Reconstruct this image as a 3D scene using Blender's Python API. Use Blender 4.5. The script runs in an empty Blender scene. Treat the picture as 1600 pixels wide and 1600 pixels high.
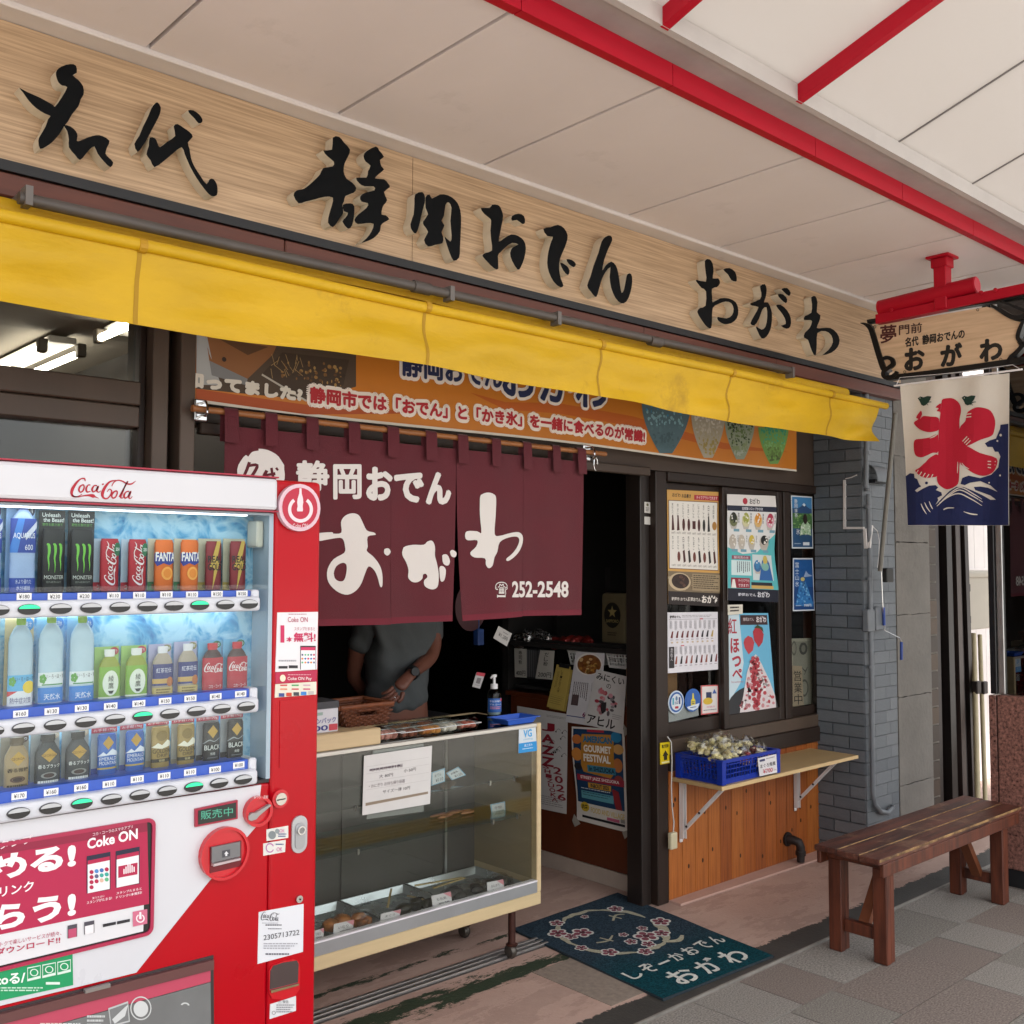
import bpy, bmesh, math, random
from math import sin, cos, pi, radians
from mathutils import Vector, geometry
random.seed(7)
SC = bpy.context.scene
COL = SC.collection
# ------------------------------------------------------------ camera
F = 1609.1                                   # focal length in photo pixels (1600 px wide)
YAW, PITCH, ROLL = radians(42.285), radians(3.0746), radians(0.1195)
EYE = Vector((0, 0, 1.6))
fw = Vector((sin(YAW)*cos(PITCH), cos(YAW)*cos(PITCH), sin(PITCH)))
rt = Vector((cos(YAW), -sin(YAW), 0)); up = rt.cross(fw)
rt, up = rt*cos(ROLL)+up*sin(ROLL), up*cos(ROLL)-rt*sin(ROLL)
cam_d = bpy.data.cameras.new('camera'); cam = bpy.data.objects.new('camera', cam_d); COL.objects.link(cam)
cam_d.sensor_width = 36; cam_d.lens = F/1600*36; cam_d.clip_end = 3000; cam_d.clip_start = .05
from mathutils import Matrix
cam.matrix_world = Matrix(((rt.x, up.x, -fw.x, EYE.x), (rt.y, up.y, -fw.y, EYE.y), (rt.z, up.z, -fw.z, EYE.z), (0, 0, 0, 1)))
SC.camera = cam
# ------------------------------------------------------------ light (hazy sun on the street, picture exposed for the shade of the arcade)
SUN_EL, SUN_AZ = 60, 190                      # azimuth: direction the light comes from, degrees clockwise from +Y
W = bpy.data.worlds.new('World'); SC.world = W; W.use_nodes = True
nt = W.node_tree; bg = nt.nodes['Background']
sky = nt.nodes.new('ShaderNodeTexSky'); sky.sky_type = 'NISHITA'; sky.sun_disc = False
sky.sun_elevation = radians(SUN_EL); sky.sun_rotation = radians(SUN_AZ); sky.air_density = 1.0; sky.dust_density = 4.0; sky.ozone_density = .6
hs = nt.nodes.new('ShaderNodeHueSaturation'); hs.inputs['Saturation'].default_value = .25
nt.links.new(sky.outputs[0], hs.inputs['Color']); nt.links.new(hs.outputs[0], bg.inputs[0]); bg.inputs[1].default_value = .15
sl = bpy.data.lights.new('sun', 'SUN'); sl.energy = 3.2; sl.angle = radians(6); sl.color = (1, .96, .9)
so = bpy.data.objects.new('sun', sl); COL.objects.link(so)
sd = Vector((sin(radians(SUN_AZ))*cos(radians(SUN_EL)), cos(radians(SUN_AZ))*cos(radians(SUN_EL)), sin(radians(SUN_EL))))
so.rotation_euler = sd.to_track_quat('Z', 'Y').to_euler(); so.location = (0, -4, 9)
SC.view_settings.view_transform = 'Standard'; SC.view_settings.look = 'None'; SC.view_settings.gamma = 1
SC.view_settings.exposure = 1.5
SC.render.engine = 'CYCLES'
SC.cycles.max_bounces = 10; SC.cycles.diffuse_bounces = 5; SC.cycles.transparent_max_bounces = 24; SC.cycles.use_denoising = True
SC.cycles.caustics_reflective = False; SC.cycles.caustics_refractive = False; SC.cycles.sample_clamp_indirect = 6

# ------------------------------------------------------------ helpers
def P(x, y, ax, v, dn=0.0):
    """photo pixel -> point on the plane ax = v"""
    d = fw + rt*((x-800)/F) - up*((y-800)/F); i = 'XYZ'.index(ax); t = (v-EYE[i])/d[i]
    return EYE + d*t
def lin(h):
    h = h.lstrip('#'); o = []
    for k in (0, 2, 4):
        c = int(h[k:k+2], 16)/255; o.append(c/12.92 if c <= .04045 else ((c+.055)/1.055)**2.4)
    return (*o, 1)
MATS = {}
def mat(name, col, rough=.5, metal=0., var=0., vs=6., stretch=(1, 1, 1), col2=None, bump=0., bs=60., spec=.5, emit=None, es=0., alpha=None, dirt=None, ds=2.5, dth=.55, sheen=0., coat=0.):
    if name in MATS: return MATS[name]
    m = bpy.data.materials.new(name); m.use_nodes = True; n = m.node_tree.nodes; l = m.node_tree.links
    b = n['Principled BSDF']; c = lin(col) if isinstance(col, str) else col
    b.inputs['Base Color'].default_value = c; b.inputs['Roughness'].default_value = rough; b.inputs['Metallic'].default_value = metal
    b.inputs['Specular IOR Level'].default_value = spec
    if sheen: b.inputs['Sheen Weight'].default_value = sheen
    if coat: b.inputs['Coat Weight'].default_value = coat; b.inputs['Coat Roughness'].default_value = .1
    if emit: b.inputs['Emission Color'].default_value = lin(emit); b.inputs['Emission Strength'].default_value = es
    if var or bump or dirt or col2:
        tc = n.new('ShaderNodeTexCoord'); mp = n.new('ShaderNodeMapping'); mp.inputs['Scale'].default_value = stretch
        l.new(tc.outputs['Object'], mp.inputs[0])
    src = None
    if var or col2:
        nz = n.new('ShaderNodeTexNoise'); nz.inputs['Scale'].default_value = vs; nz.inputs['Detail'].default_value = 7; nz.inputs['Roughness'].default_value = .62
        l.new(mp.outputs[0], nz.inputs[0])
        cr = n.new('ShaderNodeValToRGB'); e = cr.color_ramp.elements; e[0].position = .32; e[1].position = .68
        c2 = (lin(col2) if isinstance(col2, str) else col2) if col2 else c
        e[0].color = (*[x*(1-var) for x in c[:3]], 1); e[1].color = (*[min(1, x*(1+var)) for x in c2[:3]], 1)
        l.new(nz.outputs[0], cr.inputs[0]); src = cr.outputs[0]
        rr = n.new('ShaderNodeMapRange'); rr.inputs['To Min'].default_value = max(.02, rough-.09); rr.inputs['To Max'].default_value = min(1, rough+.09)
        l.new(nz.outputs[0], rr.inputs[0]); l.new(rr.outputs[0], b.inputs['Roughness'])
    if dirt:
        n2 = n.new('ShaderNodeTexNoise'); n2.inputs['Scale'].default_value = ds; n2.inputs['Detail'].default_value = 9; n2.inputs['Roughness'].default_value = .7
        l.new(tc.outputs['Object'], n2.inputs[0])
        r2 = n.new('ShaderNodeMapRange'); r2.inputs['From Min'].default_value = dth; r2.inputs['From Max'].default_value = dth+.14; r2.inputs['To Max'].default_value = .75
        l.new(n2.outputs[0], r2.inputs[0])
        mx = n.new('ShaderNodeMix'); mx.data_type = 'RGBA'; l.new(r2.outputs[0], mx.inputs[0])
        if src: l.new(src, mx.inputs[6])
        else: mx.inputs[6].default_value = c
        mx.inputs[7].default_value = lin(dirt); src = mx.outputs[2]
    if src: l.new(src, b.inputs['Base Color'])
    if bump:
        nb = n.new('ShaderNodeTexNoise'); nb.inputs['Scale'].default_value = bs; nb.inputs['Detail'].default_value = 6
        l.new(mp.outputs[0], nb.inputs[0]); bp = n.new('ShaderNodeBump'); bp.inputs['Strength'].default_value = bump; bp.inputs['Distance'].default_value = .01
        l.new(nb.outputs[0], bp.inputs['Height']); l.new(bp.outputs[0], b.inputs['Normal'])
    MATS[name] = m; return m
def glass(name, tint='#ffffff', refl=1.0, ior=1.5, rough=0.0):
    if name in MATS: return MATS[name]
    m = bpy.data.materials.new(name); m.use_nodes = True; n = m.node_tree.nodes; l = m.node_tree.links; n.clear()
    o = n.new('ShaderNodeOutputMaterial'); mx = n.new('ShaderNodeMixShader'); tr = n.new('ShaderNodeBsdfTransparent'); gl = n.new('ShaderNodeBsdfGlossy')
    tr.inputs[0].default_value = lin(tint); gl.inputs['Roughness'].default_value = rough
    f0 = ((ior-1)/(ior+1))**2; lw = n.new('ShaderNodeLayerWeight'); pw = n.new('ShaderNodeMath'); pw.operation = 'POWER'; pw.inputs[1].default_value = 5; l.new(lw.outputs['Facing'], pw.inputs[0])
    mu = n.new('ShaderNodeMath'); mu.operation = 'MULTIPLY_ADD'; mu.use_clamp = True; mu.inputs[1].default_value = (1-f0)*min(refl, 1); mu.inputs[2].default_value = f0*refl   # Schlick, alike on both faces
    lw.inputs[0].default_value = .5; l.new(pw.outputs[0], mu.inputs[0]); l.new(mu.outputs[0], mx.inputs[0]); l.new(tr.outputs[0], mx.inputs[1]); l.new(gl.outputs[0], mx.inputs[2]); l.new(mx.outputs[0], o.inputs[0])
    MATS[name] = m; return m
def pm(h, rough=.55):                          # flat print colours
    return mat('print_'+h.lstrip('#')+('' if rough == .55 else '_%d' % (rough*100)), h, rough)

class MB:
    def __init__(s): s.v = []; s.f = []; s.m = []; s.cur = 0
    def add(s, vs, fs, m=None):
        o = len(s.v); s.v += [Vector(p) for p in vs]; m = s.cur if m is None else m
        for f in fs: s.f.append([o+i for i in f]); s.m.append(m)
        return s
    def box(s, x0, x1, y0, y1, z0, z1, m=None):
        return s.add([(x0, y0, z0), (x1, y0, z0), (x1, y1, z0), (x0, y1, z0), (x0, y0, z1), (x1, y0, z1), (x1, y1, z1), (x0, y1, z1)],
                     [(0, 3, 2, 1), (4, 5, 6, 7), (0, 1, 5, 4), (1, 2, 6, 5), (2, 3, 7, 6), (3, 0, 4, 7)], m)
    def rbox(s, x0, x1, y0, y1, z0, z1, r=.005, seg=2, m=None):
        bm = bmesh.new(); bmesh.ops.create_cube(bm, size=1)
        for v in bm.verts: v.co = Vector((x0+(v.co.x+.5)*(x1-x0), y0+(v.co.y+.5)*(y1-y0), z0+(v.co.z+.5)*(z1-z0)))
        r = min(r, .49*min(abs(x1-x0), abs(y1-y0), abs(z1-z0)))
        bmesh.ops.bevel(bm, geom=bm.edges[:], offset=r, segments=seg, profile=.5, affect='EDGES'); return s.bm(bm, m)
    def bm(s, bm, m=None):
        bm.verts.index_update(); s.add([v.co.copy() for v in bm.verts], [[v.index for v in f.verts] for f in bm.faces], m); bm.free(); return s
    def bar(s, a, b, w, h, upv=(0, 0, 1), m=None):      # square bar from a to b
        a = Vector(a); b = Vector(b); d = (b-a).normalized(); x = d.cross(Vector(upv))
        if x.length < 1e-4: x = d.cross(Vector((1, 0, 0)))
        x.normalize(); y = x.cross(d); x *= w/2; y *= h/2
        return s.add([a-x-y, a+x-y, a+x+y, a-x+y, b-x-y, b+x-y, b+x+y, b-x+y], [(0, 1, 2, 3), (7, 6, 5, 4), (0, 4, 5, 1), (1, 5, 6, 2), (2, 6, 7, 3), (3, 7, 4, 0)], m)
    def tube(s, pts, r, n=12, m=None, cap=True):
        pts = [Vector(p) for p in pts]; rr = r if isinstance(r, (list, tuple)) else [r]*len(pts); vs = []; fs = []; x = None
        for i, p in enumerate(pts):
            d = (pts[min(i+1, len(pts)-1)]-pts[max(i-1, 0)]).normalized()
            if x is None: x = d.cross(Vector((0, 0, 1))); x = x if x.length > .05 else d.cross(Vector((1, 0, 0)))
            x = (x-d*x.dot(d)).normalized(); y = d.cross(x)
            vs += [p+(x*cos(2*pi*k/n)+y*sin(2*pi*k/n))*rr[i] for k in range(n)]
        for i in range(len(pts)-1):
            for k in range(n): fs.append((i*n+k, i*n+(k+1) % n, (i+1)*n+(k+1) % n, (i+1)*n+k))
        if cap: fs.append(tuple(range(n-1, -1, -1))); fs.append(tuple((len(pts)-1)*n+k for k in range(n)))
        return s.add(vs, fs, m)
    def lathe(s, prof, c, n=20, m=None, axis='Z', arc=None):   # prof: (r, h)
        c = Vector(c); vs = []; fs = []
        for r, h in prof:
            for k in range(n):
                a = 2*pi*k/n; q = (r*cos(a), r*sin(a), h)
                vs.append(c+Vector(q if axis == 'Z' else ((r*cos(a), -h, r*sin(a)) if axis == 'Y' else (h, r*cos(a), r*sin(a)))))
        for i in range(len(prof)-1):
            for k in range(n): fs.append((i*n+k, i*n+(k+1) % n, (i+1)*n+(k+1) % n, (i+1)*n+k))
        fs.append(tuple(range(n-1, -1, -1))); fs.append(tuple((len(prof)-1)*n+k for k in range(n)))
        return s.add(vs, fs, m)
    def prism(s, loops, ext, m=None, ms=None):    # loops: list of 3D loops (first outer), extruded by vector ext
        if isinstance(loops[0][0], (int, float)): loops = [loops]
        loops = [[Vector(p) for p in L] for L in loops]; flat = [p for L in loops for p in L]; n = len(flat); ext = Vector(ext)
        tri = geometry.tessellate_polygon(loops)
        s.add(flat+[p+ext for p in flat], [t for t in tri]+[(t[2]+n, t[1]+n, t[0]+n) for t in tri], m)
        fs = []; o = 0
        for L in loops:
            k = len(L); fs += [(o+i, o+(i+1) % k, o+(i+1) % k+n, o+i+n) for i in range(k)]; o += k
        base = len(s.v)-2*n
        for f in fs: s.f.append([base+i for i in f]); s.m.append((s.cur if m is None else m) if ms is None else ms)
        return s
    def grid(s, fn, nu, nv, m=None, thick=None):
        vs = [fn(i/nu, j/nv) for j in range(nv+1) for i in range(nu+1)]
        fs = [(j*(nu+1)+i, j*(nu+1)+i+1, (j+1)*(nu+1)+i+1, (j+1)*(nu+1)+i) for j in range(nv) for i in range(nu)]
        return s.add(vs, fs, m)
    def blob(s, c, r, sub=2, jit=0., m=None, seed=0):
        bm = bmesh.new(); bmesh.ops.create_icosphere(bm, subdivisions=sub, radius=1); rg = random.Random(seed)
        for v in bm.verts:
            k = 1+rg.uniform(-jit, jit); v.co = Vector(c)+Vector((v.co.x*r[0]*k, v.co.y*r[1]*k, v.co.z*r[2]*k))
        return s.bm(bm, m)
def finish(mb, name, mats, parent=None, smooth=False, loc=None, recalc=True):
    me = bpy.data.meshes.new(name); o = bpy.data.objects.new(name, me)
    off = Vector((0, 0, 0))
    if parent is not None:
        p = parent
        while p is not None: off += p.location; p = p.parent
        o.parent = parent
    elif loc is not None: off = Vector(loc); o.location = off
    else:
        xs = [v.x for v in mb.v]; ys = [v.y for v in mb.v]; zs = [v.z for v in mb.v]
        off = Vector(((min(xs)+max(xs))/2, (min(ys)+max(ys))/2, min(zs))); o.location = off
    me.from_pydata([v-off for v in mb.v], [], mb.f)
    for m in (mats if isinstance(mats, (list, tuple)) else [mats]): me.materials.append(m)
    me.polygons.foreach_set('material_index', mb.m)
    if smooth: me.polygons.foreach_set('use_smooth', [True]*len(me.polygons))
    if recalc:
        b = bmesh.new(); b.from_mesh(me); bmesh.ops.recalc_face_normals(b, faces=b.faces[:])
        if smooth:
            for e in b.edges:
                if len(e.link_faces) == 2 and e.calc_face_angle(0) > radians(40): e.smooth = False
        b.to_mesh(me); b.free()
    me.update(); COL.objects.link(o); return o
def tag(o, label, cat, group=None, kind=None):
    o['label'] = label; o['category'] = cat
    if group: o['group'] = group
    if kind: o['kind'] = kind
    return o
def thing(name, label, cat, loc, group=None):
    o = bpy.data.objects.new(name, None); o.empty_display_size = .05; o.location = loc; COL.objects.link(o); return tag(o, label, cat, group)
def struct(o): o['kind'] = 'structure'; return o
UNIT = None
def piece(name, m, parent, x0, x1, y0, y1, z0, z1, bev=.12):
    """a cheap bevelled block; alike pieces share one mesh per material"""
    key = 'unit_'+m.name+'_%g' % bev; me = bpy.data.meshes.get(key)
    if me is None:
        me = bpy.data.meshes.new(key); b = bmesh.new(); bmesh.ops.create_cube(b, size=1)
        bmesh.ops.bevel(b, geom=b.edges[:], offset=bev*.1, segments=1, affect='EDGES'); b.to_mesh(me); b.free(); me.materials.append(m)
    o = bpy.data.objects.new(name, me); o.parent = parent; off = Vector((0, 0, 0)); p = parent
    while p is not None: off += p.location; p = p.parent
    o.location = Vector(((x0+x1)/2, (y0+y1)/2, (z0+z1)/2))-off; o.scale = (x1-x0, y1-y0, z1-z0); COL.objects.link(o); return o
# ---- text as mesh outlines (built-in font)
TXT = {}
def glyphs(s, bold=0.0):
    k = (s, bold)
    if k in TXT: return TXT[k]
    cu = bpy.data.curves.new('tmp', 'FONT'); cu.body = s; cu.offset = bold; cu.resolution_u = 3; cu.fill_mode = 'FRONT'
    o = bpy.data.objects.new('tmp', cu); COL.objects.link(o); bpy.context.view_layer.update()
    me = bpy.data.meshes.new_from_object(o.evaluated_get(bpy.context.evaluated_depsgraph_get()))
    vs = [(v.co.x, v.co.y) for v in me.vertices]; fs = [tuple(p.vertices) for p in me.polygons]
    bpy.data.objects.remove(o); bpy.data.curves.remove(cu); bpy.data.meshes.remove(me)
    if vs:
        x0 = min(v[0] for v in vs); x1 = max(v[0] for v in vs); y0 = min(v[1] for v in vs); y1 = max(v[1] for v in vs)
        vs = [((x-x0)/(x1-x0 or 1), (y1-y)/(y1-y0 or 1)) for x, y in vs]    # u right, v down
    TXT[k] = (vs, fs); return TXT[k]
def smoothpath(pts, k=4):
    out = []; n = len(pts)
    for i in range(n-1):
        a, b, c, d = pts[max(i-1, 0)], pts[i], pts[i+1], pts[min(i+2, n-1)]
        for j in range(k):
            t = j/k; out.append(tuple(.5*(2*b[q]+(c[q]-a[q])*t+(2*a[q]-5*b[q]+4*c[q]-d[q])*t*t+(3*b[q]-a[q]-3*c[q]+d[q])*t**3) for q in range(len(b))))
    out.append(tuple(pts[-1])); return out
def csmooth(L, k=3):                          # closed outline through the points
    n = len(L); return smoothpath([L[-1]]+list(L)+[L[0], L[1]], k)[k:-k-k+1] if n > 4 else L
class Print:
    """flat print on a surface: shapes in (u right, v down), mapped by mapf(u, v, height)"""
    def __init__(s, mapf, asp=1.0, nu=0, nv=0, eps=.0005, base=.0006): s.mapf = mapf; s.asp = asp; s.nu = nu; s.nv = nv; s.eps = eps; s.base = base; s.mats = []; s.d = []
    def mi(s, m):
        m = pm(m) if isinstance(m, str) else m
        if m not in s.mats: s.mats.append(m)
        return s.mats.index(m)
    def tri(s, vs, fs, m, n): s.d.append((vs, fs, s.mi(m), n)); return s
    def poly(s, loops, m, n=1):
        if not isinstance(loops[0][0], (list, tuple)): loops = [loops]
        L = [[Vector((p[0]*s.asp, p[1], 0)) for p in q] for q in loops]; t = geometry.tessellate_polygon(L)
        return s.tri([p for q in loops for p in q], t, m, n)
    def rect(s, u0, v0, u1, v1, m, n=1): return s.tri([(u0, v0), (u1, v0), (u1, v1), (u0, v1)], [(0, 1, 2, 3)], m, n)
    def ell(s, u, v, ru, rv, m, n=1, k=24, a0=0, a1=2*pi, inner=0):
        if inner:
            vs = []; fs = []
            for i in range(k+1):
                a = a0+(a1-a0)*i/k; vs += [(u+ru*cos(a), v+rv*sin(a)), (u+ru*inner*cos(a), v+rv*inner*sin(a))]
            fs = [(2*i, 2*i+2, 2*i+3, 2*i+1) for i in range(k)]
            return s.tri(vs, fs, m, n)
        vs = [(u+ru*cos(a0+(a1-a0)*i/k), v+rv*sin(a0+(a1-a0)*i/k)) for i in range(k)]
        return s.tri(vs, [tuple(range(k))], m, n)
    def text(s, t, u0, v0, u1, v1, m, n=2, bold=0.0, rot=0, shear=0.0):
        vs, fs = glyphs(t, bold)
        if rot == 90: vs = [(y, 1-x) for x, y in vs]
        if rot == -90: vs = [(1-y, x) for x, y in vs]
        return s.tri([(u0+(x+shear*(.5-y))*(u1-u0), v0+y*(v1-v0)) for x, y in vs], fs, m, n)
    def fat(s, t, u0, v0, u1, v1, m, n, d, rings=1):        # thickened lettering: the glyphs laid again around themselves, d = (du, dv)
        for q in range(rings):
            f = (q+1)/rings
            nn = 8 if rings == 1 else 16
            for k in range(nn): a = 2*pi*k/nn; s.text(t, u0+f*d[0]*cos(a), v0+f*d[1]*sin(a), u1+f*d[0]*cos(a), v1+f*d[1]*sin(a), m, n+.02*k-.35*q)
        return s.text(t, u0, v0, u1, v1, m, n)
    def vtext(s, t, u0, v0, u1, v1, m, n=2, bold=0.0):
        h = (v1-v0)/len(t)
        for i, ch in enumerate(t): s.text(ch, u0, v0+i*h+.06*h, u1, v0+(i+1)*h-.06*h, m, n, bold)
        return s
    def stroke(s, pts, m, n=2, k=4, w=1.0):     # pts: (u, v, width) with width in v units
        pts = smoothpath(pts, k); vs = []
        for i, p in enumerate(pts):
            a = pts[max(i-1, 0)]; b = pts[min(i+1, len(pts)-1)]; du = (b[0]-a[0])*s.asp; dv = b[1]-a[1]; L = math.hypot(du, dv) or 1
            hw = max(p[2], .0001)*w/2; vs += [(p[0]-dv/L*hw/s.asp, p[1]+du/L*hw), (p[0]+dv/L*hw/s.asp, p[1]-du/L*hw)]
        return s.tri(vs, [(2*i, 2*i+2, 2*i+3, 2*i+1) for i in range(len(pts)-1)], m, n)
    def greek(s, u0, v0, u1, v1, rows, m, n=2, fill=.5, seed=1, vert=False):   # lines too small to read in the photograph
        rg = random.Random(seed)
        for r in range(rows):
            if vert: a = u0+(u1-u0)*r/rows; w = (u1-u0)/rows*fill; q = v0
            else: a = v0+(v1-v0)*r/rows; w = (v1-v0)/rows*fill; q = u0
            end = (v1 if vert else u1); tot = end-q; end -= rg.random()*.25*tot
            while q < end:
                l = min((.04+rg.random()*.09)*tot, end-q)
                if vert: s.rect(a, q, a+w, q+l, m, n)
                else: s.rect(q, a, q+l, a+w, m, n)
                q += l+tot*.018
        return s
    def build(s, name, parent, **kw):
        mb = MB()
        for vs, fs, mi, n in s.d:
            h = s.base+n*s.eps
            if s.nu or s.nv:
                b = bmesh.new(); bv = [b.verts.new((x, y, 0)) for x, y in vs]
                for f in fs:
                    try: b.faces.new([bv[i] for i in f])
                    except ValueError: pass
                us = [x for x, y in vs]; ws = [y for x, y in vs]
                for nn, ax, lo, hi in ((s.nu, 0, min(us), max(us)), (s.nv, 1, min(ws), max(ws))):
                    for k in range(-nn, 2*nn):
                        t = k/nn if nn else 0
                        if lo < t < hi:
                            co = [0, 0, 0]; co[ax] = t; no = [0, 0, 0]; no[ax] = 1
                            bmesh.ops.bisect_plane(b, geom=b.verts[:]+b.edges[:]+b.faces[:], plane_co=co, plane_no=no)
                b.verts.index_update()
                mb.add([s.mapf(v.co.x, v.co.y, h) for v in b.verts], [[v.index for v in f.verts] for f in b.faces], mi); b.free()
            else: mb.add([s.mapf(x, y, h) for x, y in vs], fs, mi)
        return finish(mb, name, s.mats, parent, recalc=False, **kw)
def planemap(O, U, V):
    O = Vector(O); U = Vector(U); V = Vector(V); N = V.cross(U).normalized()
    return lambda u, v, h: O+U*u+V*v+N*h
def pxmap(ax, val, sgn):
    """print given directly in photo pixels on the plane ax = val; sgn: side the viewer is on"""
    n = Vector([sgn if a == ax else 0 for a in 'XYZ'])
    return lambda u, v, h: P(u, v, ax, val)+n*h
def quadmap(c00, c10, c11, c01, ncur=None):
    a, b, c, d = map(Vector, (c00, c10, c11, c01)); N = (d-a).cross(b-a).normalized()
    return lambda u, v, h: a*(1-u)*(1-v)+b*u*(1-v)+c*u*v+d*(1-u)*v+N*(h+(ncur(u, v) if ncur else 0))
def poster(name, label, cat, q, paper='#efece6', curl=None, draw=None, asp=None, group=None, parent=None, t=.0012, nu=0, nv=0, rough=.5):
    """sheet of paper with corner points q (tl, tr, br, bl); its print is a part"""
    f = quadmap(*q, ncur=curl); w = (Vector(q[1])-Vector(q[0])).length; h = (Vector(q[3])-Vector(q[0])).length
    nu = nu or (8 if curl else 0); nv = nv or (10 if curl else 0)
    base = (Vector(q[2])+Vector(q[3]))/2
    T = thing(name, label, cat, base, group) if parent is None else parent
    mb = MB(); a, b = max(nu, 1), max(nv, 1)
    mb.grid(lambda u, v: f(u, v, 0), a, b); mb.grid(lambda u, v: f(u, v, -t), a, b)
    n = (a+1)*(b+1); rim = [i for i in range(a)]+[j*(a+1)+a for j in range(b)]+[b*(a+1)+a-i for i in range(a)]+[(b-j)*(a+1) for j in range(b)]
    for i in range(len(rim)): mb.f.append([rim[i], rim[(i+1) % len(rim)], rim[(i+1) % len(rim)]+n, rim[i]+n]); mb.m.append(0)
    finish(mb, 'sheet', mat('paper_'+paper.lstrip('#')+'%d' % (rough*100), paper, rough, var=.03, vs=14), T)
    if draw:
        pr = Print(f, asp or w/h, nu, nv); draw(pr)
        if pr.d: pr.build('print', T)
    return T
# ============================================================ materials of the setting
RED = mat('red_paint', '#a80822', .5, spec=.25, var=.06, vs=3, dirt='#7d2530', ds=5, dth=.66)
REDM = mat('vending_red', '#b20016', .3, var=.05, vs=2.5, coat=.12, spec=.22, dirt='#9a0418', ds=9, dth=.68)
WHITEP = mat('white_paint', '#e9e7ea', .35, var=.02, vs=3)
DARKFR = mat('dark_bronze_frame', '#2b211c', .4, metal=.0, spec=.35, var=.14, vs=5, stretch=(1, 1, .15))
BRZ = mat('bronze_frame', '#51443a', .45, metal=.1, spec=.35, var=.12, vs=5, stretch=(1, 1, .15))
ALU = mat('aluminium', '#b9b9b8', .32, metal=.9, var=.08, vs=20)
STEEL = mat('chrome', '#c9c9c9', .15, metal=1)
PINKC = mat('soffit_panel', '#ded5d5', .55, var=.03, vs=1.6, dirt='#cdc4c2', ds=2.2, dth=.62)
BLACK = mat('black_paint', '#14161a', .5, var=.1, vs=8)
GLASS = glass('clear_glass', '#eef3f0', 1.0)
GLASSW = glass('window_glass', '#eef0ee', 1.1)
# ============================================================ ground
g = struct(finish(MB().add([(-80, -80, -.03), (80, -80, -.03), (80, 80, -.03), (-80, 80, -.03)], [(0, 1, 2, 3)]), 'ground', mat('pale_bounce_ground', '#b4b0aa', .9, var=.25, vs=3, bump=.4, bs=90)))  # unseen street, colour made pale to bounce light up to the soffit
def tile_mat(name, a, b):
    m = mat(name, a, .78, var=.38, vs=48, col2=b, bump=.35, bs=160, dirt='#97938b', ds=1.1, dth=.56); return m
TG, TR, TG2 = tile_mat('granite_tile_grey', '#6c6863', '#8f8b85'), tile_mat('granite_tile_red', '#645a55', '#80766f'), tile_mat('granite_tile_dark', '#605c57', '#837f78')
pv = MB(); pv.box(-12, 14, -4.0, 2.442, -.03, -.006)
pav = struct(finish(pv, 'pavement', mat('grout', '#8f8b85', .9, var=.2, vs=25), loc=(0, 0, 0)))
rg = random.Random(3)
y = 2.425; row = 0
TACT = mat('tactile_yellow', '#b98f1c', .7, var=.15, vs=20)
while y > -.3:
    y0 = y-.285
    if row == 4:                                     # yellow guide strip
        for k in range(16):
            x0 = .6+k*.30; mb = MB(); mb.box(x0, x0+.295, y0, y, -.02, 0)
            for q in range(4): mb.rbox(x0+.01, x0+.285, y0+.03+q*.065, y0+.06+q*.065, -.001, .005, .003, 1)
            finish(mb, 'tactile_tile', TACT, pav)
    else:
        x = -.2-rg.random()*.5
        while x < 6.6:
            w = rg.choice((.285, .57, .57, .43)); m = rg.choice((TG, TG, TG, TG2, TR, TG2, TG2, TG))
            dz = rg.uniform(-.0012, .0012); piece('paving_tile', m, pav, x+.0025, x+w-.0025, y0+.0025, y-.0025, -.02, dz, .02); x += w
    y = y0; row += 1
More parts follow.
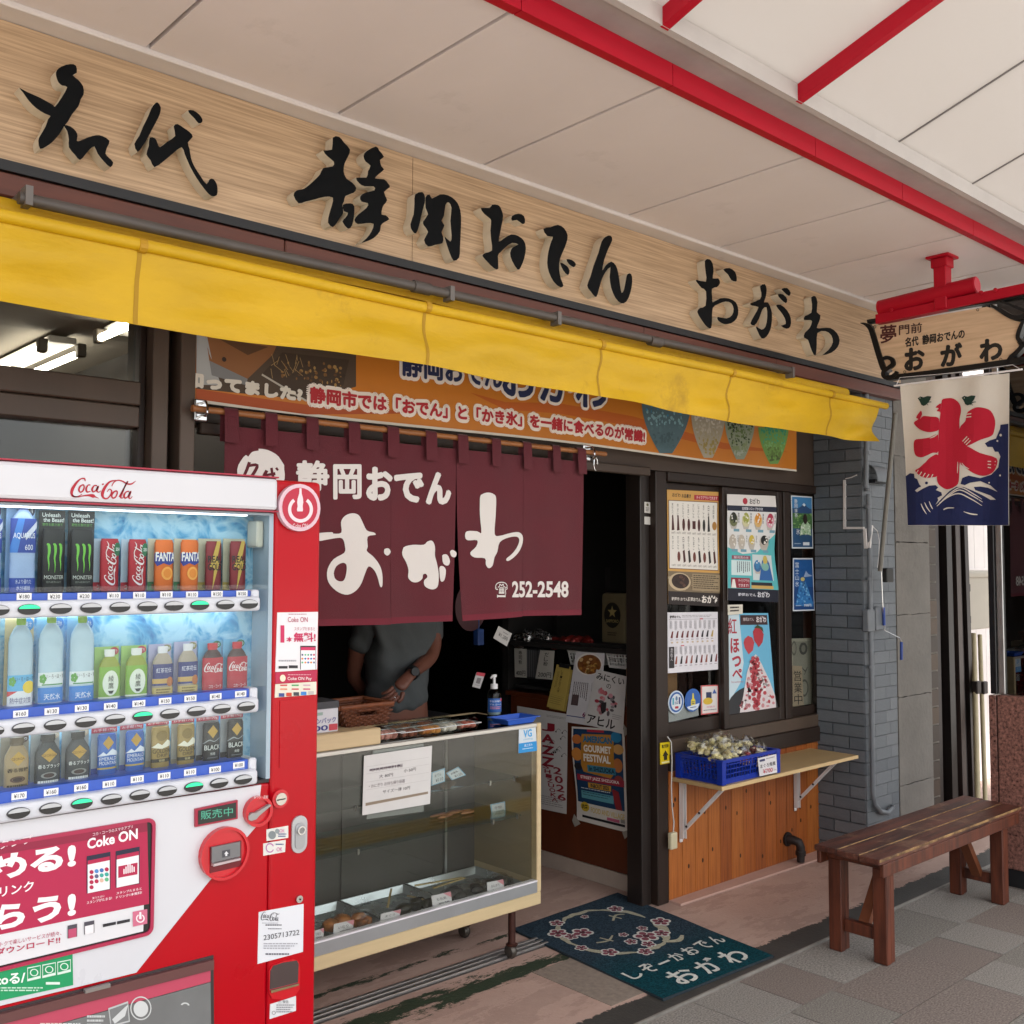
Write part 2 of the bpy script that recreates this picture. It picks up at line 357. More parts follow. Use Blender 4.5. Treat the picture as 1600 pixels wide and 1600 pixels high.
# kerb strip and shop floor
struct(finish(MB().box(-3, 9, 2.438, 2.447, -.02, .004), 'kerb_edge', mat('pale_edge', '#85817b', .6, var=.25, vs=12, stretch=(1, 6, 1)), loc=(0, 0, 0)))
def floor_mat():
    m = bpy.data.materials.new('painted_concrete'); m.use_nodes = True; n = m.node_tree.nodes; l = m.node_tree.links; b = n['Principled BSDF']
    geo = n.new('ShaderNodeTexCoord'); sep = n.new('ShaderNodeSeparateXYZ'); l.new(geo.outputs['Object'], sep.inputs[0])
    def noise(sc, det=8, ro=.65, st=(1, 1, 1)):
        mp = n.new('ShaderNodeMapping'); mp.inputs['Scale'].default_value = st; l.new(geo.outputs['Object'], mp.inputs[0])
        z = n.new('ShaderNodeTexNoise'); z.inputs['Scale'].default_value = sc; z.inputs['Detail'].default_value = det; z.inputs['Roughness'].default_value = ro; l.new(mp.outputs[0], z.inputs[0]); return z.outputs[0]
    def mth(op, a, b_=None, c_=None):
        q = n.new('ShaderNodeMath'); q.operation = op
        for i, s in enumerate((a, b_, c_)):
            if s is None: continue
            if isinstance(s, (int, float)): q.inputs[i].default_value = s
            else: l.new(s, q.inputs[i])
        return q.outputs[0]
    def mix(f, a, c2):
        q = n.new('ShaderNodeMix'); q.data_type = 'RGBA'
        for s, i in ((f, 0), (a, 6), (c2, 7)):
            if isinstance(s, str): q.inputs[i].default_value = lin(s)
            else: l.new(s, q.inputs[i])
        return q.outputs[2]
    base = mix(noise(3.5, 10, .7), '#a98a7c', '#cdb2a6')
    base = mix(mth('MULTIPLY', noise(40), .35), base, '#97857b')
    # worn green paint in a band beside the rails and specks of it elsewhere
    d = mth('ABSOLUTE', mth('SUBTRACT', sep.outputs[1], 3.075)); band = mth('SUBTRACT', 1, mth('DIVIDE', d, .17))
    d2 = mth('ABSOLUTE', mth('SUBTRACT', sep.outputs[1], 3.40)); band2 = mth('SUBTRACT', .75, mth('DIVIDE', d2, .09))
    xm = mth('MINIMUM', mth('MAXIMUM', mth('MULTIPLY_ADD', sep.outputs[0], -2.2, 7.6), 0), 1); bb = mth('MULTIPLY', mth('MAXIMUM', mth('MAXIMUM', band, band2), 0), xm)
    sm = mth('MULTIPLY', mth('GREATER_THAN', noise(2.6, 9, .7, (.7, 2, 1)), .52), mth('MULTIPLY', noise(9, 8, .8), .7)); base = mix(sm, base, '#90776b')
    green = mth('GREATER_THAN', mth('ADD', mth('MULTIPLY', bb, .34), noise(6.5, 14, .82, (.6, 2.2, 1))), .735)
    base = mix(green, base, '#2c3a2a')
    spk = mth('GREATER_THAN', noise(16, 6, .7), .695); base = mix(spk, base, '#474236')
    kd = mth('LESS_THAN', mth('ADD', sep.outputs[1], mth('MULTIPLY', noise(13, 10, .8), .13)), 2.645)
    base = mix(kd, base, mix(noise(7), '#26252480'[:7], '#4a4844'))
    l.new(base, b.inputs['Base Color']); b.inputs['Roughness'].default_value = .62
    bp = n.new('ShaderNodeBump'); bp.inputs['Strength'].default_value = .25; bp.inputs['Distance'].default_value = .01; l.new(noise(60), bp.inputs['Height']); l.new(bp.outputs[0], b.inputs['Normal'])
    return m
FLOORM = floor_mat()
struct(finish(MB().box(-3, 9, 2.447, 8, -.03, .002), 'shop_floor', FLOORM, loc=(0, 0, 0)))
struct(finish(MB().box(2.86, 3.24, 2.60, 3.02, -.01, .004), 'floor_patch', mat('worn_patch', '#85796e', .85, var=.18, vs=45, bump=.3), loc=(0, 0, 0)))
fs_ = struct(finish(MB().prism([(3.93, 3.2, .003), (5.25, 3.2, .003), (5.25, 3.10, .003), (3.93, 3.13, .003)], (0, 0, .010)), 'floor_step', mat('pink_step', '#b8988b', .65, var=.1, vs=4, dirt='#6b5a50', ds=5, dth=.64), loc=(0, 0, 0)))
tr = thing('door_track', 'pair of long aluminium sliding door rails set in the floor under the display case', 'rail', (2.4, 3.24, 0))
for k in range(3): finish(MB().rbox(-.4, 3.125, 3.195+k*.032, 3.213+k*.032, 0, .012, .003, 1), 'rail', ALU, tr)
finish(MB().box(-.4, 3.12, 3.185, 3.285, 0, .004), 'rail_bed', mat('rail_bed', '#4a4542', .6, metal=.3, var=.2), tr)
# ============================================================ arcade soffit and roof
Zc = 3.05
ac = struct(bpy.data.objects.new('arcade_ceiling', None)); COL.objects.link(ac); ac.location = (2.5, 2.3, Zc)
seams = [-.75, -.11, .51, 1.134, 1.757, 2.374, 3.16, 3.789, 4.42, 5.056, 5.69, 6.33, 6.97, 7.6]
for a, b in zip(seams, seams[1:]): piece('ceiling_panel', PINKC, ac, a+.0065, b-.0065, 1.932, 2.768, Zc, Zc+.02, .02)
finish(MB().box(-1.5, 8, 1.932, 2.95, Zc+.022, Zc+.06), 'backing', mat('soffit_gap', '#2c2220', .8), ac)
finish(MB().rbox(-1.5, 8, 2.770, 2.868, Zc-.014, Zc+.018, .004, 1), 'edge_trim', mat('soffit_trim', '#cfc8c6', .55, var=.05, vs=3, dirt='#b5a39c', ds=6, dth=.66), ac)
for a, b in zip(seams, seams[1:]): piece('fascia', RED, ac, a+.0015, b-.0015, 1.900, 1.931, Zc-.012, Zc+.078, .02)
GREYM = mat('grey_gutter', '#a5a09d', .55, metal=.2, var=.12, vs=4)
finish(MB().box(-1.5, 8, 1.80, 1.899, Zc+.055, Zc+.075), 'gutter', GREYM, ac)
finish(MB().box(-1.5, 8, 1.775, 1.80, Zc+.05, Zc+.13), 'gutter_lip', mat('gutter_lip', '#b5b0ad', .5, var=.06), ac)
def roof_mat():
    m = bpy.data.materials.new('translucent_roof_panel'); m.use_nodes = True; n = m.node_tree.nodes; l = m.node_tree.links; b = n['Principled BSDF']
    b.inputs['Base Color'].default_value = lin('#e8e5e2'); b.inputs['Roughness'].default_value = .5
    t = n.new('ShaderNodeBsdfTranslucent'); t.inputs[0].default_value = lin('#b5b1ae'); mx = n.new('ShaderNodeMixShader'); mx.inputs[0].default_value = .6
    l.new(b.outputs[0], mx.inputs[1]); l.new(t.outputs[0], mx.inputs[2]); l.new(mx.outputs[0], n['Material Output'].inputs[0]); return m
ROOF = roof_mat(); SL = .315
def rz(y): return Zc+.10+(1.79-y)*SL
joints = [-1.1, -.5, .15, .85, 1.51, 2.19, 2.867, 3.52, 4.13, 4.79, 5.45, 6.1, 6.8, 7.5]
for a, b in zip(joints, joints[1:]):
    mb = MB(); y0, y1 = 1.79, -1.8
    mb.prism([(a+.004, y0, rz(y0)), (b-.004, y0, rz(y0)), (b-.004, y1, rz(y1)), (a+.004, y1, rz(y1))], (0, 0, .012)); finish(mb, 'roof_panel', ROOF, ac)
for x in (.85, 1.51, 2.19, 2.867):
    finish(MB().bar((x, 1.79, rz(1.79)-.028), (x, -1.8, rz(-1.8)-.028), .032, .05), 'rib', RED, ac)
for x in (3.52, 4.13, 4.79, 5.45, 6.1):
    finish(MB().bar((x, 1.79, rz(1.79)+.006), (x, -1.8, rz(-1.8)+.006), .009, .016), 'joint_strip', mat('joint_grey', '#6d6867', .5), ac)
# ============================================================ shop building
B = thing('shop_building', 'dark bronze framed shop front of the oden shop with an open doorway', 'building', (2.6, 3.25, 0))
PLASTER = mat('plaster', '#8b8177', .8, var=.08)
finish(MB().box(-1.5, 5.25, 2.90, 3.3, 2.63, 5.5).box(5.25, 5.63, 3.21, 3.3, 2.63, 5.5), 'upper_wall', PLASTER, B)
finish(MB().box(-1.5, 5.2, 2.865, 3.198, 2.56, 2.628), 'recess_soffit', mat('recess_dark', '#2c2624', .7, var=.2), B)
LINT = mat('lintel_bronze', '#463a32', .45, metal=.0, spec=.35, var=.14, vs=4, stretch=(.2, 1, 1))
finish(MB().box(-1.5, 1.305, 3.2, 3.27, 2.43, 2.56), 'head_rail', DARKFR, B)
finish(MB().box(1.50, 5.31, 3.2, 3.29, 2.07, 2.558), 'lintel', LINT, B)
finish(MB().rbox(1.50, 3.77, 3.165, 3.198, 2.035, 2.075, .004, 1), 'door_head', LINT, B)
# left window: glass above and below a transom, posts to its right
finish(MB().rbox(-1.5, 1.30, 3.165, 3.26, 2.105, 2.180, .004, 1), 'transom', BRZ, B)
finish(MB().rbox(-1.5, 1.30, 3.172, 3.25, 2.036, 2.103, .004, 1), 'transom_sash', BRZ, B)
finish(MB().box(-1.5, 1.300, 3.215, 3.221, 2.181, 2.43), 'upper_pane', GLASSW, B)
finish(MB().box(-1.5, 1.300, 3.222, 3.228, .70, 2.035), 'lower_pane', GLASSW, B)
finish(MB().box(-1.5, 1.305, 3.2, 3.27, 0, .70), 'stall_riser', LINT, B)
px0 = 1.303
for w, y0, m, gap in ((.022, 3.19, DARKFR, 0), (.052, 3.14, BRZ, 0.016), (.028, 3.20, DARKFR, .0), (.050, 3.12, BRZ, .012), (.018, 3.19, DARKFR, 0)):
    finish(MB().rbox(px0, px0+w, y0, 3.29, .004, 2.556, .003, 1), 'door_stile', m, B); px0 += w+gap*.0+.0015
# doorway post and window frame at the right
finish(MB().rbox(3.775, 3.842, 3.235, 3.33, .004, 2.068, .003, 1), 'door_post', mat('post_dark', '#221b18', .4, var=.2, stretch=(1, 1, .1)), B)
finish(MB().rbox(3.844, 3.925, 3.195, 3.33, .004, 2.068, .004, 1), 'corner_post', DARKFR, B)
finish(MB().rbox(3.927, 5.31, 3.185, 3.30, 2.022, 2.068, .004, 1), 'window_head', DARKFR, B)
finish(MB().rbox(3.927, 5.31, 3.180, 3.30, .622, .705, .004, 1), 'window_sill', DARKFR, B)
finish(MB().rbox(3.927, 5.31, 3.19, 3.30, .706, .772, .003, 1), 'sill_rail', BRZ, B)
def sash(x0, x1, yf, z0=.774, z1=2.020, w=.042, bot=.07):
    S = finish(MB().rbox(x0, x0+w, yf, yf+.03, z0, z1, .003, 1).rbox(x1-w, x1, yf, yf+.03, z0, z1, .003, 1).rbox(x0+w, x1-w, yf+.002, yf+.028, z0, z0+bot, .003, 1).rbox(x0+w, x1-w, yf+.002, yf+.028, z1-.04, z1, .003, 1), 'sash', DARKFR, B)
    finish(MB().box(x0+w, x1-w, yf+.013, yf+.018, z0+bot, z1-.04), 'pane', GLASSW, S); return S
sash(3.93, 4.43, 3.232); sash(4.385, 4.93, 3.200); 
finish(MB().rbox(4.932, 4.995, 3.19, 3.29, .774, 2.020, .003, 1), 'mullion', DARKFR, B)
sash(4.997, 5.308, 3.215, w=.028, bot=.05)
finish(MB().rbox(5.312, 5.385, 3.17, 3.32, .004, 2.56, .004, 1), 'wood_post', mat('red_brown_wood', '#4d2a18', .5, var=.25, vs=6, stretch=(8, 8, .6)), B)
finish(MB().rbox(5.388, 5.43, 3.10, 3.3, .004, 2.56, .004, 1), 'frame_post', mat('grey_post', '#5a544f', .4, metal=.5, var=.15), B)
# wood boarding under the window: each board a part
rg = random.Random(11)
WB = [mat('cedar_board_%d' % k, c1, .48, var=.22, vs=5, stretch=(9, 9, .55), col2=c2, bump=.12, bs=18) for k, (c1, c2) in enumerate((('#824014', '#a55c25'), ('#773912', '#985322'), ('#8f4a18', '#ad672c')))]
x = 3.928; k = 0
while x < 5.3:
    w = .102+rg.uniform(-.004, .004); x1 = min(x+w, 5.309)
    o = piece('board', WB[rg.randrange(3)], B, x+.0015, x1-.0015, 3.196+rg.uniform(0, .002), 3.22, .014, .620, .04)
    for q in range(rg.randrange(1, 3)):
        kx = rg.uniform(x+.025, x1-.025); kz = rg.uniform(.08, .55)
        finish(MB().prism([(kx+.006*cos(a)*1.0, 3.1955, kz+.011*sin(a)) for a in [2*pi*i/8 for i in range(8)]], (0, .004, 0)), 'knot', mat('knot', '#3a1c0c', .6), B)
    x = x1
finish(MB().box(3.928, 5.309, 3.222, 3.30, .004, .621), 'board_backing', mat('board_back', '#2a1509', .8), B)
# inside
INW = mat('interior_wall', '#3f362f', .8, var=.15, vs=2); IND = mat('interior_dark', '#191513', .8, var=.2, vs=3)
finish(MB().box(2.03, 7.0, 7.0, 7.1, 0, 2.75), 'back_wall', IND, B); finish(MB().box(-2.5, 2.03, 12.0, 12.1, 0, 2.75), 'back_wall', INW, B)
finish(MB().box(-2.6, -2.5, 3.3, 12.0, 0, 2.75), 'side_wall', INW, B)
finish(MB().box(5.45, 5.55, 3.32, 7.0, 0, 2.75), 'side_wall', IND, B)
finish(MB().box(2.0, 2.03, 3.75, 12.0, 0, 2.75), 'added_baffle_wall', IND, B)  # added wall that keeps the lamp light out of the doorway side
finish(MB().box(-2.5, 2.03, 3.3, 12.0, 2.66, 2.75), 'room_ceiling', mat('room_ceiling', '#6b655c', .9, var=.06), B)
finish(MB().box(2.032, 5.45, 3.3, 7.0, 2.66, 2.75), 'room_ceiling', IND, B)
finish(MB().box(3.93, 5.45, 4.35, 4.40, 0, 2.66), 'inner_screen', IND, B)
# side board of the inner counter, running back from the door post
CW = mat('counter_wood', '#5a2a14', .42, var=.22, vs=4, stretch=(2, 2, .5))
CT = thing('inner_counter', 'red brown wooden counter side just inside the doorway, covered with taped posters', 'counter', (4.1, 3.7, 0))
finish(MB().box(3.905, 3.925, 3.335, 4.30, .085, .885), 'side_panel', CW, CT)
finish(MB().box(3.90, 3.93, 3.335, 4.30, .004, .083), 'plinth', mat('plinth_pale', '#a89a8e', .6, var=.1), CT)
finish(MB().box(3.90, 4.34, 3.335, 4.34, .887, .91), 'counter_top', CW, CT)
finish(MB().box(4.30, 4.34, 3.335, 4.32, .004, .885), 'rear_panel', IND, CT)
finish(MB().rbox(3.880, 3.905, 3.345, 3.425, .60, .645, .004, 1).tube([(3.876, 3.40, .622), (3.885, 3.40, .622)], .006, 8), 'latch', mat('latch_wood', '#7a3f1f', .5, var=.2), CT)
# fluorescent lamps behind the left window
LAMP = mat('lamp_tube', '#ffffff', .4, emit='#fff4e2', es=9.0)
def lamp(x, y0, y1, z, what):
    L = thing('fluorescent_lamp', what, 'lamp', (x, (y0+y1)/2, z))
    finish(MB().rbox(x-.06, x+.06, y0-.04, y1+.04, z+.03, z+.06, .005, 1), 'housing', mat('lamp_housing', '#d8d4cc', .5), L)
    for s in (-1, 1):
        finish(MB().tube([(x+s*.085, y0, z), (x+s*.085, y1, z)], .016, 10), 'tube', LAMP, L)
        for yy in (y0-.02, y1+.02): finish(MB().rbox(x+s*.085-.02, x+s*.085+.02, yy-.022, yy+.022, z-.022, z+.04, .005, 1), 'socket', mat('lamp_socket', '#4d463d', .5), L)
lamp(1.60, 4.82, 6.0, 2.58, 'lit twin tube ceiling lamp behind the upper window, its tube ends in full view')
lamp(1.72, 3.72, 4.42, 2.58, 'short lit ceiling lamp right behind the top corner of the left window')
lamp(.70, 5.3, 6.5, 2.58, 'lit twin tube ceiling lamp deepest in the room behind the left window')
struct(finish(MB().box(-2.5, 2.03, 8.0, 12.0, -.03, .002), 'room_floor', INW, loc=(0, 0, 0)))
# ============================================================ signboard
SB = thing('shop_signboard', 'long pale wood grain signboard with raised black brush letters under the soffit', 'signboard', (2.9, 2.87, 2.62))
OAK = mat('sign_oak', '#9f8364', .5, var=.16, vs=5, stretch=(.5, 1, 26), col2='#bb9f80', bump=.06, bs=30)
finish(MB().box(-1.5, 2.118, 2.85, 2.898, 2.662, 3.034).box(2.1205, 5.62, 2.85, 2.898, 2.662, 3.034), 'board', OAK, SB)
finish(MB().box(-1.5, 5.62, 2.838, 2.898, 2.632, 2.660), 'black_trim', BLACK, SB)
rg = random.Random(5); xs = [-1.5, 1.62, 3.35, 4.35, 5.62]
for a, b in zip(xs, xs[1:]): finish(MB().rbox(a+.001, b-.001, 2.846, 2.90, 2.566, 2.630, .004, 1), 'fascia_board', mat('fascia_red_wood', '#5b2f22', .5, var=.22, vs=4, stretch=(.5, 1, 8)), SB)
INK = mat('letter_black', '#05070a', .75, var=.1, vs=30, spec=.15); LSIDE = mat('letter_side', '#cfc6b4', .6, var=.06, vs=20)
K1 = lambda L: [(x/4, y/4) for x, y in L]; K2 = lambda L: [(400+x/4, 100+y/4) for x, y in L]
K3 = lambda L: [(700+x/4, 200+y/4) for x, y in L]; K4 = lambda L: [(1000+x/4, 300+y/4) for x, y in L]
letters = [
 [K1([(385,415),(440,400),(475,410),(480,455),(455,470),(490,500),(520,540),(523,590),(505,620),(490,665),(450,715),(425,760),(400,790),(370,840),(325,890),(290,915),(250,930),(240,880),(250,850),(285,790),(300,745),(315,725),(280,710),(225,675),(180,630),(145,580),(120,548),(170,575),(250,610),(330,655),(345,665),(385,610),(420,545),(390,535),(365,515),(350,470),(355,440)]),
  K1([(398,782),(440,790),(475,820),(485,850),(480,880),(500,880),(545,860),(600,845),(640,850),(685,880),(670,920),(660,960),(680,985),(708,1015),(690,1045),(650,1010),(610,960),(590,915),(560,935),(530,970),(500,1000),(470,970),(430,920),(430,870),(420,820)])],
 [K1([(965,650),(985,640),(1005,670),(1000,710),(980,755),(950,810),(925,860),(890,915),(860,950),(840,900),(870,850),(895,790),(925,730),(945,680)]),
  K1([(935,860),(970,865),(985,895),(1000,920),(1045,885),(1095,850),(1085,790),(1110,775),(1150,800),(1185,825),(1205,855),(1175,890),(1185,930),(1195,990),(1215,1040),(1250,1095),(1290,1150),(1310,1120),(1335,1120),(1355,1150),(1360,1185),(1355,1220),(1320,1225),(1280,1185),(1230,1115),(1190,1045),(1155,965),(1135,920),(1080,960),(1020,1010),(965,1045),(940,1000),(915,965),(930,910)]),
  K1([(1175,690),(1210,690),(1245,715),(1265,745),(1262,765),(1240,770),(1215,740),(1190,715)])],
 [K2([(480,460),(520,455),(550,490),(588,535),(575,580),(555,620),(548,670),(565,715),(600,740),(627,775),(610,805),(560,825),(550,860),(540,880),(545,930),(525,960),(510,985),(480,1020),(450,990),(460,930),(475,880),(480,835),(430,830),(370,845),(310,860),(265,870),(235,820),(255,790),(300,780),(350,740),(400,690),(420,650),(480,640),(485,610),(450,580),(420,540),(475,535)]),
  K2([(543,880),(590,870),(615,890),(612,950),(600,1010),(575,1030),(540,985),(560,960),(575,930),(550,920)]),
  K2([(690,545),(750,515),(770,540),(800,580),(775,600),(785,640),(800,660),(765,690),(745,715),(800,720),(825,745),(837,770),(800,800),(820,850),(800,880),(790,900),(785,940),(810,945),(833,970),(800,990),(780,1010),(775,1045),(740,1085),(700,1105),(660,1118),(690,1090),(720,1050),(735,1000),(690,995),(635,1000),(615,975),(640,940),(690,900),(700,870),(660,860),(650,830),(680,805),(740,790),(735,765),(680,765),(645,745),(625,710),(690,710),(700,670),(715,635),(685,610),(672,575)])],
 [K2([(995,815),(1040,800),(1058,840),(1045,900),(1030,960),(1020,1010),(1000,1060),(975,1040),(965,1000),(985,940),(990,870)]),
  K2([(1060,830),(1085,815),(1100,840),(1150,815),(1200,820),(1245,850),(1270,890),(1282,950),(1280,1050),(1275,1150),(1270,1210),(1235,1230),(1210,1180),(1190,1120),(1180,1080),(1215,1110),(1222,1070),(1215,980),(1222,900),(1205,865),(1185,880),(1175,950),(1160,980),(1178,1010),(1160,1050),(1170,1080),(1165,1120),(1120,1130),(1075,1140),(1050,1100),(1075,1050),(1050,1010),(1045,985),(1075,940),(1060,900)])],
 [K3([(205,500),(260,500),(275,480),(310,480),(330,500),(345,550),(335,610),(325,660),(318,710),(350,690),(395,665),(440,675),(475,705),(487,750),(478,810),(455,870),(435,885),(400,830),(388,780),(405,745),(440,728),(400,718),(360,745),(330,775),(312,800),(315,880),(285,875),(250,840),(215,800),(235,780),(275,765),(270,700),(265,640),(270,580),(255,560),(225,535)]),
  K3([(400,550),(440,535),(475,550),(482,590),(465,600),(430,575),(400,580)])],
 [K3([(595,630),(640,620),(685,605),(725,625),(748,670),(740,720),(720,770),(700,820),(695,880),(705,940),(722,985),(700,995),(660,960),(630,900),(620,840),(628,770),(645,710),(655,680),(620,675)]),
  K3([(700,840),(740,860),(760,890),(750,920),(720,890)]), K3([(740,820),(775,825),(800,850),(785,870),(755,850)])],
 [K3([(985,680),(1015,672),(1027,700),(1000,760),(975,830),(965,890),(985,860),(1020,835),(1050,860),(1065,910),(1075,980),(1085,1030),(1100,1010),(1110,960),(1120,915),(1145,912),(1152,960),(1140,1030),(1115,1085),(1080,1095),(1045,1060),(1020,1000),(1010,930),(1015,870),(985,900),(960,950),(935,1040),(920,1055),(890,1020),(870,985),(890,930),(910,860),(940,780),(960,710)])],
 [K4([(405,430),(435,420),(455,450),(460,500),(455,540),(490,540),(500,570),(480,595),(450,605),(452,660),(455,690),(500,665),(555,665),(600,690),(615,740),(605,790),(570,820),(525,825),(490,805),(485,780),(540,790),(575,770),(585,730),(570,695),(535,685),(490,700),(455,725),(450,800),(445,850),(420,845),(385,800),(358,750),(375,725),(410,710),(412,620),(385,600),(360,570),(350,548),(412,560),(410,500)]),
  K4([(520,485),(560,475),(595,500),(605,540),(600,560),(570,550),(550,515)])],
 [K4([(750,590),(780,575),(792,610),(785,660),(775,690),(800,690),(822,740),(825,800),(815,860),(790,905),(760,915),(735,870),(725,840),(760,860),(785,840),(795,780),(790,720),(765,735),(745,790),(715,835),(690,820),(715,770),(740,720),(700,710),(690,695),(750,670),(758,630)]),
  K4([(850,710),(880,705),(920,740),(943,790),(940,840),(915,855),(880,835),(910,825),(905,790),(880,750)]),
  K4([(860,640),(895,640),(920,670),(912,695),(880,670)]), K4([(885,605),(920,600),(942,630),(930,650),(900,625)])],
 [K4([(1070,660),(1095,650),(1110,690),(1105,750),(1128,770),(1120,810),(1105,850),(1140,850),(1190,850),(1230,880),(1248,925),(1235,970),(1195,1005),(1140,1020),(1180,985),(1205,940),(1195,895),(1160,870),(1110,880),(1105,950),(1100,1015),(1085,1015),(1065,970),(1050,925),(1025,910),(1030,880),(1060,850),(1075,810),(1060,800),(1025,800),(1030,775),(1070,755),(1075,700)])],
]
for L in letters:
    mb = MB()
    for poly in L: mb.prism([P(x, y, 'Y', 2.806) for x, y in csmooth(poly, 2)], (0, .0445, 0), 0, 1)
    finish(mb, 'letter', [INK, LSIDE], SB)
# ============================================================ yellow awning, nearly rolled in
AW = thing('awning', 'faded yellow canvas awning rolled in over the shop front with a hanging valance', 'awning', (2.7, 2.7, 2.24))
YEL = mat('yellow_canvas', '#c79f02', .6, var=.10, vs=2.2, stretch=(1, 1, 2.5), dirt='#8f6c0c', ds=2.6, dth=.60, bump=.35, bs=14)
def awz(x): return .006*sin(x*2.1)+.004*sin(x*5.3+1)
def val(u, v):
    x = -1.2+6.1*u; r = .016*sin(x*1.9+.5)*v+.010*sin(x*6.1)*v*v+.006*sin(x*13+v*3)*v+(.013*sin(3.1*x+5.5*v+1)+.006*sin(8.3*x-6*v)+.004*sin(17*x+9*v))*sin(pi*min(1, v*.9))
    if x > 4.2: r += .05*(x-4.2)*sin((x-4.2)*9+v*4)*v
    return Vector((x-.07*v*max(0, (x-4.5)/.4), 2.60+r+.012*v, 2.425-.19*v-awz(x)*v))
mb = MB(); mb.grid(lambda u, v: val(u, v), 150, 10); mb.grid(lambda u, v: val(u, v)+Vector((0, .003, 0)), 150, 10); finish(mb, 'valance', YEL, AW, smooth=True)
def top(u, v):
    x = -1.2+6.15*u; return Vector((x, 2.60+.24*v+.006*sin(x*3+v*5), 2.445+.085*v-.022*sin(pi*v)+.004*sin(x*4.1)))
mb = MB(); mb.grid(top, 120, 6); mb.grid(lambda u, v: top(u, v)+Vector((0, .002, .003)), 120, 6); finish(mb, 'canvas_top', YEL, AW, smooth=True)
mb = MB(); mb.tube([(-1.2+6.16*i/40, 2.597, 2.432+awz(-1.2+6.16*i/40)*.3) for i in range(41)], .017, 12); finish(mb, 'front_bar_sleeve', YEL, AW, smooth=True)
for x in (.42, 1.05, 1.98, 2.80, 3.62, 4.42):
    mb = MB(); mb.grid(lambda u, v: val((x+.012*u+1.2)/6.1, v)+Vector((0, -.0012, 0)), 1, 10); finish(mb, 'seam', mat('canvas_seam', '#a67f0c', .7), AW)
    finish(MB().tube([(x, 2.597, 2.432), (x+.02, 2.597, 2.432)], .0195, 12), 'sleeve_band', mat('canvas_band', '#b18611', .6), AW)
finish(MB().tube([(-1.2, 2.83, 2.525), (4.96, 2.83, 2.525)], .03, 14), 'roller', YEL, AW, smooth=True)
PIPE = mat('grey_pipe', '#55504d', .5, metal=.1, var=.15, vs=6)
PP = thing('conduit_pipe', 'long grey conduit pipe running above the yellow awning under the signboard', 'pipe', (2.6, 2.75, 2.52))
finish(MB().tube([(.80, 2.745, 2.535), (4.33, 2.745, 2.552)], .0165, 12), 'pipe', PIPE, PP, smooth=True)
for x in (2.08, 3.30): finish(MB().tube([(x-.035, 2.745, 2.541), (x+.035, 2.745, 2.541)], .021, 12), 'coupling', PIPE, PP, smooth=True)
for x in (.82, 2.20, 2.72, 4.31): finish(MB().box(x-.008, x+.008, 2.735, 2.86, 2.548, 2.562).box(x-.009, x+.009, 2.724, 2.766, 2.516, 2.566), 'bracket', mat('bracket_grey', '#6b6764', .5), PP)
# ============================================================ orange banner on the lintel
BN = thing('orange_banner', 'long orange vinyl banner with red and white lettering and shaved ice pictures under the awning', 'banner', (3.2, 3.13, 2.14))
BY = 3.13
def bmap(u, v, h): x = 1.46+3.52*u; return Vector((x, BY-h+.006*sin(x*3)*(1-v)+.03*max(0, u-.96)*25*v*.3, 2.475-.332*v+.006*sin(x*2.5)))
mb = MB(); mb.grid(lambda u, v: bmap(u, v, 0), 60, 6); mb.grid(lambda u, v: bmap(u, v, -.002), 60, 6)
finish(mb, 'sheet', mat('banner_orange', '#c4761c', .45, var=.06, vs=3), BN, smooth=True)
finish(MB().grid(lambda u, v: bmap(u, 1+.03*v, .001), 60, 1), 'hem', mat('banner_hem', '#d9d2c4', .5), BN)
def bp_(x, y):                                  # pixel -> banner uv
    q = P(x, y, 'Y', BY); return ((q.x-1.46)/3.52, (2.475-q.z)/.332)
pr = Print(bmap, 3.52/.332, 60, 6, eps=.0007)
for a, b in (((305, 606), (560, 650)), ((560, 600), (770, 610))): pass
pr.poly([bp_(*p) for p in ((306, 606), (480, 630), (700, 645), (480, 645), (306, 622))], '#a8480f', 1)
pr.poly([bp_(*p) for p in ((735, 614), (790, 630), (870, 632), (990, 652), (1130, 690), (1235, 706), (1130, 700), (990, 668), (870, 648), (790, 642))], '#b75a12', 1)
# photograph of oden pans at the left end
pr.poly([bp_(*p) for p in ((306, 515), (556, 540), (556, 602), (480, 622), (306, 606))], '#4a3a2a', 1)
pr.poly([bp_(*p) for p in ((306, 518), (322, 523), (330, 560), (345, 600), (306, 600))], '#a9adad', 2)
pr.poly([bp_(*p) for p in ((320, 523), (432, 536), (425, 552), (386, 590), (326, 562))], '#8a5a30', 2)
pr.poly([bp_(*p) for p in ((335, 525), (418, 540), (386, 553)) ], '#5a3a1c', 3)
pr.poly([bp_(*p) for p in ((326, 562), (386, 590), (384, 600), (330, 585))], '#7d7f80', 3)
pr.poly([bp_(*p) for p in ((408, 583), (440, 548), (545, 560), (536, 600), (470, 618))], '#3a2a1a', 2)
rg = random.Random(2)
for k in range(90):
    x = rg.uniform(430, 536); yb = rg.uniform(553, 603)
    if yb < 548+ (x-430)*.11+8 or yb > 585+(x-430)*.18: continue
    u, v = bp_(x, yb); pr.ell(u, v, .0012*rg.uniform(.5, 2), .012*rg.uniform(.5, 2), rg.choice(('#7a5526', '#94703a', '#5d3d18', '#a5854c', '#30220f')), 3, 7)
for k in range(16):
    x = rg.uniform(420, 470); yb = rg.uniform(548, 575); pr.stroke([(*bp_(x, yb), .006), (*bp_(x+rg.uniform(-12, 14), yb+rg.uniform(8, 22)), .006)], '#a98d5a', 4, 1)
pr.stroke([(*bp_(408, 583), .02), (*bp_(478, 624), .02)], '#b9b4a8', 4, 1)
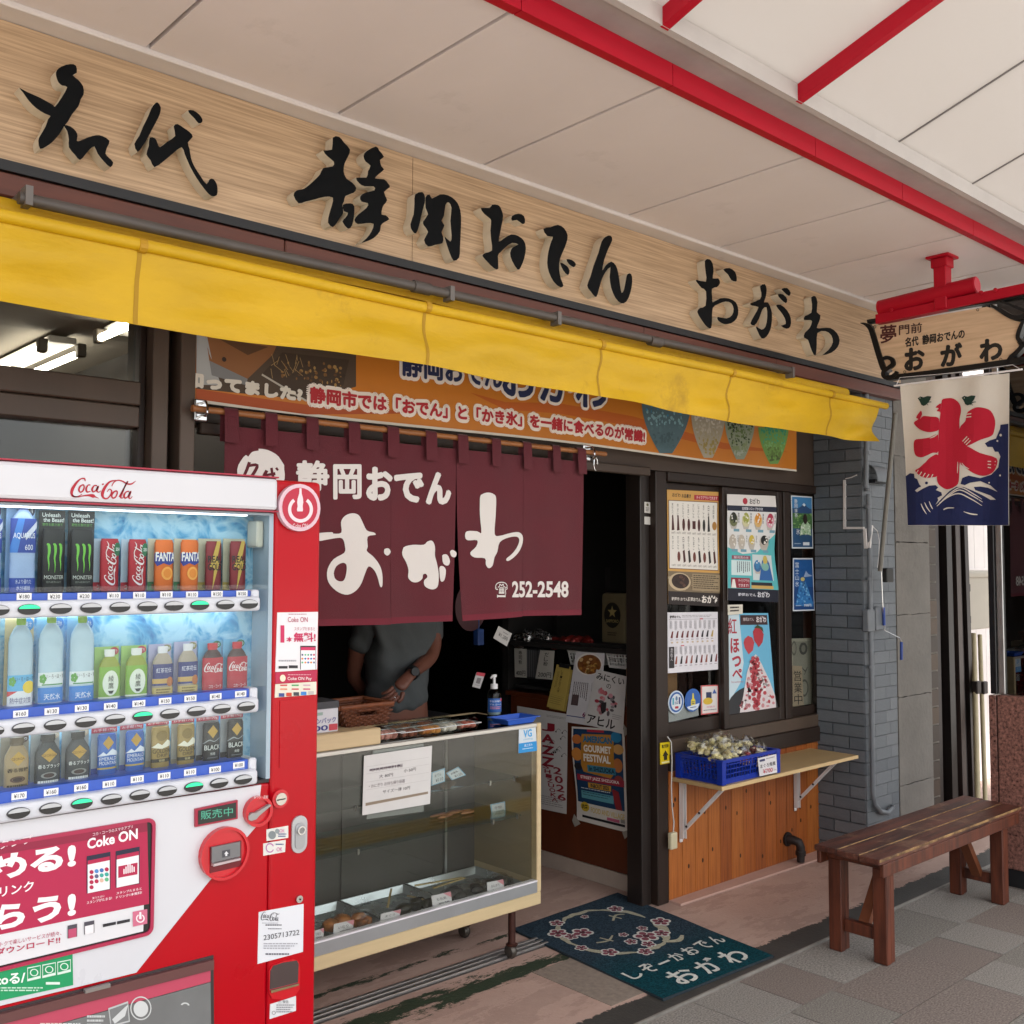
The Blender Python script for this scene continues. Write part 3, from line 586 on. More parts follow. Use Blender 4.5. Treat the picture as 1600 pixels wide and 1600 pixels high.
pr.ell(*bp_(349, 560), .0022, .024, '#2b1a10', 4)
p2 = Print(bmap, 3.52/.332, 0, 0, eps=.0007)
def btext(t, x0, y0, x1, y1, h, m, n, bold, out=None, ob=.1):       # baseline from (x0,y0) to (x1,y1), height h px
    u0, v0 = bp_(x0, y0-h); u1, v1 = bp_(x1, y1)
    if out: p2.fat(t, u0, v0, u1, v1, out, n-3, (ob*.055, ob*.60), 2)
    p2.fat(t, u0, v0, u1, v1, m, n, (bold*.035, bold*.4))
btext('知ってました?', 288, 609, 470, 624, 29, '#ddd8cc', 6, .035)
btext('静岡市では「おでん」と「かき氷」を一緒に食べるのが常識!', 484, 635, 1006, 692, 33, '#b01f2a', 6, .022, '#efe6dc', .085)
btext('静岡おでん', 628, 598, 784, 609, 56, '#1d2852', 6, .03, '#efe6dc', .09)
btext('おがわ', 786, 622, 946, 642, 74, '#1d2852', 6, .04, '#efe6dc', .09)
# shaved ice glasses
def cup(x, y0, w, y1, cols, seed):
    rg = random.Random(seed); pts = [(x-w, y0), (x+w, y0)]
    for t in (0, .2, .4, .6, .8, 1): pass
    left = [(x-w*(1-t**1.8*.75), y0+(y1-y0)*t) for t in [i/9 for i in range(10)]]; right = [(x+w*(1-t**1.8*.75), y0+(y1-y0)*t) for t in [i/9 for i in range(10)]]
    pr.poly([bp_(*p) for p in left+right[::-1]], cols[0], 2)
    for k in range(150):
        t = rg.random()**1.2*.9; ww = w*(1-t**1.8*.75)*.84; xx = x+rg.uniform(-ww, ww); yy = y0+(y1-y0)*t; c = cols[1:][min(len(cols)-2, int(t*(len(cols)-1)+rg.uniform(-.4, .4)) if t*(len(cols)-1) > .4 else 0)]
        pr.ell(*bp_(xx, yy), .0022*rg.uniform(.4, 1.4), .022*rg.uniform(.4, 1.4), c, 3+.01*k, 9)
cup(1040, 628, 39, 708, ('#4e6a74', '#2f7fa3', '#7fa9b4', '#55747c', '#3f5860', '#4a666e'), 1)
cup(1106, 645, 27, 714, ('#a69f8e', '#cfcac0', '#b9b3a4', '#a39a80', '#9a8a4c', '#a5924a'), 2)
cup(1156, 655, 24, 716, ('#8d9884', '#26381b', '#5d7440', '#33481f', '#7e8e66', '#a3aca0'), 3)
cup(1209, 666, 24, 724, ('#6f9a4c', '#2f8f6a', '#3fa17a', '#7db06a', '#5e7a38', '#4c5e2c'), 4)
pr.build('print', BN); p2.build('lettering', BN)
# ============================================================ noren curtain
NY = 3.08
NR = thing('noren_curtain', 'maroon split doorway curtain with large white brush lettering', 'curtain', (2.4, NY, 1.39))
CLOTH = mat('maroon_cloth', '#571420', .85, var=.10, vs=5, bump=.25, bs=420, sheen=.15)
NT = P(351, 665, 'Y', NY).z
def nord(X, Z):
    t = max(0, min(1, (NT-Z)/.66)); return (.010*sin(X*8.5+.6)+.005*sin(X*21+Z*2.2))*(.15+.85*t)
def nmap(u, v, h):
    q = P(u*1000, v*1000, 'Y', NY); return Vector((q.x, NY+nord(q.x, q.z)-h, q.z))
npx = [(351, 351), (487, 485), (611.5, 610.5), (713, 706), (818, 815.5), (912, 910.5)]     # slit positions at top / bottom
nbot = [985, 979, 976, 970.5, 963.5, 961]
for k in range(5):
    (t0, b0), (t1, b1) = npx[k], npx[k+1]
    if k == 3: t0, b0 = 713.6, 722
    else: t0, b0 = t0+.5, b0+.6
    xa0, xb0 = P(t0, 690, 'Y', NY).x, P(t1, 700, 'Y', NY).x; xa1, xb1 = P(b0, 970, 'Y', NY).x, P(b1, 970, 'Y', NY).x
    za, zb = P(b0, nbot[k]-(1 if k != 3 else 0), 'Y', NY).z, P(b1, nbot[k+1], 'Y', NY).z
    def pan(u, v):
        w = v*v; x = (xa0+(xb0-xa0)*u)*(1-w)+(xa1+(xb1-xa1)*u)*w; z = NT+(za+(zb-za)*u-NT)*v; return Vector((x, NY+nord(x, z), z))
    mb = MB(); mb.grid(pan, 14, 22); mb.grid(lambda u, v: pan(u, v)+Vector((0, .0016, 0)), 14, 22); pnl = finish(mb, 'cloth_panel', CLOTH, NR, smooth=True)
    finish(MB().grid(lambda u, v: pan(u, 1-.035*v)+Vector((0, -.0012, 0)), 14, 2), 'hem', mat('maroon_hem', '#6a1c2b', .85, var=.08, vs=8), pnl)
loops = [(347, 369), (411, 430), (475, 494), (541, 559), (602, 620), (662, 679), (712, 728), (765, 779), (814, 827), (860, 872), (899, 912)]
RODZ = P(640, 675.5, 'Y', NY).z
for a, b in loops:
    xa, xb = P(a, 680, 'Y', NY).x, P(b, 680, 'Y', NY).x
    def lp(u, v):
        x = xa+(xb-xa)*u; a_ = -pi/2+v*pi
        if v < .3: return Vector((x, NY-.020+.015*v, NT-.055+(RODZ+.0-NT+.055)*v/.3))
        if v < .7: t = (v-.3)/.4; return Vector((x, NY-.0155*cos(pi*t), RODZ+.0155*sin(pi*t)))
        return Vector((x, NY+.0155, RODZ-(RODZ-NT+.05)*(v-.7)/.3))
    finish(MB().grid(lp, 1, 16), 'hanging_loop', CLOTH, NR, smooth=True)
WPR = mat('white_dye', '#dcd7d2', .85, bump=.2, bs=420)
pr = Print(nmap, 1.0, 70, 70, base=.0022)
s3 = lambda L: [((480+x/3.5556)/1000, (750+y/3.5556)/1000) for x, y in L]
pr.poly([csmooth(q) for q in (s3([(40,300),(130,290),(140,298),(185,292),(183,235),(205,200),(245,185),(280,195),(300,230),(325,280),(365,292),(373,305),(330,315),(330,370),(325,395),(360,425),(395,470),(412,520),(413,585),(400,592),(385,540),(365,500),(335,480),(315,520),(295,575),(265,615),(220,637),(170,625),(125,590),(103,550),(105,495),(140,440),(200,405),(205,370),(190,325),(140,325),(40,340)]), s3([(140,520),(155,480),(190,460),(212,470),(213,510),(200,555),(175,563),(150,550)]))], WPR)
for L in ([(425,385),(450,380),(463,400),(445,420),(425,408)], [(540,375),(590,360),(650,360),(670,342),(695,338),(710,370),(710,420),(720,460),(730,520),(728,580),(715,603),(690,607),(660,590),(655,560),(672,540),(665,522),(650,525),(645,550),(620,568),(590,565),(568,540),(570,500),(555,455),(533,415)],
          [(748,420),(775,415),(790,450),(780,475),(755,465)], [(790,400),(805,388),(827,405),(820,428),(800,425)], [(733,490),(750,478),(768,500),(760,555),(740,560)],
          [(955,100),(970,78),(1000,70),(1030,80),(1042,105),(1038,200),(1032,300),(1060,310),(1120,295),(1170,290),(1195,310),(1195,350),(1175,395),(1140,430),(1105,450),(1095,438),(1130,410),(1160,375),(1175,335),(1160,315),(1110,320),(1060,345),(1045,400),(1030,430),(1020,475),(1000,490),(985,470),(980,435),(925,430),(903,405),(935,370),(940,335),(890,335),(875,315),(885,285),(940,285),(962,292),(955,200)]): pr.poly(csmooth(s3(L)), WPR)
for t, x0, x1, y0, y1 in (('静', 463, 512, 721, 767), ('岡', 521, 562, 727, 779), ('お', 573, 611, 732, 780), ('で', 618, 660, 741, 783), ('ん', 668, 702, 740, 786)):
    pr.fat(t, x0/1000, y0/1000, x1/1000, y1/1000, WPR, 1, (.0016, .0016) if t in '静岡' else (.0026, .0026))
pr.text('☎', .7705, .909, .7895, .935, WPR, 1, .01); pr.text('252-2548', .797, .908, .8895, .9335, WPR, 1, .03)
rg = random.Random(4)
pr.poly([((408+37*cos(a)*(1+rg.uniform(-.03, .03)))/1000, (741+40*sin(a)*(1+rg.uniform(-.03, .03)))/1000) for a in [2*pi*k/34 for k in range(34)]], WPR)
pr.stroke([(.386, .712, .005), (.393, .704, .005), (.404, .702, .004)], CLOTH, 2)
for q in ([(390, 722, 5), (385, 736, 5), (378, 750, 4)], [(388, 728, 4), (402, 727, 5), (395, 742, 5), (382, 756, 4)], [(388, 748, 4), (400, 746, 4), (401, 756, 4), (389, 757, 4), (388, 748, 4)],
          [(417, 735, 5), (411, 747, 5), (406, 756, 3)], [(414, 745, 4), (413, 760, 4)], [(412, 743, 3), (430, 740, 5)], [(424, 731, 4), (427, 746, 4), (436, 760, 4)], [(431, 731, 4), (434, 735, 3)]):
    pr.stroke([(a/1000, b/1000, c/1000) for a, b, c in q], CLOTH, 2)
pr.build('lettering', NR)
# bamboo rod and its chrome hooks
BAM = mat('bamboo', '#9a6338', .45, var=.2, vs=10, stretch=(1, 6, 6))
RD = thing('bamboo_rod', 'thin brown bamboo rod carrying the maroon doorway curtain', 'rod', (2.4, NY, RODZ))
ra, rb = P(300, 636, 'Y', NY).x, P(949, 710, 'Y', NY).x
mb = MB(); n = 16; pts = []; rr = []
for k in range(n):
    a = ra+(rb-ra)*k/n; b = ra+(rb-ra)*(k+1)/n
    for t, r in ((0, .0108), (.04, .0124), (.10, .0105), (.9, .0105)): pts.append((a+(b-a)*t, NY, RODZ)); rr.append(r)
mb.tube(pts, rr, 10); finish(mb, 'rod', BAM, RD, smooth=True)
for xp, what in ((319, 'chrome rod hook beside the door stiles'), (923, 'chrome rod hook with a dangling clip at the right end of the bamboo rod')):
    x = P(xp, 650, 'Y', NY).x; H = thing('rod_hook', what, 'hook', (x, NY, RODZ-.03))
    finish(MB().rbox(x-.022, x+.022, 3.10, 3.112, RODZ-.035, RODZ+.035, .004, 1).box(x-.015, x+.015, 3.112, 3.168, RODZ-.02, RODZ+.02), 'plate', STEEL, H)
    finish(MB().tube([(x, 3.10, RODZ+.022), (x, 3.07, RODZ+.024), (x, 3.058, RODZ+.01), (x, 3.058, RODZ-.012), (x, 3.07, RODZ-.022), (x, 3.10, RODZ-.018)], .004, 8), 'hook', STEEL, H, smooth=True)
    if xp > 800: finish(MB().tube([(x+.02+.012*cos(a), 3.07, RODZ-.05+.028*sin(a)) for a in [2*pi*k/14*.8 for k in range(15)]], .003, 8), 'clip', STEEL, H, smooth=True)
# ============================================================ projecting sign hung from the soffit
HX = 4.665
hp = lambda x, y, d=0: P(x, y, 'X', HX)+Vector((d, 0, 0))
k5 = lambda L: [(1300+x/5.3333, 380+y/5.3333) for x, y in L]
HS = thing('hanging_sign', 'projecting wooden shop sign with black scroll frame hung from a red bracket', 'sign', P(1490, 590, 'X', HX))
bd = k5([(350,690),(1290,530),(1345,545),(1400,580),(1460,620),(1520,645),(1580,660),(1560,715),(1540,765),(1545,830),(1562,855),(1520,900),(1480,930),(1455,975),(1420,1000),(560,1118),(520,1075),(470,1030),(420,1035)])
HW = mat('hanging_sign_wood', '#c3a483', .5, var=.10, vs=5, stretch=(1, .5, 8), col2='#d0b394')
finish(MB().prism([hp(*p) for p in bd], (.016, 0, 0)), 'board', HW, HS)
def ribbon(mb, pts, d0, d1, k=5, sm=True):
    pts = smoothpath(pts, k) if sm else pts; L = []; R = []
    for i, p in enumerate(pts):
        a = pts[max(i-1, 0)]; b = pts[min(i+1, len(pts)-1)]; dx, dy = b[0]-a[0], b[1]-a[1]; l = math.hypot(dx, dy) or 1
        L.append((p[0]-dy/l*p[2]/2, p[1]+dx/l*p[2]/2)); R.append((p[0]+dy/l*p[2]/2, p[1]-dx/l*p[2]/2))
    for i in range(len(pts)-1):
        q = [hp(*L[i], d0), hp(*L[i+1], d0), hp(*R[i+1], d0), hp(*R[i], d0)]
        mb.prism(q, (d1-d0, 0, 0))
    return mb
k5w = lambda L: [(1300+x/5.3333, 380+y/5.3333, w/5.3333) for x, y, w in L]
FR = mat('black_iron', '#0e0e10', .42, metal=.3, var=.2, vs=20)
mb = MB()
ribbon(mb, k5w([(245, 668, 6), (290, 680, 26), (330, 720, 40), (360, 810, 44), (395, 930, 44), (430, 1035, 46), (440, 1060, 30)]), -.010, .03)
ribbon(mb, k5w([(300, 655, 30), (700, 590, 32), (1150, 510, 34), (1450, 462, 36), (1700, 420, 36)]), -.010, .03, 1)
ribbon(mb, k5w([(430, 965, 24), (465, 955, 30), (505, 970, 34), (515, 1010, 36), (480, 1040, 34), (440, 1070, 34), (440, 1110, 34), (480, 1125, 34), (530, 1100, 32), (548, 1070, 22)]), -.012, .03)
ribbon(mb, k5w([(460, 1125, 40), (800, 1085, 42), (1200, 1030, 44), (1480, 990, 46), (1750, 950, 46)]), -.010, .03, 1)
ribbon(mb, k5w([(1330, 520, 20), (1400, 555, 34), (1470, 600, 40), (1540, 625, 40), (1620, 600, 40), (1680, 540, 30)]), -.010, .03)
ribbon(mb, k5w([(1600, 650, 26), (1570, 720, 34), (1555, 790, 36), (1590, 850, 36), (1540, 915, 36), (1490, 960, 34), (1470, 1000, 30)]), -.010, .03)
ribbon(mb, k5w([(1590, 850, 40), (1680, 820, 60), (1760, 760, 60), (1800, 660, 60)]), -.010, .03)
ribbon(mb, k5w([(1400, 480, 16), (1500, 520, 20), (1600, 560, 30), (1700, 600, 40)]), -.008, .03)
finish(mb, 'scroll_frame', FR, HS)
hm = lambda u, v, h: P(u, v, 'X', HX)+Vector((-h, 0, 0))
pr = Print(hm, 1.0)
def htext(t, x0, y0, x1, y1, slope, m, bold):          # box in crop coords, text rising by slope
    pr = Print(hm, 1.0)
    vs, fs = glyphs(t)
    for k in range(8 if bold else 1):
        dx, dy = bold*160*cos(pi*k/4), bold*160*sin(pi*k/4); pr.tri([(1300+(x0+dx+x*(x1-x0))/5.3333, 380+(y0+dy+y*(y1-y0)+slope*x*(x1-x0))/5.3333) for x, y in vs], fs, m, 1+.1*k)
    pr.build('lettering', HS)
htext('夢', 405, 690, 535, 835, -.1, '#4a1a1a', .02); htext('門前', 560, 683, 750, 765, -.12, '#3a1c1a', .01)
htext('名代', 612, 790, 720, 865, -.15, '#15110f', .015); htext('静岡おでんの', 755, 768, 1105, 845, -.155, '#15110f', .015)
htext('お', 612, 885, 765, 1060, -.1, '#0d0c0c', .06); htext('が', 912, 850, 1078, 1025, -.1, '#0d0c0c', .06); htext('わ', 1238, 812, 1412, 985, -.1, '#0d0c0c', .06)
for x, y in ((358, 698), (1215, 555), (607, 1073), (1408, 968)): pr.ell(1300+x/5.3333, 380+y/5.3333, 2.4, 2.4, mat('screw_ring', '#6d6355', .3, metal=.8), 2, 12, inner=.55)
pr.build('screw_rings', HS)
# red hanger: post, flange, lamp hood and arm
m0 = P(1478, 404, 'Z', Zc); hy = m0.y
finish(MB().rbox(HX-.03, HX+.03, hy-.03, hy+.03, 2.80, Zc-.02, .004, 1).rbox(HX-.055, HX+.055, hy-.055, hy+.055, Zc-.012, Zc+.001, .003, 1).rbox(HX-.038, HX+.038, hy-.038, hy+.038, Zc-.055, Zc-.012, .003, 1), 'hanger_post', RED, HS)
a = P(1375, 482, 'X', HX); b = P(1526, 445, 'X', HX); r_ = .039
finish(MB().tube([a, b], r_, 20), 'lamp_hood', RED, HS, smooth=True)
finish(MB().tube([a+(a-b).normalized()*.004, a+(b-a)*.02], r_*.8, 20).tube([b, b+(b-a).normalized()*.004], r_*.86, 20), 'hood_end', mat('hood_end', '#b31a30', .45), HS)
a = P(1372, 500, 'X', HX); b = P(1700, 432, 'X', HX)
finish(MB().bar(a, b, .05, .045), 'arm', RED, HS)
for x, y in ((1398, 486), (1538, 459), (1560, 455)): finish(MB().lathe([(.009, -.03), (.009, -.036), (.004, -.038)], P(x, y, 'X', HX), 8, axis='X'), 'bolt', RED, HS)
# ============================================================ ice flag
FX = 4.655
FL = thing('ice_flag', 'white cloth flag with big red ice character above navy waves hung from the projecting sign', 'flag', P(1497, 822, 'X', FX))
def fw_(q): t = max(0, min(1, (2.43-q.z)/.62)); return .012*sin(q.y*13+1)*t+.006*sin(q.y*31+q.z*5)
def fmap(u, v, h):
    q = P(u*1000, v*1000, 'X', FX); return q+Vector((fw_(q)-h, 0, 0))
def flq(u, v, h=0): return fmap((1407+169.5*u+12*v*(1-u)+(.5*v)*u)/1000, (600.6-17.8*u+(220.6+17.4*u)*v)/1000, h)
FC = mat('flag_cotton', '#d8d2c8', .85, var=.03, vs=6, bump=.3, bs=500); 
mb = MB(); mb.grid(lambda u, v: flq(u, v), 24, 28); mb.grid(lambda u, v: flq(u, v, -.0015), 24, 28); finish(mb, 'cloth', FC, FL, smooth=True)
k6 = lambda L: [((1300+x/5.3333)/1000, (550+y/5.3333)/1000) for x, y in L]
RDY, NVY, GRN = mat('dye_red', '#b8102f', .85, bump=.3, bs=500), mat('dye_navy', '#111d4d', .85, bump=.3, bs=500), mat('dye_green', '#12352c', .85)
pr = Print(fmap, 1.0, 90, 90, base=.0018)
for L in ([(920,400),(960,385),(1010,388),(1060,430),(1075,490),(1062,560),(1062,650),(1065,760),(1070,880),(1065,960),(1060,1080),(1030,1120),(960,1145),(900,1110),(880,1060),(885,940),(892,800),(895,650),(905,540),(915,450)],
          [(740,490),(755,520),(735,560),(765,535),(830,540),(890,548),(900,600),(895,650),(830,670),(770,660),(720,635),(680,590),(720,560),(700,545)], [(915,430),(870,462),(895,470),(880,492),(905,500),(905,520)],
          [(890,690),(820,715),(750,725),(690,735),(683,800),(700,860),(750,880),(800,865),(850,840),(890,830)], [(890,860),(830,880),(790,920),(740,965),(700,990),(740,1030),(790,1050),(850,1045),(885,1020)],
          [(1062,640),(1110,580),(1120,540),(1135,500),(1200,465),(1260,465),(1320,490),(1355,570),(1345,660),(1320,700),(1240,730),(1140,780),(1066,790)], [(1066,780),(1140,790),(1230,840),(1365,885),(1360,960),(1320,1010),(1250,1032),(1180,1010),(1110,960),(1068,915)]): pr.poly(csmooth(k6(L)), RDY, 1)
pr.poly(csmooth(k6([(610,1035),(650,1010),(690,1015),(695,1050),(720,1060),(735,1095),(750,1120),(700,1155),(720,1170),(770,1140),(820,1115),(870,1110),(890,1130),(870,1150),(915,1170),(920,1195),(885,1215),(890,1235),(868,1275),(920,1220),(980,1160),(1040,1125),(1100,1125),(1160,1150),(1240,1190),(1310,1230),(1360,1230),(1310,1195),(1190,1150),(1180,1125),(1230,1120),(1290,1130),(1375,1165),(1310,1110),(1230,1075),(1150,1090),(1110,1110),(1075,1100),(1090,1050),(1140,1030),(1230,1050),(1320,1020),(1380,960),(1390,900),(1400,870),(1380,830),(1350,830),(1330,790),(1290,790),(1270,760),(1310,735),(1360,720),(1395,640),(1400,605),(1472,598),(1475,1443),(636,1443)]), 1), NVY, 1)
st = lambda L: [((1300+x/5.3333)/1000, (550+y/5.3333)/1000, w/5333.3) for x, y, w in L]
for L in ([(880,1285,5),(960,1215,9),(1060,1180,10),(1150,1220,9),(1240,1280,4)], [(900,1260,5),(980,1195,9),(1070,1150,9),(1170,1200,9),(1245,1250,4)], [(920,1240,4),(990,1175,8),(1080,1130,8),(1180,1185,8),(1240,1225,3)],
          [(910,1330,4),(960,1302,11),(1025,1300,4)], [(1100,1330,4),(1160,1350,11),(1225,1355,4)], [(755,1265,4),(775,1310,9),(800,1352,4)], [(785,1255,4),(805,1300,9),(830,1335,4)], [(820,1245,4),(835,1285,9),(848,1310,4)],
          [(825,720,4),(860,705,10),(890,680,4)], [(785,925,4),(810,890,9),(835,860,4)], [(1050,915,4),(1050,960,9),(1048,1010,4)], [(1085,925,4),(1110,955,9),(1145,975,4)], [(1290,910,8),(1360,912,8)], [(1290,935,8),(1355,940,8)], [(1290,960,8),(1340,968,8)], [(1090,745,7),(1130,705,7)], [(1105,760,7),(1145,720,7)], [(1120,775,7),(1158,738,7)],
          [(730,985,7),(712,1010,7)], [(760,1000,7),(740,1030,7)], [(790,1010,7),(770,1042,7)], [(820,1020,7),(800,1050,7)], [(850,1020,7),(835,1050,7)], [(1105,545,8),(1165,540,8)], [(1120,520,8),(1165,515,8)]): pr.stroke(st(L), FC, 2)
for x, y, r in ((1402, 692, 11), (1373, 740, 8), (1398, 1028, 8), (1300, 1088, 7)): pr.ell((1300+x/5.3333)/1000, (550+y/5.3333)/1000, r/5333, r/5333, FC, 2, 10)
for x, y, r in ((800, 1093, 12), (745, 1120, 9)): pr.ell((1300+x/5.3333)/1000, (550+y/5.3333)/1000, r/5333, r/5333, NVY, 2, 10)
for dx in (0, 370):
    pr.poly(k6([(x+dx-(4 if dx else 0), y-(5 if dx else 0)) for x, y in ((712,385),(735,370),(765,378),(800,368),(836,372),(825,400),(805,425),(785,445),(765,450),(745,440),(730,410))]), GRN, 1)
    pr.stroke(st([(785+dx, 440, 8), (810+dx, 420, 7), (835+dx, 418, 6)]), GRN, 1); pr.stroke(st([(790+dx, 430, 5), (808+dx, 445, 5)]), GRN, 1)
    pr.ell((1300+(733+dx)/5.3333)/1000, (550+383/5.3333)/1000, .0008, .0008, FC, 2, 8)
pr.build('dyed_print', FL)
mb = MB(); mb.tube([P(1397, 603, 'X', FX), P(1597, 577, 'X', FX)], .0045, 8); finish(mb, 'flag_rod', WHITEP, FL)
finish(MB().tube([P(1400, 603, 'X', FX), P(1406, 590, 'X', FX), P(1497, 582, 'X', FX)], .0012, 6).tube([P(1595, 577, 'X', FX), P(1582, 570, 'X', FX), P(1497, 582, 'X', FX)], .0012, 6), 'cord', WHITEP, FL)
# ============================================================ vending machine
VY = 2.40
VM = thing('vending_machine', 'red and white drinks vending machine standing in front of the shop window', 'vending machine', (.89, 2.74, 0))
vx = lambda x: P(x, 1000, 'Y', VY).x
def vp(x, y, Y=VY): q = P(x, y, 'Y', VY); return Vector((q.x, Y, q.z))
def slab(L, y0, y1, mb=None): return (mb or MB()).prism([vp(x, y, y0) for x, y in L], (0, y1-y0, 0))
def rrect(x0, x1, z0, z1, r, n=5):
    o = []
    for cx, cz, a in ((x1-r, z1-r, 0), (x0+r, z1-r, 90), (x0+r, z0+r, 180), (x1-r, z0+r, 270)):
        o += [(cx+r*cos(radians(a+90*i/n)), cz+r*sin(radians(a+90*i/n))) for i in range(n+1)]
    return o
def plate(x0, x1, z0, z1, y0, y1, r=.01, n=5): return MB().prism([(x, y0, z) for x, z in rrect(x0, x1, z0, z1, r, n)], (0, y1-y0, 0))
XL, XC, XR = .28, vx(425), 1.487
VW = mat('vending_white', '#cfd0d6', .3, var=.015, vs=2, coat=.3)
finish(MB().rbox(XL, XR, 2.50, 3.10, .04, 1.825, .012, 2), 'cabinet', REDM, VM)
finish(MB().box(XL+.02, XR-.02, 2.44, 3.05, 0, .039), 'plinth', BLACK, VM)
finish(MB().rbox(XC+.001, XR, VY, 2.499, .045, 1.828, .012, 3), 'side_column', REDM, VM)
finish(MB().rbox(XL, XC, 2.378, 2.499, vp(200, 789).z, 1.829, .010, 2), 'header', VW, VM)
hz = vp(200, 789).z
for z in (hz-.004, 1.8295): finish(MB().box(XL, XC, 2.376, 2.42, z, z+.0035), 'header_trim', mat('trim_red', '#a01733', .4), VM)
zr = vp(0, 1284).z
finish(MB().rbox(XL, XC-.001, VY, 2.499, .045, zr-.006, .006, 2), 'lower_door', REDM, VM)
finish(MB().box(XL, XC, 2.405, 2.47, zr-.005, zr+.004), 'door_gap', mat('gap_dark', '#2a2427', .6), VM)
# ice backdrop and window reveal
def ice():
    m = bpy.data.materials.new('ice_backdrop'); m.use_nodes = True; n = m.node_tree.nodes; l = m.node_tree.links; b = n['Principled BSDF']; b.inputs['Roughness'].default_value = .4
    tc = n.new('ShaderNodeTexCoord'); vo = n.new('ShaderNodeTexVoronoi'); vo.inputs['Scale'].default_value = 34; nz = n.new('ShaderNodeTexNoise'); nz.inputs['Scale'].default_value = 11; nz.inputs['Detail'].default_value = 8; nz.inputs['Distortion'].default_value = 1.5
    l.new(tc.outputs['Object'], nz.inputs[0]); mp = n.new('ShaderNodeMix'); mp.data_type = 'VECTOR'; mp.inputs[0].default_value = .12; l.new(tc.outputs['Object'], mp.inputs[4]); l.new(nz.outputs[1], mp.inputs[5]); l.new(mp.outputs[1], vo.inputs[0])
    ad = n.new('ShaderNodeMath'); ad.operation = 'ADD'; l.new(nz.outputs[0], ad.inputs[0]); mu = n.new('ShaderNodeMath'); mu.operation = 'MULTIPLY'; mu.inputs[1].default_value = .45; l.new(vo.outputs['Distance'], mu.inputs[0]); l.new(mu.outputs[0], ad.inputs[1])
    cr = n.new('ShaderNodeValToRGB'); e = cr.color_ramp.elements; e[0].position = .42; e[0].color = lin('#1f6ea8'); e[1].position = .85; e[1].color = lin('#a4cfe4'); q = e.new(.6); q.color = lin('#4f9fcb')
    l.new(ad.outputs[0], cr.inputs[0]); l.new(cr.outputs[0], b.inputs['Base Color']); return m
finish(MB().box(XL, XC-.002, 2.487, 2.495, zr, hz), 'backdrop', ice(), VM)
REV = mat('window_reveal', '#9fb0bd', .35, var=.05)
finish(MB().box(XC-.012, XC, 2.401, 2.486, zr+.005, hz-.006), 'window_reveal', REV, VM)
finish(MB().box(XL, XC-.012, 2.401, 2.486, hz-.012, hz-.0055), 'window_reveal', REV, VM)
finish(MB().rbox(XC-.034, XC-.014, 2.425, 2.480, vp(415, 855).z, vp(415, 813).z, .004, 1), 'light_block', mat('cream_plastic', '#cfcabb', .4), VM)
BLU = mat('price_rail_blue', '#2f55b4', .35, var=.12, vs=14); BTN = mat('button_black', '#17181b', .25); BTT = mat('button_clear', '#b9bcc0', .15); LED = mat('button_lit', '#1fae74', .3, emit='#25c888', es=.5)
lipm = mat('lip_white', '#cdd0d8', .3, coat=.2)
rows = [dict(bz=1.5275, tags=[(37, 932, '180'), (85, 932, '230'), (131, 931.5, '230'), (177, 930.5, '110'), (217, 930, '110'), (259, 929, '110'), (299, 929, '110'), (338, 928, '150'), (377, 927.5, '150')], lip=951, btn=[-12, 37, 86, 133, 178, 221, 262, 302, 342, 379], lit=(1, 7)),
        dict(bz=1.2785, tags=[(31.5, 1115, '160'), (80, 1111, '130'), (127, 1106, '130'), (172, 1103, '140'), (216, 1099, '140'), (257, 1095, '150'), (296.5, 1091, '150'), (336, 1088, '140'), (375, 1084, '140')], lip=1134, btn=[-15, 33, 82, 129, 174, 217, 259, 300, 339, 377], lit=(5,)),
        dict(bz=1.1015, tags=[(29, 1243, '170'), (79, 1237, '160'), (126, 1230, '160'), (170, 1224.5, '110'), (213.5, 1217, '110'), (255.5, 1212, '110'), (296, 1206, '110'), (335, 1202, '100'), (372, 1195, '100')], lip=1264, btn=[-20, 29, 78, 126, 171.5, 215, 257, 298, 337, 374], lit=(3, 7))]
zedge = []
for r in rows:
    bz = r['bz']; lz = vp(33, r['lip']).z; X1 = vx(393); zedge.append((bz+.014, lz-.021))
    finish(MB().box(XL, X1-.006, 2.398, 2.484, bz-.0125, bz+.0125), 'price_rail', BLU, VM)
    finish(MB().rbox(X1-.004, X1+.018, 2.394, 2.484, bz-.020, bz+.014, .004, 1), 'rail_end', lipm, VM)
    finish(MB().rbox(XL, X1+.010, 2.372, 2.484, lz-.0195, lz+.0175, .008, 3), 'button_rail', lipm, VM, smooth=True)
    for i, bx in enumerate(r['btn']):
        x = vx(bx); b = finish(MB().prism([(x+.0235*cos(a), 2.366, lz-.001+.0118*sin(a)) for a in [2*pi*k/20 for k in range(20)]], (0, .008, 0)), 'button', BTN, VM)
        finish(MB().prism([(x+.0215*cos(a), 2.3645, lz+.0008+.0088*sin(a)) for a in [pi*k/12 for k in range(13)]], (0, .003, 0)), 'button_window', LED if i in r['lit'] else BTT, b)
    for tx, ty, s in r['tags']:
        pr = Print(planemap((0, 2.3975, 0), (1, 0, 0), (0, 0, -1)), 1); q = vp(tx, ty); pr.rect(q.x-.0155, -q.z-.0075, q.x+.0155, -q.z+.0075, '#e8e8e8', 1); pr.text('¥'+s, q.x-.011, -q.z-.0045, q.x+.011, -q.z+.0045, '#2a2a2a', 2, .01)
        pr.greek(q.x-.015, -q.z+.009, q.x+.018, -q.z+.0125, 1, '#9fb4e0', 1, .5, int(tx)); pr.build('price_label', VM)
FILLGLOW = mat('added_window_glow', '#ffffff', .4, emit='#eef6ff', es=2.2)  # glow of the added strips that brighten the sample drinks
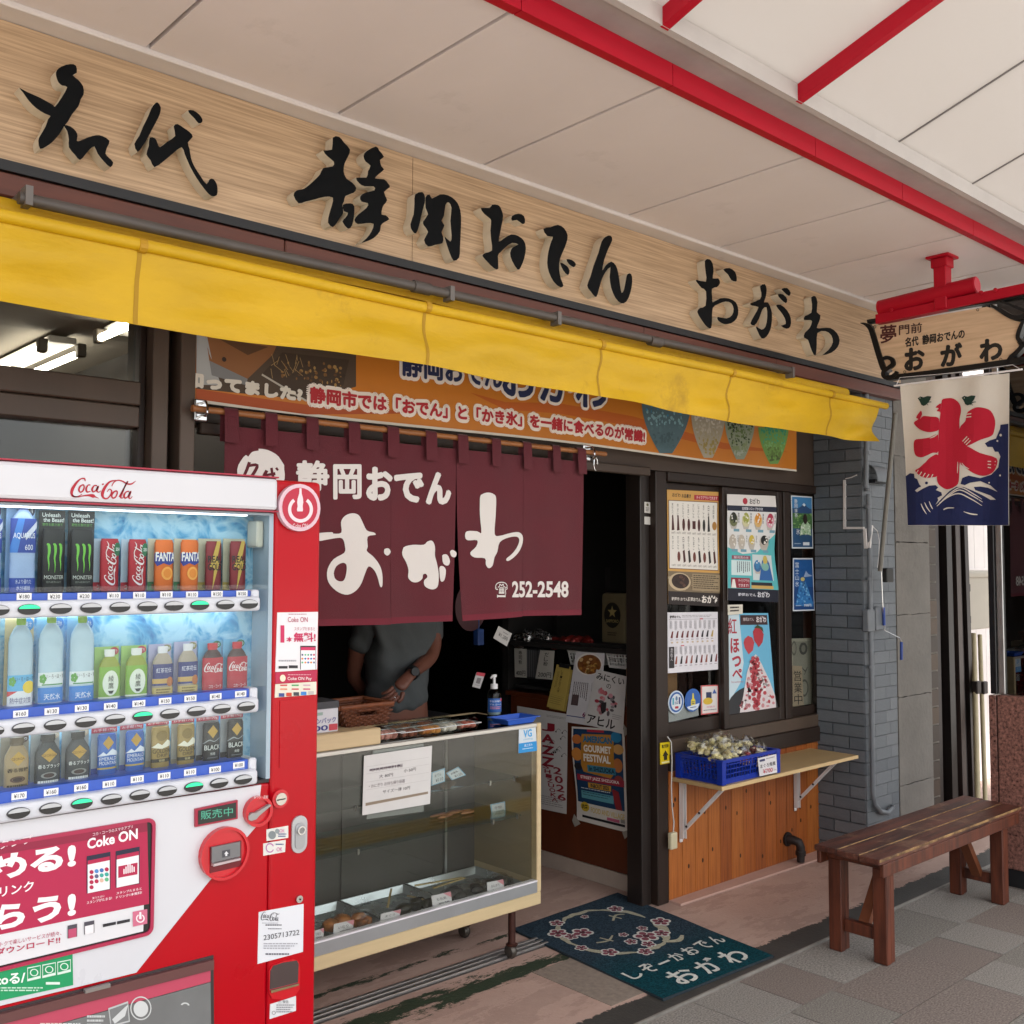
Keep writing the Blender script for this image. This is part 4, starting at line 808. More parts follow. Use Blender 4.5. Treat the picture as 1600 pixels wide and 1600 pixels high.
for z_, y_, h_ in ((hz-.0125, 2.41, .002), (zedge[0][1]+.0014, 2.455, .002), (zedge[1][1]+.0014, 2.455, .002)): finish(MB().box(XL+.01, XC-.07, y_, y_+.02, z_-h_, z_), 'added_glow_strip', FILLGLOW, VM)  # added glowing strips, two of them tucked behind the button rails
panes = [(zedge[0][0], hz-.013), (zedge[1][0], zedge[0][1]), (zedge[2][0], zedge[1][1])]
for a, b in panes: finish(MB().box(XL, XC-.013, 2.403, 2.405, a+.001, b-.001), 'window_pane', glass('vending_glass', '#f4f8f8', .7), VM)
# ---- the script wordmark, as brush strokes in a 580 x 200 box
CC = [[(728,300,6),(722,278,10),(690,280,8),(650,315,15),(615,370,20),(608,415,17),(630,438,10),(665,435,6),(700,415,4)], [(612,425,8),(650,440,8),(710,430,8),(760,425,14),(800,432,24),(820,440,8),(850,452,3)],
 [(712,330,8),(685,345,11),(672,375,12),(685,398,9),(708,385,10),(720,350,9),(712,330,8)], [(775,335,9),(755,335,8),(737,365,13),(745,395,11),(775,390,5)], [(835,340,8),(810,340,8),(790,370,13),(800,395,10),(825,380,8),(845,345,13),(832,385,12),(850,398,6),(868,385,4)],
 [(878,329,9),(895,325,9)], [(965,345,6),(985,310,7),(1020,292,8),(1060,300,9),(1100,322,10),(1140,325,10),(1180,298,3)], [(1005,293,6),(950,305,11),(905,355,18),(882,410,20),(890,445,13),(920,455,9),(950,430,9),(965,390,10),(945,370,6),(925,395,5)],
 [(1010,385,9),(985,395,11),(965,425,12),(975,450,10),(1000,440,10),(1015,405,9),(1010,385,9)], [(1030,440,6),(1060,390,9),(1095,325,10),(1110,302,8),(1095,320,6),(1065,390,11),(1045,440,12),(1060,450,6),(1075,435,4)], [(1120,390,9),(1095,395,8),(1075,425,13),(1085,450,10),(1110,435,8),(1135,390,13),(1118,440,12),(1130,455,6),(1150,435,4)]]
def logo(pr, u0, v0, u1, v1, m, n=2, rot=0, w=1.0):
    a0 = pr.asp
    for S in CC:
        if rot: L = [(u0+(y-270)/200*(u1-u0), v1-(x-600)/580*(v1-v0), wd/580*(v1-v0)) for x, y, wd in S]
        else: L = [(u0+(x-600)/580*(u1-u0), v0+(y-270)/200*(v1-v0), wd/200*(v1-v0)) for x, y, wd in S]
        pr.stroke(L, m, n, 4, w)
pr = Print(lambda u, v, h: vp(u*1000, v*1000, 2.378-h), 1.0); logo(pr, .105, .7475, .206, .7825, '#a80c28', 1, 0, 1.35); pr.build('wordmark', VM)
# ---- sample drinks
DY = 2.449
dp = lambda x, y: P(x, y, 'Y', DY)
def cylmap(cx, r, z0, z1):
    def f(u, v, h): a = math.asin(max(-1, min(1, (2*u-1)*.985))); return Vector((cx+(r+h)*sin(a), DY-((r+h)*cos(a))*.42-h, z1-(z1-z0)*v))
    return f
def drink(name, label, cat, grp, box, body, prof, colr, card=None, draw=None, capc=None, capn=0, rough=.35, metal=0., clear=False):
    x0, x1, yt, yb = box; a = dp(x0, yb); b = dp(x1, yt); bz = a.z
    bx0, bx1, byt = body; q0 = dp(bx0, yb); q1 = dp(bx1, byt); cx = (q0.x+q1.x)/2; r = min((q1.x-q0.x)/2, .0345); H = q1.z-bz
    T = thing(name, label, cat, (cx, DY, bz), grp)
    if card:
        c = finish(MB().box(a.x, b.x, 2.465, 2.4675, bz, b.z), 'backing_card', mat('card_'+card[0].lstrip('#'), card[0], .5, var=.05, vs=20), T)
    pts = [(r*p, H*h) for p, h in prof]
    cut = len(pts)-capn
    def flat(mb_):
        for v_ in mb_.v: v_.y = DY+(v_.y-DY)*.42
        return mb_
    finish(flat(MB().lathe(pts[:cut] if capn else pts, (cx, DY, bz), 26)), 'body', mat('drink_'+colr.lstrip('#')+('c' if clear else ''), colr, .12 if clear else rough, metal, var=.03, vs=30), T, smooth=True)
    if capn: finish(flat(MB().lathe(pts[cut-1:], (cx, DY, bz), 18)), 'cap', mat('cap_'+capc.lstrip('#'), capc, .4), T, smooth=True)
    if draw:
        pr = Print(cylmap(cx, r, bz, bz+H), 2.6*r/H, 14, 0, eps=.0004, base=.0004); draw(pr)
        if pr.d: pr.build('label_print', T)
    if card and len(card) > 1:
        pr = Print(lambda u, v, h: Vector((a.x+(b.x-a.x)*u, 2.465-h, b.z+(bz-b.z)*v)), (b.x-a.x)/(b.z-bz)); card[1](pr)
        if pr.d: pr.build('card_print', T)
    return T
CAN = [(.90, 0), (1, .03), (1, .94), (.90, .975), (.90, 1), (.82, .99)]
BOT = [(.95, 0), (1, .02), (1, .30), (.96, .34), (1, .38), (1, .72), (.9, .80), (.6, .88), (.36, .92), (.36, .935), (.40, .94), (.40, 1)]
PET = [(.93, 0), (1, .03), (1, .62), (.95, .70), (.70, .80), (.46, .86), (.44, .885), (.50, .89), (.50, 1)]
CANB = [(.92, 0), (1, .03), (1, .55), (.96, .66), (.62, .80), (.52, .84), (.52, .87), (.58, .875), (.58, 1)]
def d_aq(p):
    p.rect(0, .18, 1, .56, '#27459c', 1); p.poly([(.25, .18), (.5, .18), (.25, .56), (0, .56), (0, .5)], '#3f7fd0', 2); p.poly([(.5, .36), (1, .2), (1, .28), (.55, .42)], '#c9cfe0', 3); p.text('AQUARIUS', .1, .34, .9, .41, '#e8ecf5', 4, .01); p.text('600', .52, .47, .82, .53, '#e8ecf5', 4); p.rect(0, .84, 1, 1, '#2c4a9f', 1)
    p.text('水より優れた', .2, .855, .8, .905, '#d8def0', 2); p.text('水分補給', .24, .925, .76, .975, '#d8def0', 2)
def d_mon(p):
    for k, (u, w) in enumerate(((.25, .09), (.5, .1), (.74, .06))):
        p.stroke([(u-.08, .24, .02), (u, .26, .05), (u+.02, .36, .045), (u-.01, .46, .03), (u+.02, .56, .022), (u+.01, .66+.03*(k == 1), .004)], '#6fc042', 2, 3)
    p.text('MONSTER', .1, .73, .9, .79, '#c9ccc4', 2); p.text('ENERGY', .2, .82, .8, .85, '#7d837a', 2)
def d_monc(p): pass
def d_coke(p): logo(p, .18, .05, .82, .88, '#e9dfe0', 2, 1, 1.3); p.ell(.84, .2, .2, .13, '#1f6b44', 3, 16); p.text('250', .72, .17, .96, .23, '#e8efe8', 4, .01)
def d_fanta(p):
    p.rect(0, .26, 1, .44, '#24378f', 2); p.poly([(0, .44), (1, .44), (.7, .5), (.4, .46), (.1, .52)], '#24378f', 2); p.text('FANTA', .04, .24, 1.0, .42, '#f0ecea', 3, .03); p.ell(.6, .66, .3, .13, '#f4a94a', 2); p.ell(.6, .66, .2, .09, '#e8892a', 3)
def d_rg(p): p.poly([(.6, 0), (.85, 0), (.62, .38), (.8, .4), (.35, 1), (.45, .55), (.2, .52)], '#c9a648', 2); p.text('REAL', .1, .3, .92, .44, '#14100c', 3, .02); p.text('GOLD', .1, .46, .92, .6, '#14100c', 3, .02)
def d_iro(lemon):
    def f(p):
        if lemon: p.rect(0, .64, 1, .82, '#5fb0dc', 1); p.ell(.8, .78, .25, .07, '#e8c832', 2); p.rect(0, .82, 1, 1, '#e6e6e8', 1); p.text('熱中症対策', .08, .89, .9, .96, '#5a5a86', 2); p.poly([(0, .82), (.35, .82), (0, .88)], '#d04848', 2)
        else: p.rect(0, .64, 1, .79, '#e2e9ea', 1); p.rect(.12, .77, .95, .785, '#4a8f58', 2); p.rect(0, .81, 1, .98, '#2a7fcc', 1); p.text('天然水', .2, .88, .85, .95, '#e6f0f8', 2, .01)
        for k in range(5): a = 2*pi*k/5; p.ell(.16+.07*cos(a), .71+.03*sin(a), .06, .028, '#5da046', 2, 8)
        p.text('い・ろ・は・す', .26, .66, .98, .71, '#22282c', 3)
    return f
def d_aya(p): p.rect(0, .34, 1, 1, '#7fae3c', 1); p.ell(.5, .66, .36, .25, '#e2e8d6', 2); p.vtext('綾鷹', .38, .5, .62, .78, '#26332a', 3); p.poly([(.36, .81), (.64, .81), (.56, .87), (.44, .87)], '#1d2a24', 3); p.rect(0, .93, 1, .96, '#e8ecd8', 2)
def d_kou(p): p.rect(0, .36, 1, .8, '#2a3474', 1); p.text('紅茶花伝', .14, .44, .86, .54, '#e6e6f0', 2); p.rect(0, .66, .7, .76, '#c6a05a', 2); p.ell(.78, .73, .16, .1, '#b46a34', 3); p.rect(0, .84, 1, 1, '#c9b26c', 1); p.greek(.15, .87, .85, .98, 2, '#7a6430', 2)
def d_ckb(p): p.rect(0, .3, 1, 1, '#b41830', 1); logo(p, .06, .4, .98, .62, '#efe6e6', 2, 0, 1.3); p.text('コカ・コーラ', .25, .86, .85, .93, '#efe6e6', 2)
def d_geo(cup, ink):
    def f(p): p.poly([(.5, .26), (.8, .4), (.5, .54), (.2, .4)], '#c49a3c', 2); p.text('GEORGIA', .25, .38, .75, .43, '#5a3d10', 3); p.text('香るブラック' if ink == '#e6e6e0' else '香る微糖', .1, .58, .92, .66, ink, 2, .01); p.ell(.5, .8, .3, .06, cup, 2, inner=.7); p.ell(.5, .8, .2, .04, '#3a241c', 2); p.greek(.1, .9, .9, .98, 1, ink, 2, .6)
    return f
def d_em(p): p.poly([(.5, .04), (.78, .2), (.5, .36), (.22, .2)], '#c49a3c', 2); p.poly([(0, .5), (.25, .4), (.4, .46), (.7, .34), (1, .42), (1, .5), (.6, .48)], '#dfe6f0', 2); p.text('EMERALD', .08, .52, .92, .6, '#e6ecf6', 3); p.text('MOUNTAIN', .08, .62, .92, .7, '#e6ecf6', 3); p.rect(0, .76, 1, .8, '#b8a050', 2)
def d_gd(p): p.ell(.5, .2, .3, .12, '#8a7030', 2); p.poly([(0, .46), (.3, .36), (.5, .42), (.8, .3), (1, .36), (1, .44), (.5, .5)], '#efe8d2', 2); p.text('GOLDEN', .06, .5, .94, .6, '#33280e', 3, .005); p.text('DRIP', .25, .62, .8, .69, '#33280e', 3); p.rect(0, .73, 1, .81, '#2a2210', 2); p.text('微糖', .35, .74, .65, .8, '#d9c58a', 3)
def d_bk(p): p.poly([(.5, .06), (.8, .22), (.5, .38), (.2, .22)], '#c49a3c', 2); p.stroke([(0, .5, .02), (.3, .42, .03), (.6, .46, .02), (1, .36, .03)], '#8f979c', 2); p.text('BLACK', .06, .54, .94, .66, '#e6e6e0', 3, .005); p.text('無糖', .36, .72, .64, .79, '#d8d8d0', 3); p.rect(.2, .84, .8, .86, '#6d7276', 2)
def c_mon(p): p.rect(0, 0, 1, .21, '#15181a', 1); p.text('Unleash', .1, .03, .8, .08, '#dfe4df', 2, .01); p.text('the Beast!', .15, .09, .95, .14, '#dfe4df', 2, .01); p.text('野性を解き放て', .12, .155, .9, .19, '#5da046', 2)
def c_band(bg, col, t, v0=.83):
    def f(p): p.rect(0, v0, 1, 1, bg, 1); p.text(t, .16, v0+.04, .9, .97, col, 2)
    return f
def c_two(c0, c1, col, t, tag_):
    def f(p): p.rect(0, 0, 1, .1, c0, 1); p.text('お手軽170g', .08, .015, .94, .085, '#f0dede', 2); p.rect(0, .82, 1, 1, c1, 1); p.text(t, .25, .85, .95, .97, col, 2)
    return f
def c_bub(bg, t): 
    def f(p): p.ell(.8, .09, .19, .075, bg, 1, 18); p.text(t, .68, .06, .92, .12, '#e8eef4', 2)
    return f
D = [
 ('sports_drink_bottle', 'clear bottle sample with blue label above the rail', 'bottle', 'clear sports drink bottle samples', (-40, 6, 786, 926), (-36, 4, 786), BOT, '#9fb6da', ('#8fb4dc', c_bub('#20284a', 'アミノ酸')), d_aq, '#1f2f86'),
 ('sports_drink_bottle', 'clear bottle sample with blue label above the rail', 'bottle', 'clear sports drink bottle samples', (10, 59, 785, 926), (13, 57, 786), BOT, '#9fb6da', ('#8fb4dc', c_bub('#20284a', 'アミノ酸')), d_aq, '#1f2f86'),
 ('energy_drink_can', 'tall black can sample with green claw marks', 'can', 'black energy can samples', (62, 106, 798, 926), (63, 102, 827), CAN, '#101314', ('#23292c', c_mon), d_mon, None),
 ('energy_drink_can', 'tall black can sample with green claw marks', 'can', 'black energy can samples', (108, 152, 799, 926), (108, 147, 828), CAN, '#101314', ('#23292c', c_mon), d_mon, None),
 ('cola_can', 'slim red can sample with white script running upward', 'can', 'red cola can samples', (148, 190, 842, 924), (155, 186, 842), CAN, '#a81226', ('#b7c9d8', c_band('#b01830', '#f0dede', 'コカ・コーラ')), d_coke, None),
 ('cola_can', 'slim red can sample with white script running upward', 'can', 'red cola can samples', (192, 232, 843, 924), (199, 229, 843), CAN, '#a81226', ('#b7c9d8', c_band('#b01830', '#f0dede', 'コカ・コーラ')), d_coke, None),
 ('orange_soda_can', 'orange can sample with white letters on blue', 'can', 'orange soda can samples', (234, 272, 842, 923), (240, 271, 844), CAN, '#d5661a', ('#c9c2a8', c_band('#3f7f4f', '#d85a4a', '果実のおいしさ')), d_fanta, None),
 ('orange_soda_can', 'orange can sample with white letters on blue', 'can', 'orange soda can samples', (275, 311, 842, 923), (281, 310, 844), CAN, '#d5661a', ('#c9c2a8', c_band('#3f7f4f', '#d85a4a', '果実のおいしさ')), d_fanta, None),
 ('tonic_can', 'dark red can sample with a gold lightning bolt', 'can', 'gold bolt can samples', (313, 350, 842, 922), (320, 346, 846), CAN, '#7d1722', ('#b9b49a', c_band('#b49c48', '#3a2c14', '炭酸飲料', .85)), d_rg, None),
 ('tonic_can', 'dark red can sample with a gold lightning bolt', 'can', 'gold bolt can samples', (352, 387, 842, 922), (358, 384, 846), CAN, '#7d1722', ('#b9b49a', c_band('#b49c48', '#3a2c14', '炭酸飲料', .85)), d_rg, None),
 ('lemon_water_bottle', 'water bottle sample with yellow lemon label and green cap', 'bottle', 'lemon water bottle samples', (-42, 4, 964, 1110), (-36, 2, 964), BOT, '#aac3d2', ('#c9b98e', c_bub('#2a86c8', '果汁')), d_iro(1), '#86b82e'),
 ('lemon_water_bottle', 'water bottle sample with yellow lemon label and green cap', 'bottle', 'lemon water bottle samples', (8, 57, 963, 1106), (10, 53, 965), BOT, '#aac3d2', ('#c9b98e', c_bub('#2a86c8', '果汁')), d_iro(1), '#86b82e'),
 ('water_bottle', 'clear water bottle sample with blue band and green cap', 'bottle', 'clear water bottle samples', (58, 104, 962, 1101), (58, 100, 962), BOT, '#b3ccd9', ('#7fb4dc', c_bub('#1f78c4', '天然水')), d_iro(0), '#86b82e'),
 ('water_bottle', 'clear water bottle sample with blue band and green cap', 'bottle', 'clear water bottle samples', (106, 150, 962, 1098), (107, 148, 962), BOT, '#b3ccd9', ('#7fb4dc', c_bub('#1f78c4', '天然水')), d_iro(0), '#86b82e'),
 ('green_tea_bottle', 'short green tea bottle sample with white cap', 'bottle', 'green tea bottle samples', (150, 190, 1010, 1095), (153, 188, 1014), PET, '#8f9a2c', ('#9cc36c', c_bub('#b42a3a', 'にごり')), d_aya, '#e6e6e0'),
 ('green_tea_bottle', 'short green tea bottle sample with white cap', 'bottle', 'green tea bottle samples', (192, 233, 1008, 1091), (195, 230, 1012), PET, '#8f9a2c', ('#9cc36c', c_bub('#b42a3a', 'にごり')), d_aya, '#e6e6e0'),
 ('milk_tea_bottle', 'short milk tea bottle sample with navy label', 'bottle', 'milk tea bottle samples', (235, 272, 1006, 1087), (237, 270, 1009), PET, '#a89a88', ('#b3b1d0', c_bub('#8f8a5a', '濃厚')), d_kou, '#e2e0e4'),
 ('milk_tea_bottle', 'short milk tea bottle sample with navy label', 'bottle', 'milk tea bottle samples', (275, 312, 1002, 1084), (277, 309, 1005), PET, '#a89a88', ('#b3b1d0', c_bub('#8f8a5a', '濃厚')), d_kou, '#e2e0e4'),
 ('cola_bottle', 'short red cola bottle sample with red cap', 'bottle', 'red cola bottle samples', (313, 350, 1000, 1081), (315, 348, 1004), PET, '#3a1412', ('#6fb4dc', c_bub('#1f6b44', '280')), d_ckb, '#c01a2c'),
 ('cola_bottle', 'short red cola bottle sample with red cap', 'bottle', 'red cola bottle samples', (352, 387, 998, 1079), (354, 386, 1002), PET, '#3a1412', ('#6fb4dc', c_bub('#1f6b44', '280')), d_ckb, '#c01a2c'),
 ('coffee_bottle_can', 'beige bottle can sample with gold diamond emblem', 'can', None, (2, 49, 1147, 1236), (5, 46, 1150), CANB, '#a58c62', ('#8e8878', c_bub('#3a2420', '香り')), d_geo('#5a3a28', '#3a2c1c'), '#6a5a40'),
 ('black_coffee_bottle_can', 'dark grey bottle can sample with gold diamond emblem', 'can', 'dark bottle can samples', (50, 97, 1141, 1229), (53, 95, 1145), CANB, '#33383a', ('#9aa0a0', c_bub('#c9b9a0', '香り')), d_geo('#8f8f8a', '#e6e6e0'), '#26292a'),
 ('black_coffee_bottle_can', 'dark grey bottle can sample with gold diamond emblem', 'can', 'dark bottle can samples', (99, 143, 1137, 1222), (101, 141, 1141), CANB, '#33383a', ('#9aa0a0', c_bub('#c9b9a0', '香り')), d_geo('#8f8f8a', '#e6e6e0'), '#26292a'),
 ('blue_coffee_can', 'small blue coffee can sample with a mountain picture', 'can', 'blue coffee can samples', (145, 187, 1136, 1217), (151, 182, 1145), CAN, '#2a62b4', ('#a9b4bc', c_two('#b42a44', '#2a4c9c', '#e6ecf6', 'おいしさ', '')), d_em, None),
 ('blue_coffee_can', 'small blue coffee can sample with a mountain picture', 'can', 'blue coffee can samples', (190, 228, 1131, 1211), (195, 225, 1140), CAN, '#2a62b4', ('#a9b4bc', c_two('#b42a44', '#2a4c9c', '#e6ecf6', 'おいしさ', '')), d_em, None),
 ('gold_coffee_can', 'small gold coffee can sample with dark band', 'can', 'gold coffee can samples', (231, 268, 1125, 1205), (235, 265, 1134), CAN, '#a4894a', ('#b0ada0', c_two('#b42a44', '#9c9078', '#2a2018', '極みの一滴', '')), d_gd, None),
 ('gold_coffee_can', 'small gold coffee can sample with dark band', 'can', 'gold coffee can samples', (271, 308, 1121, 1202), (276, 304, 1130), CAN, '#a4894a', ('#b0ada0', c_two('#b42a44', '#9c9078', '#2a2018', '極みの一滴', '')), d_gd, None),
 ('black_coffee_can', 'small black coffee can sample with gold diamond emblem', 'can', 'small black coffee can samples', (310, 346, 1118, 1195), (316, 343, 1127), CAN, '#16181a', ('#a4a8aa', c_two('#b42a44', '#26282a', '#e6e6e0', 'コクとキレ', '')), d_bk, None),
 ('black_coffee_can', 'small black coffee can sample with gold diamond emblem', 'can', 'small black coffee can samples', (348, 384, 1114, 1190), (354, 380, 1123), CAN, '#16181a', ('#a4a8aa', c_two('#b42a44', '#26282a', '#e6e6e0', 'コクとキレ', '')), d_bk, None)]
for i_, (nm, lb, ct, gr, box, body, prof, col, card, dr, cap) in enumerate(D):
    row_ = 0 if i_ < 10 else (1 if i_ < 20 else 2); same = lambda j: 0 <= j < len(D) and D[j][0] == nm
    if same(i_+1): lb += ', beside the '+D[i_-1][0].replace('_', ' ') if i_ not in (0, 10, 20) else ', half out of its pair'
    elif same(i_-1): lb += ', beside the '+(D[i_+1][0].replace('_', ' ') if i_ not in (9, 19, 28) else 'window reveal')
    drink(nm, lb, ct, gr, box, body, prof, col, card, dr, cap, 3 if cap else 0, clear=(prof is BOT), metal=.25 if prof is CAN else 0)
# ---- lower door: white field, app poster, coin gear
WY = VY-.004
finish(slab([(-170, 1312), (407, 1226), (400, 1290), (326, 1376), (212, 1519), (-170, 1612)], WY, VY+.002), 'white_field', VW, VM)
a, b = vp(-160, 1500), vp(241, 1275); c0 = vp(238, 1458)
fz0, fz1 = c0.z, vp(241, 1276).z
fr = MB().prism([[(x, WY-.006, z) for x, z in rrect(a.x, b.x, fz0, fz1, .018)], [(x, WY-.006, z) for x, z in rrect(a.x+.01, b.x-.008, fz0+.008, fz1-.008, .012)]], (0, .008, 0))
finish(fr, 'poster_frame', mat('frame_crimson', '#a8244a', .4), VM)
finish(MB().prism([(x, WY-.0015, z) for x, z in rrect(a.x+.01, b.x-.008, fz0+.008, fz1-.008, .012)], (0, .002, 0)), 'poster_recess', mat('recess_black', '#1c1a1c', .4), VM)
PO = finish(MB().box(a.x+.012, b.x-.024, WY-.0035, WY-.0017, fz0+.012, fz1-.012), 'app_poster', mat('poster_white', '#d9d9dd', .4), VM)
pr = Print(lambda u, v, h: vp(u*1000, v*1000, WY-.0035-h), 1.0)
S5 = lambda x, y: (x/5.714/1000, (1200+y/5.714)/1000)
def ptext(t, x0, y0, x1, y1, m, n=3, bold=0., slope=-.2):
    vs, fs = glyphs(t, bold); pr.tri([S5(x0+x*(x1-x0), y0+y*(y1-y0)+slope*x*(x1-x0)) for x, y in vs], fs, m, n)
pr.poly([S5(*p) for p in ((-850, 800), (1300, 462), (1318, 1205), (-850, 1650))], '#ae1c48', 1)
pr.poly([S5(*p) for p in ((-850, 790), (1300, 455), (1300, 560), (750, 640), (-850, 900))], '#8c1a3c', 2)
ptext('スタンプ', -120, 665, 280, 740, '#e9dde2', 3, .01); ptext('ためる!', -420, 835, 665, 1060, '#f0eaee', 3, .05, -.17); ptext('ドリンク', -120, 1075, 290, 1165, '#f0eaee', 3, .02); ptext('もらう!', -420, 1290, 665, 1520, '#f0eaee', 3, .05, -.19)
ptext('Coke ON', 765, 625, 1215, 720, '#f0eaee', 3, .03, -.21); ptext('コカ・コーラのスマホアプリ', 815, 572, 1170, 600, '#f0dfe5', 3, 0, -.2)
for x0, x1, yt, yb in ((760, 972, 780, 1110), (1018, 1232, 735, 1060)):
    s = -.19; pr.poly([S5(x0, yt), S5(x1, yt+s*(x1-x0)), S5(x1, yb+s*(x1-x0)+6), S5(x0, yb)], '#23203a', 3); pr.poly([S5(x0+8, yt+75), S5(x1-8, yt+75+s*(x1-x0)), S5(x1-8, yb+s*(x1-x0)), S5(x0+8, yb)], '#e9e6ea', 4); pr.poly([S5(x0+8, yt+40), S5(x1-8, yt+40+s*(x1-x0)), S5(x1-8, yt+75+s*(x1-x0)), S5(x0+8, yt+75)], '#ae1c48', 4)
rg = random.Random(8)
for i in range(4):
    for j in range(4):
        if (i, j) in ((3, 1), (3, 2), (3, 3)): continue
        u, v = S5(802+j*45, 920+i*45-j*8); pr.ell(u, v, .0033, .0033, rg.choice(('#3aa59a', '#ae1c48', '#4a86c8', '#3d6fb0', '#62b084', '#5a5f80', '#d9b3a0')), 5, 10)
pr.poly([S5(1040, 870), S5(1212, 835), S5(1210, 940), S5(1040, 972)], '#ae1c48', 5)
for k in range(6): u, v = S5(1085+k*18, 915-k*4); pr.rect(u, v-.004-.003*(2.5-abs(k-2.5)), u+.0018, v+.004, '#f0eaee', 6)
ptext('買うたびに', 810, 1145, 920, 1165, '#f0dfe5'); ptext('スタンプがたまる!', 760, 1182, 985, 1208, '#f0dfe5', 3, .01); ptext('スタンプたまると', 1025, 1100, 1250, 1122, '#f0dfe5', 3, .01); ptext('ドリンク1本無料!', 1022, 1135, 1252, 1160, '#f0dfe5', 3, .01)
ptext('おトクで楽しいサービスが続々、', -60, 1552, 535, 1595, '#b0335a', 3, 0, -.19); ptext('今すぐダウンロード!!', -320, 1660, 525, 1722, '#ae1c48', 3, .02, -.2)
for x0, x1, yt, yb, c in ((590, 675, 1398, 1512, '#b8496a'), (738, 828, 1368, 1478, '#e6e2e6')):
    s = -.2; pr.poly([S5(x0, yt), S5(x1, yt+s*(x1-x0)), S5(x1, yb+s*(x1-x0)), S5(x0, yb)], '#4a4650', 3); pr.poly([S5(x0+6, yt+35), S5(x1-6, yt+35+s*(x1-x0)), S5(x1-6, yb+s*(x1-x0)), S5(x0+6, yb)], c, 4)
for x0 in (905, 1030): pr.poly([S5(x0, 1385-(x0-905)*.2), S5(x0+115, 1362-(x0-905)*.2), S5(x0+115, 1388-(x0-905)*.2), S5(x0, 1412-(x0-905)*.2)], '#26242a', 3)
pr.poly([S5(1170, 1275), S5(1300, 1250), S5(1300, 1380), S5(1172, 1408)], '#c86a86', 3); u, v = S5(1237, 1333); pr.ell(u, v, .0068, .0068, '#f0e4e8', 4, 20, -1.1, 4.25, .72); pr.stroke([(u, v-.010, .003), (u, v+.001, .004)], '#f0e4e8', 4, 1)
pr.build('print', PO)
def part_print(name, parent, y, fn, Y0=None):
    pr = Print(lambda u, v, h: vp(u*1000, v*1000, y-h), 1.0); fn(pr); return pr.build(name, parent)
k6v = lambda x, y: ((230+x/5.714)/1000, (1200+y/5.714)/1000)
disp = finish(slab([(302, 1263), (368, 1249), (368, 1278), (302, 1291)], WY-.008, WY), 'display_bezel', mat('bezel_red', '#a01a3a', .35), VM)
finish(slab([(306, 1265), (365, 1252.5), (365, 1276), (306, 1287)], WY-.0095, WY-.007), 'display', mat('lcd', '#1b2422', .15), disp)
def f(p):
    vs, fs = glyphs('販売中', .0); p.tri([k6v(455+x*285, 375+y*78-x*38) for x, y in vs], fs, mat('lcd_text', '#3f7f6a', .4, emit='#4fae90', es=.25), 1)
part_print('display_text', disp, WY-.0097, f)
def disc(x, y, r, y0, y1, n=28): q = vp(x, y); return MB().prism([(q.x+r*cos(2*pi*k/n), y0, q.z+r*sin(2*pi*k/n)) for k in range(n)], (0, y1-y0, 0))
ppm = 1/ (vx(401)-vx(400))
def ring(x, y, r, ri, y0, y1, n=28):
    q = vp(x, y); return MB().prism([[(q.x+s*cos(2*pi*k/n), y0, q.z+s*sin(2*pi*k/n)) for k in range(n)] for s in (r, ri)], (0, y1-y0, 0))
REDG = mat('vending_red_gear', '#c4081f', .3, coat=.4)
bk = finish(disc(346, 1331, .063, WY-.012, VY), 'bill_unit', REDG, VM)
finish(ring(346, 1331, .064, .057, WY-.020, WY-.012), 'rim', REDG, bk)
finish(slab([(323, 1322), (372, 1311), (372, 1351), (323, 1362)], WY-.0135, WY-.0115), 'bill_recess', mat('bill_dark', '#6d0a1a', .4), bk)
finish(slab([(324, 1321), (368, 1312), (368, 1335), (324, 1345)], WY-.020, WY-.013), 'bill_slot', mat('bill_grey', '#77777a', .35, metal=.4), bk)
finish(slab([(325, 1346), (367, 1337), (367, 1340), (325, 1350)], WY-.026, WY-.013), 'bill_tongue', mat('bill_lip', '#b8a8aa', .3), bk)
def f(p):
    p.poly([(.340, .3262), (.352, .3238), (.352, .3345), (.340, .337)], '#c9c9cc', 1) if 0 else p.poly([(.3400, 1.3262), (.3522, 1.3238), (.3522, 1.3345), (.3400, 1.337)], '#4a4a50', 1)
    p.poly([(.346, 1.3265), (.3495, 1.3305), (.3475, 1.331), (.3475, 1.334), (.3445, 1.3345), (.3445, 1.3312), (.3425, 1.3315)], '#d9d9dc', 2)
part_print('bill_mark', bk, WY-.020, f)
lv = finish(disc(399, 1266, .0375, WY-.010, VY), 'return_lever_unit', REDG, VM); finish(ring(399, 1266, .038, .030, WY-.018, WY-.010), 'rim', REDG, lv)
finish(slab([(381, 1272), (386, 1268), (393, 1267), (414, 1254), (416, 1256), (397, 1272), (393, 1277), (385, 1280), (381, 1278)], WY-.022, WY-.010), 'return_lever', mat('lever_grey', '#9c9a9a', .35, metal=.3), lv)
def f(p): p.text('おつり・返却', .390, 1.2405, .4115, 1.2455, '#efdede', 1)
part_print('lever_text', lv, WY-.018, f)
cs = finish(disc(435, 1247, .0235, VY-.012, VY+.004), 'coin_slot', REDG, VM); finish(disc(435, 1247, .0155, VY-.016, VY-.011), 'coin_plate', mat('coin_plate', '#c4beb6', .25, metal=.7), cs)
finish(slab([(428, 1248), (441, 1245.5), (441, 1247), (428, 1249.5)], VY-.0175, VY-.0155), 'slit', BLACK, cs)
q = vp(466.5, 1303)
lk = finish(plate(q.x-.0225, q.x+.0225, q.z-.048, q.z+.048, VY-.006, VY+.002, .022), 'lock_plate', mat('lock_grey', '#b4b6ba', .3, metal=.4), VM)
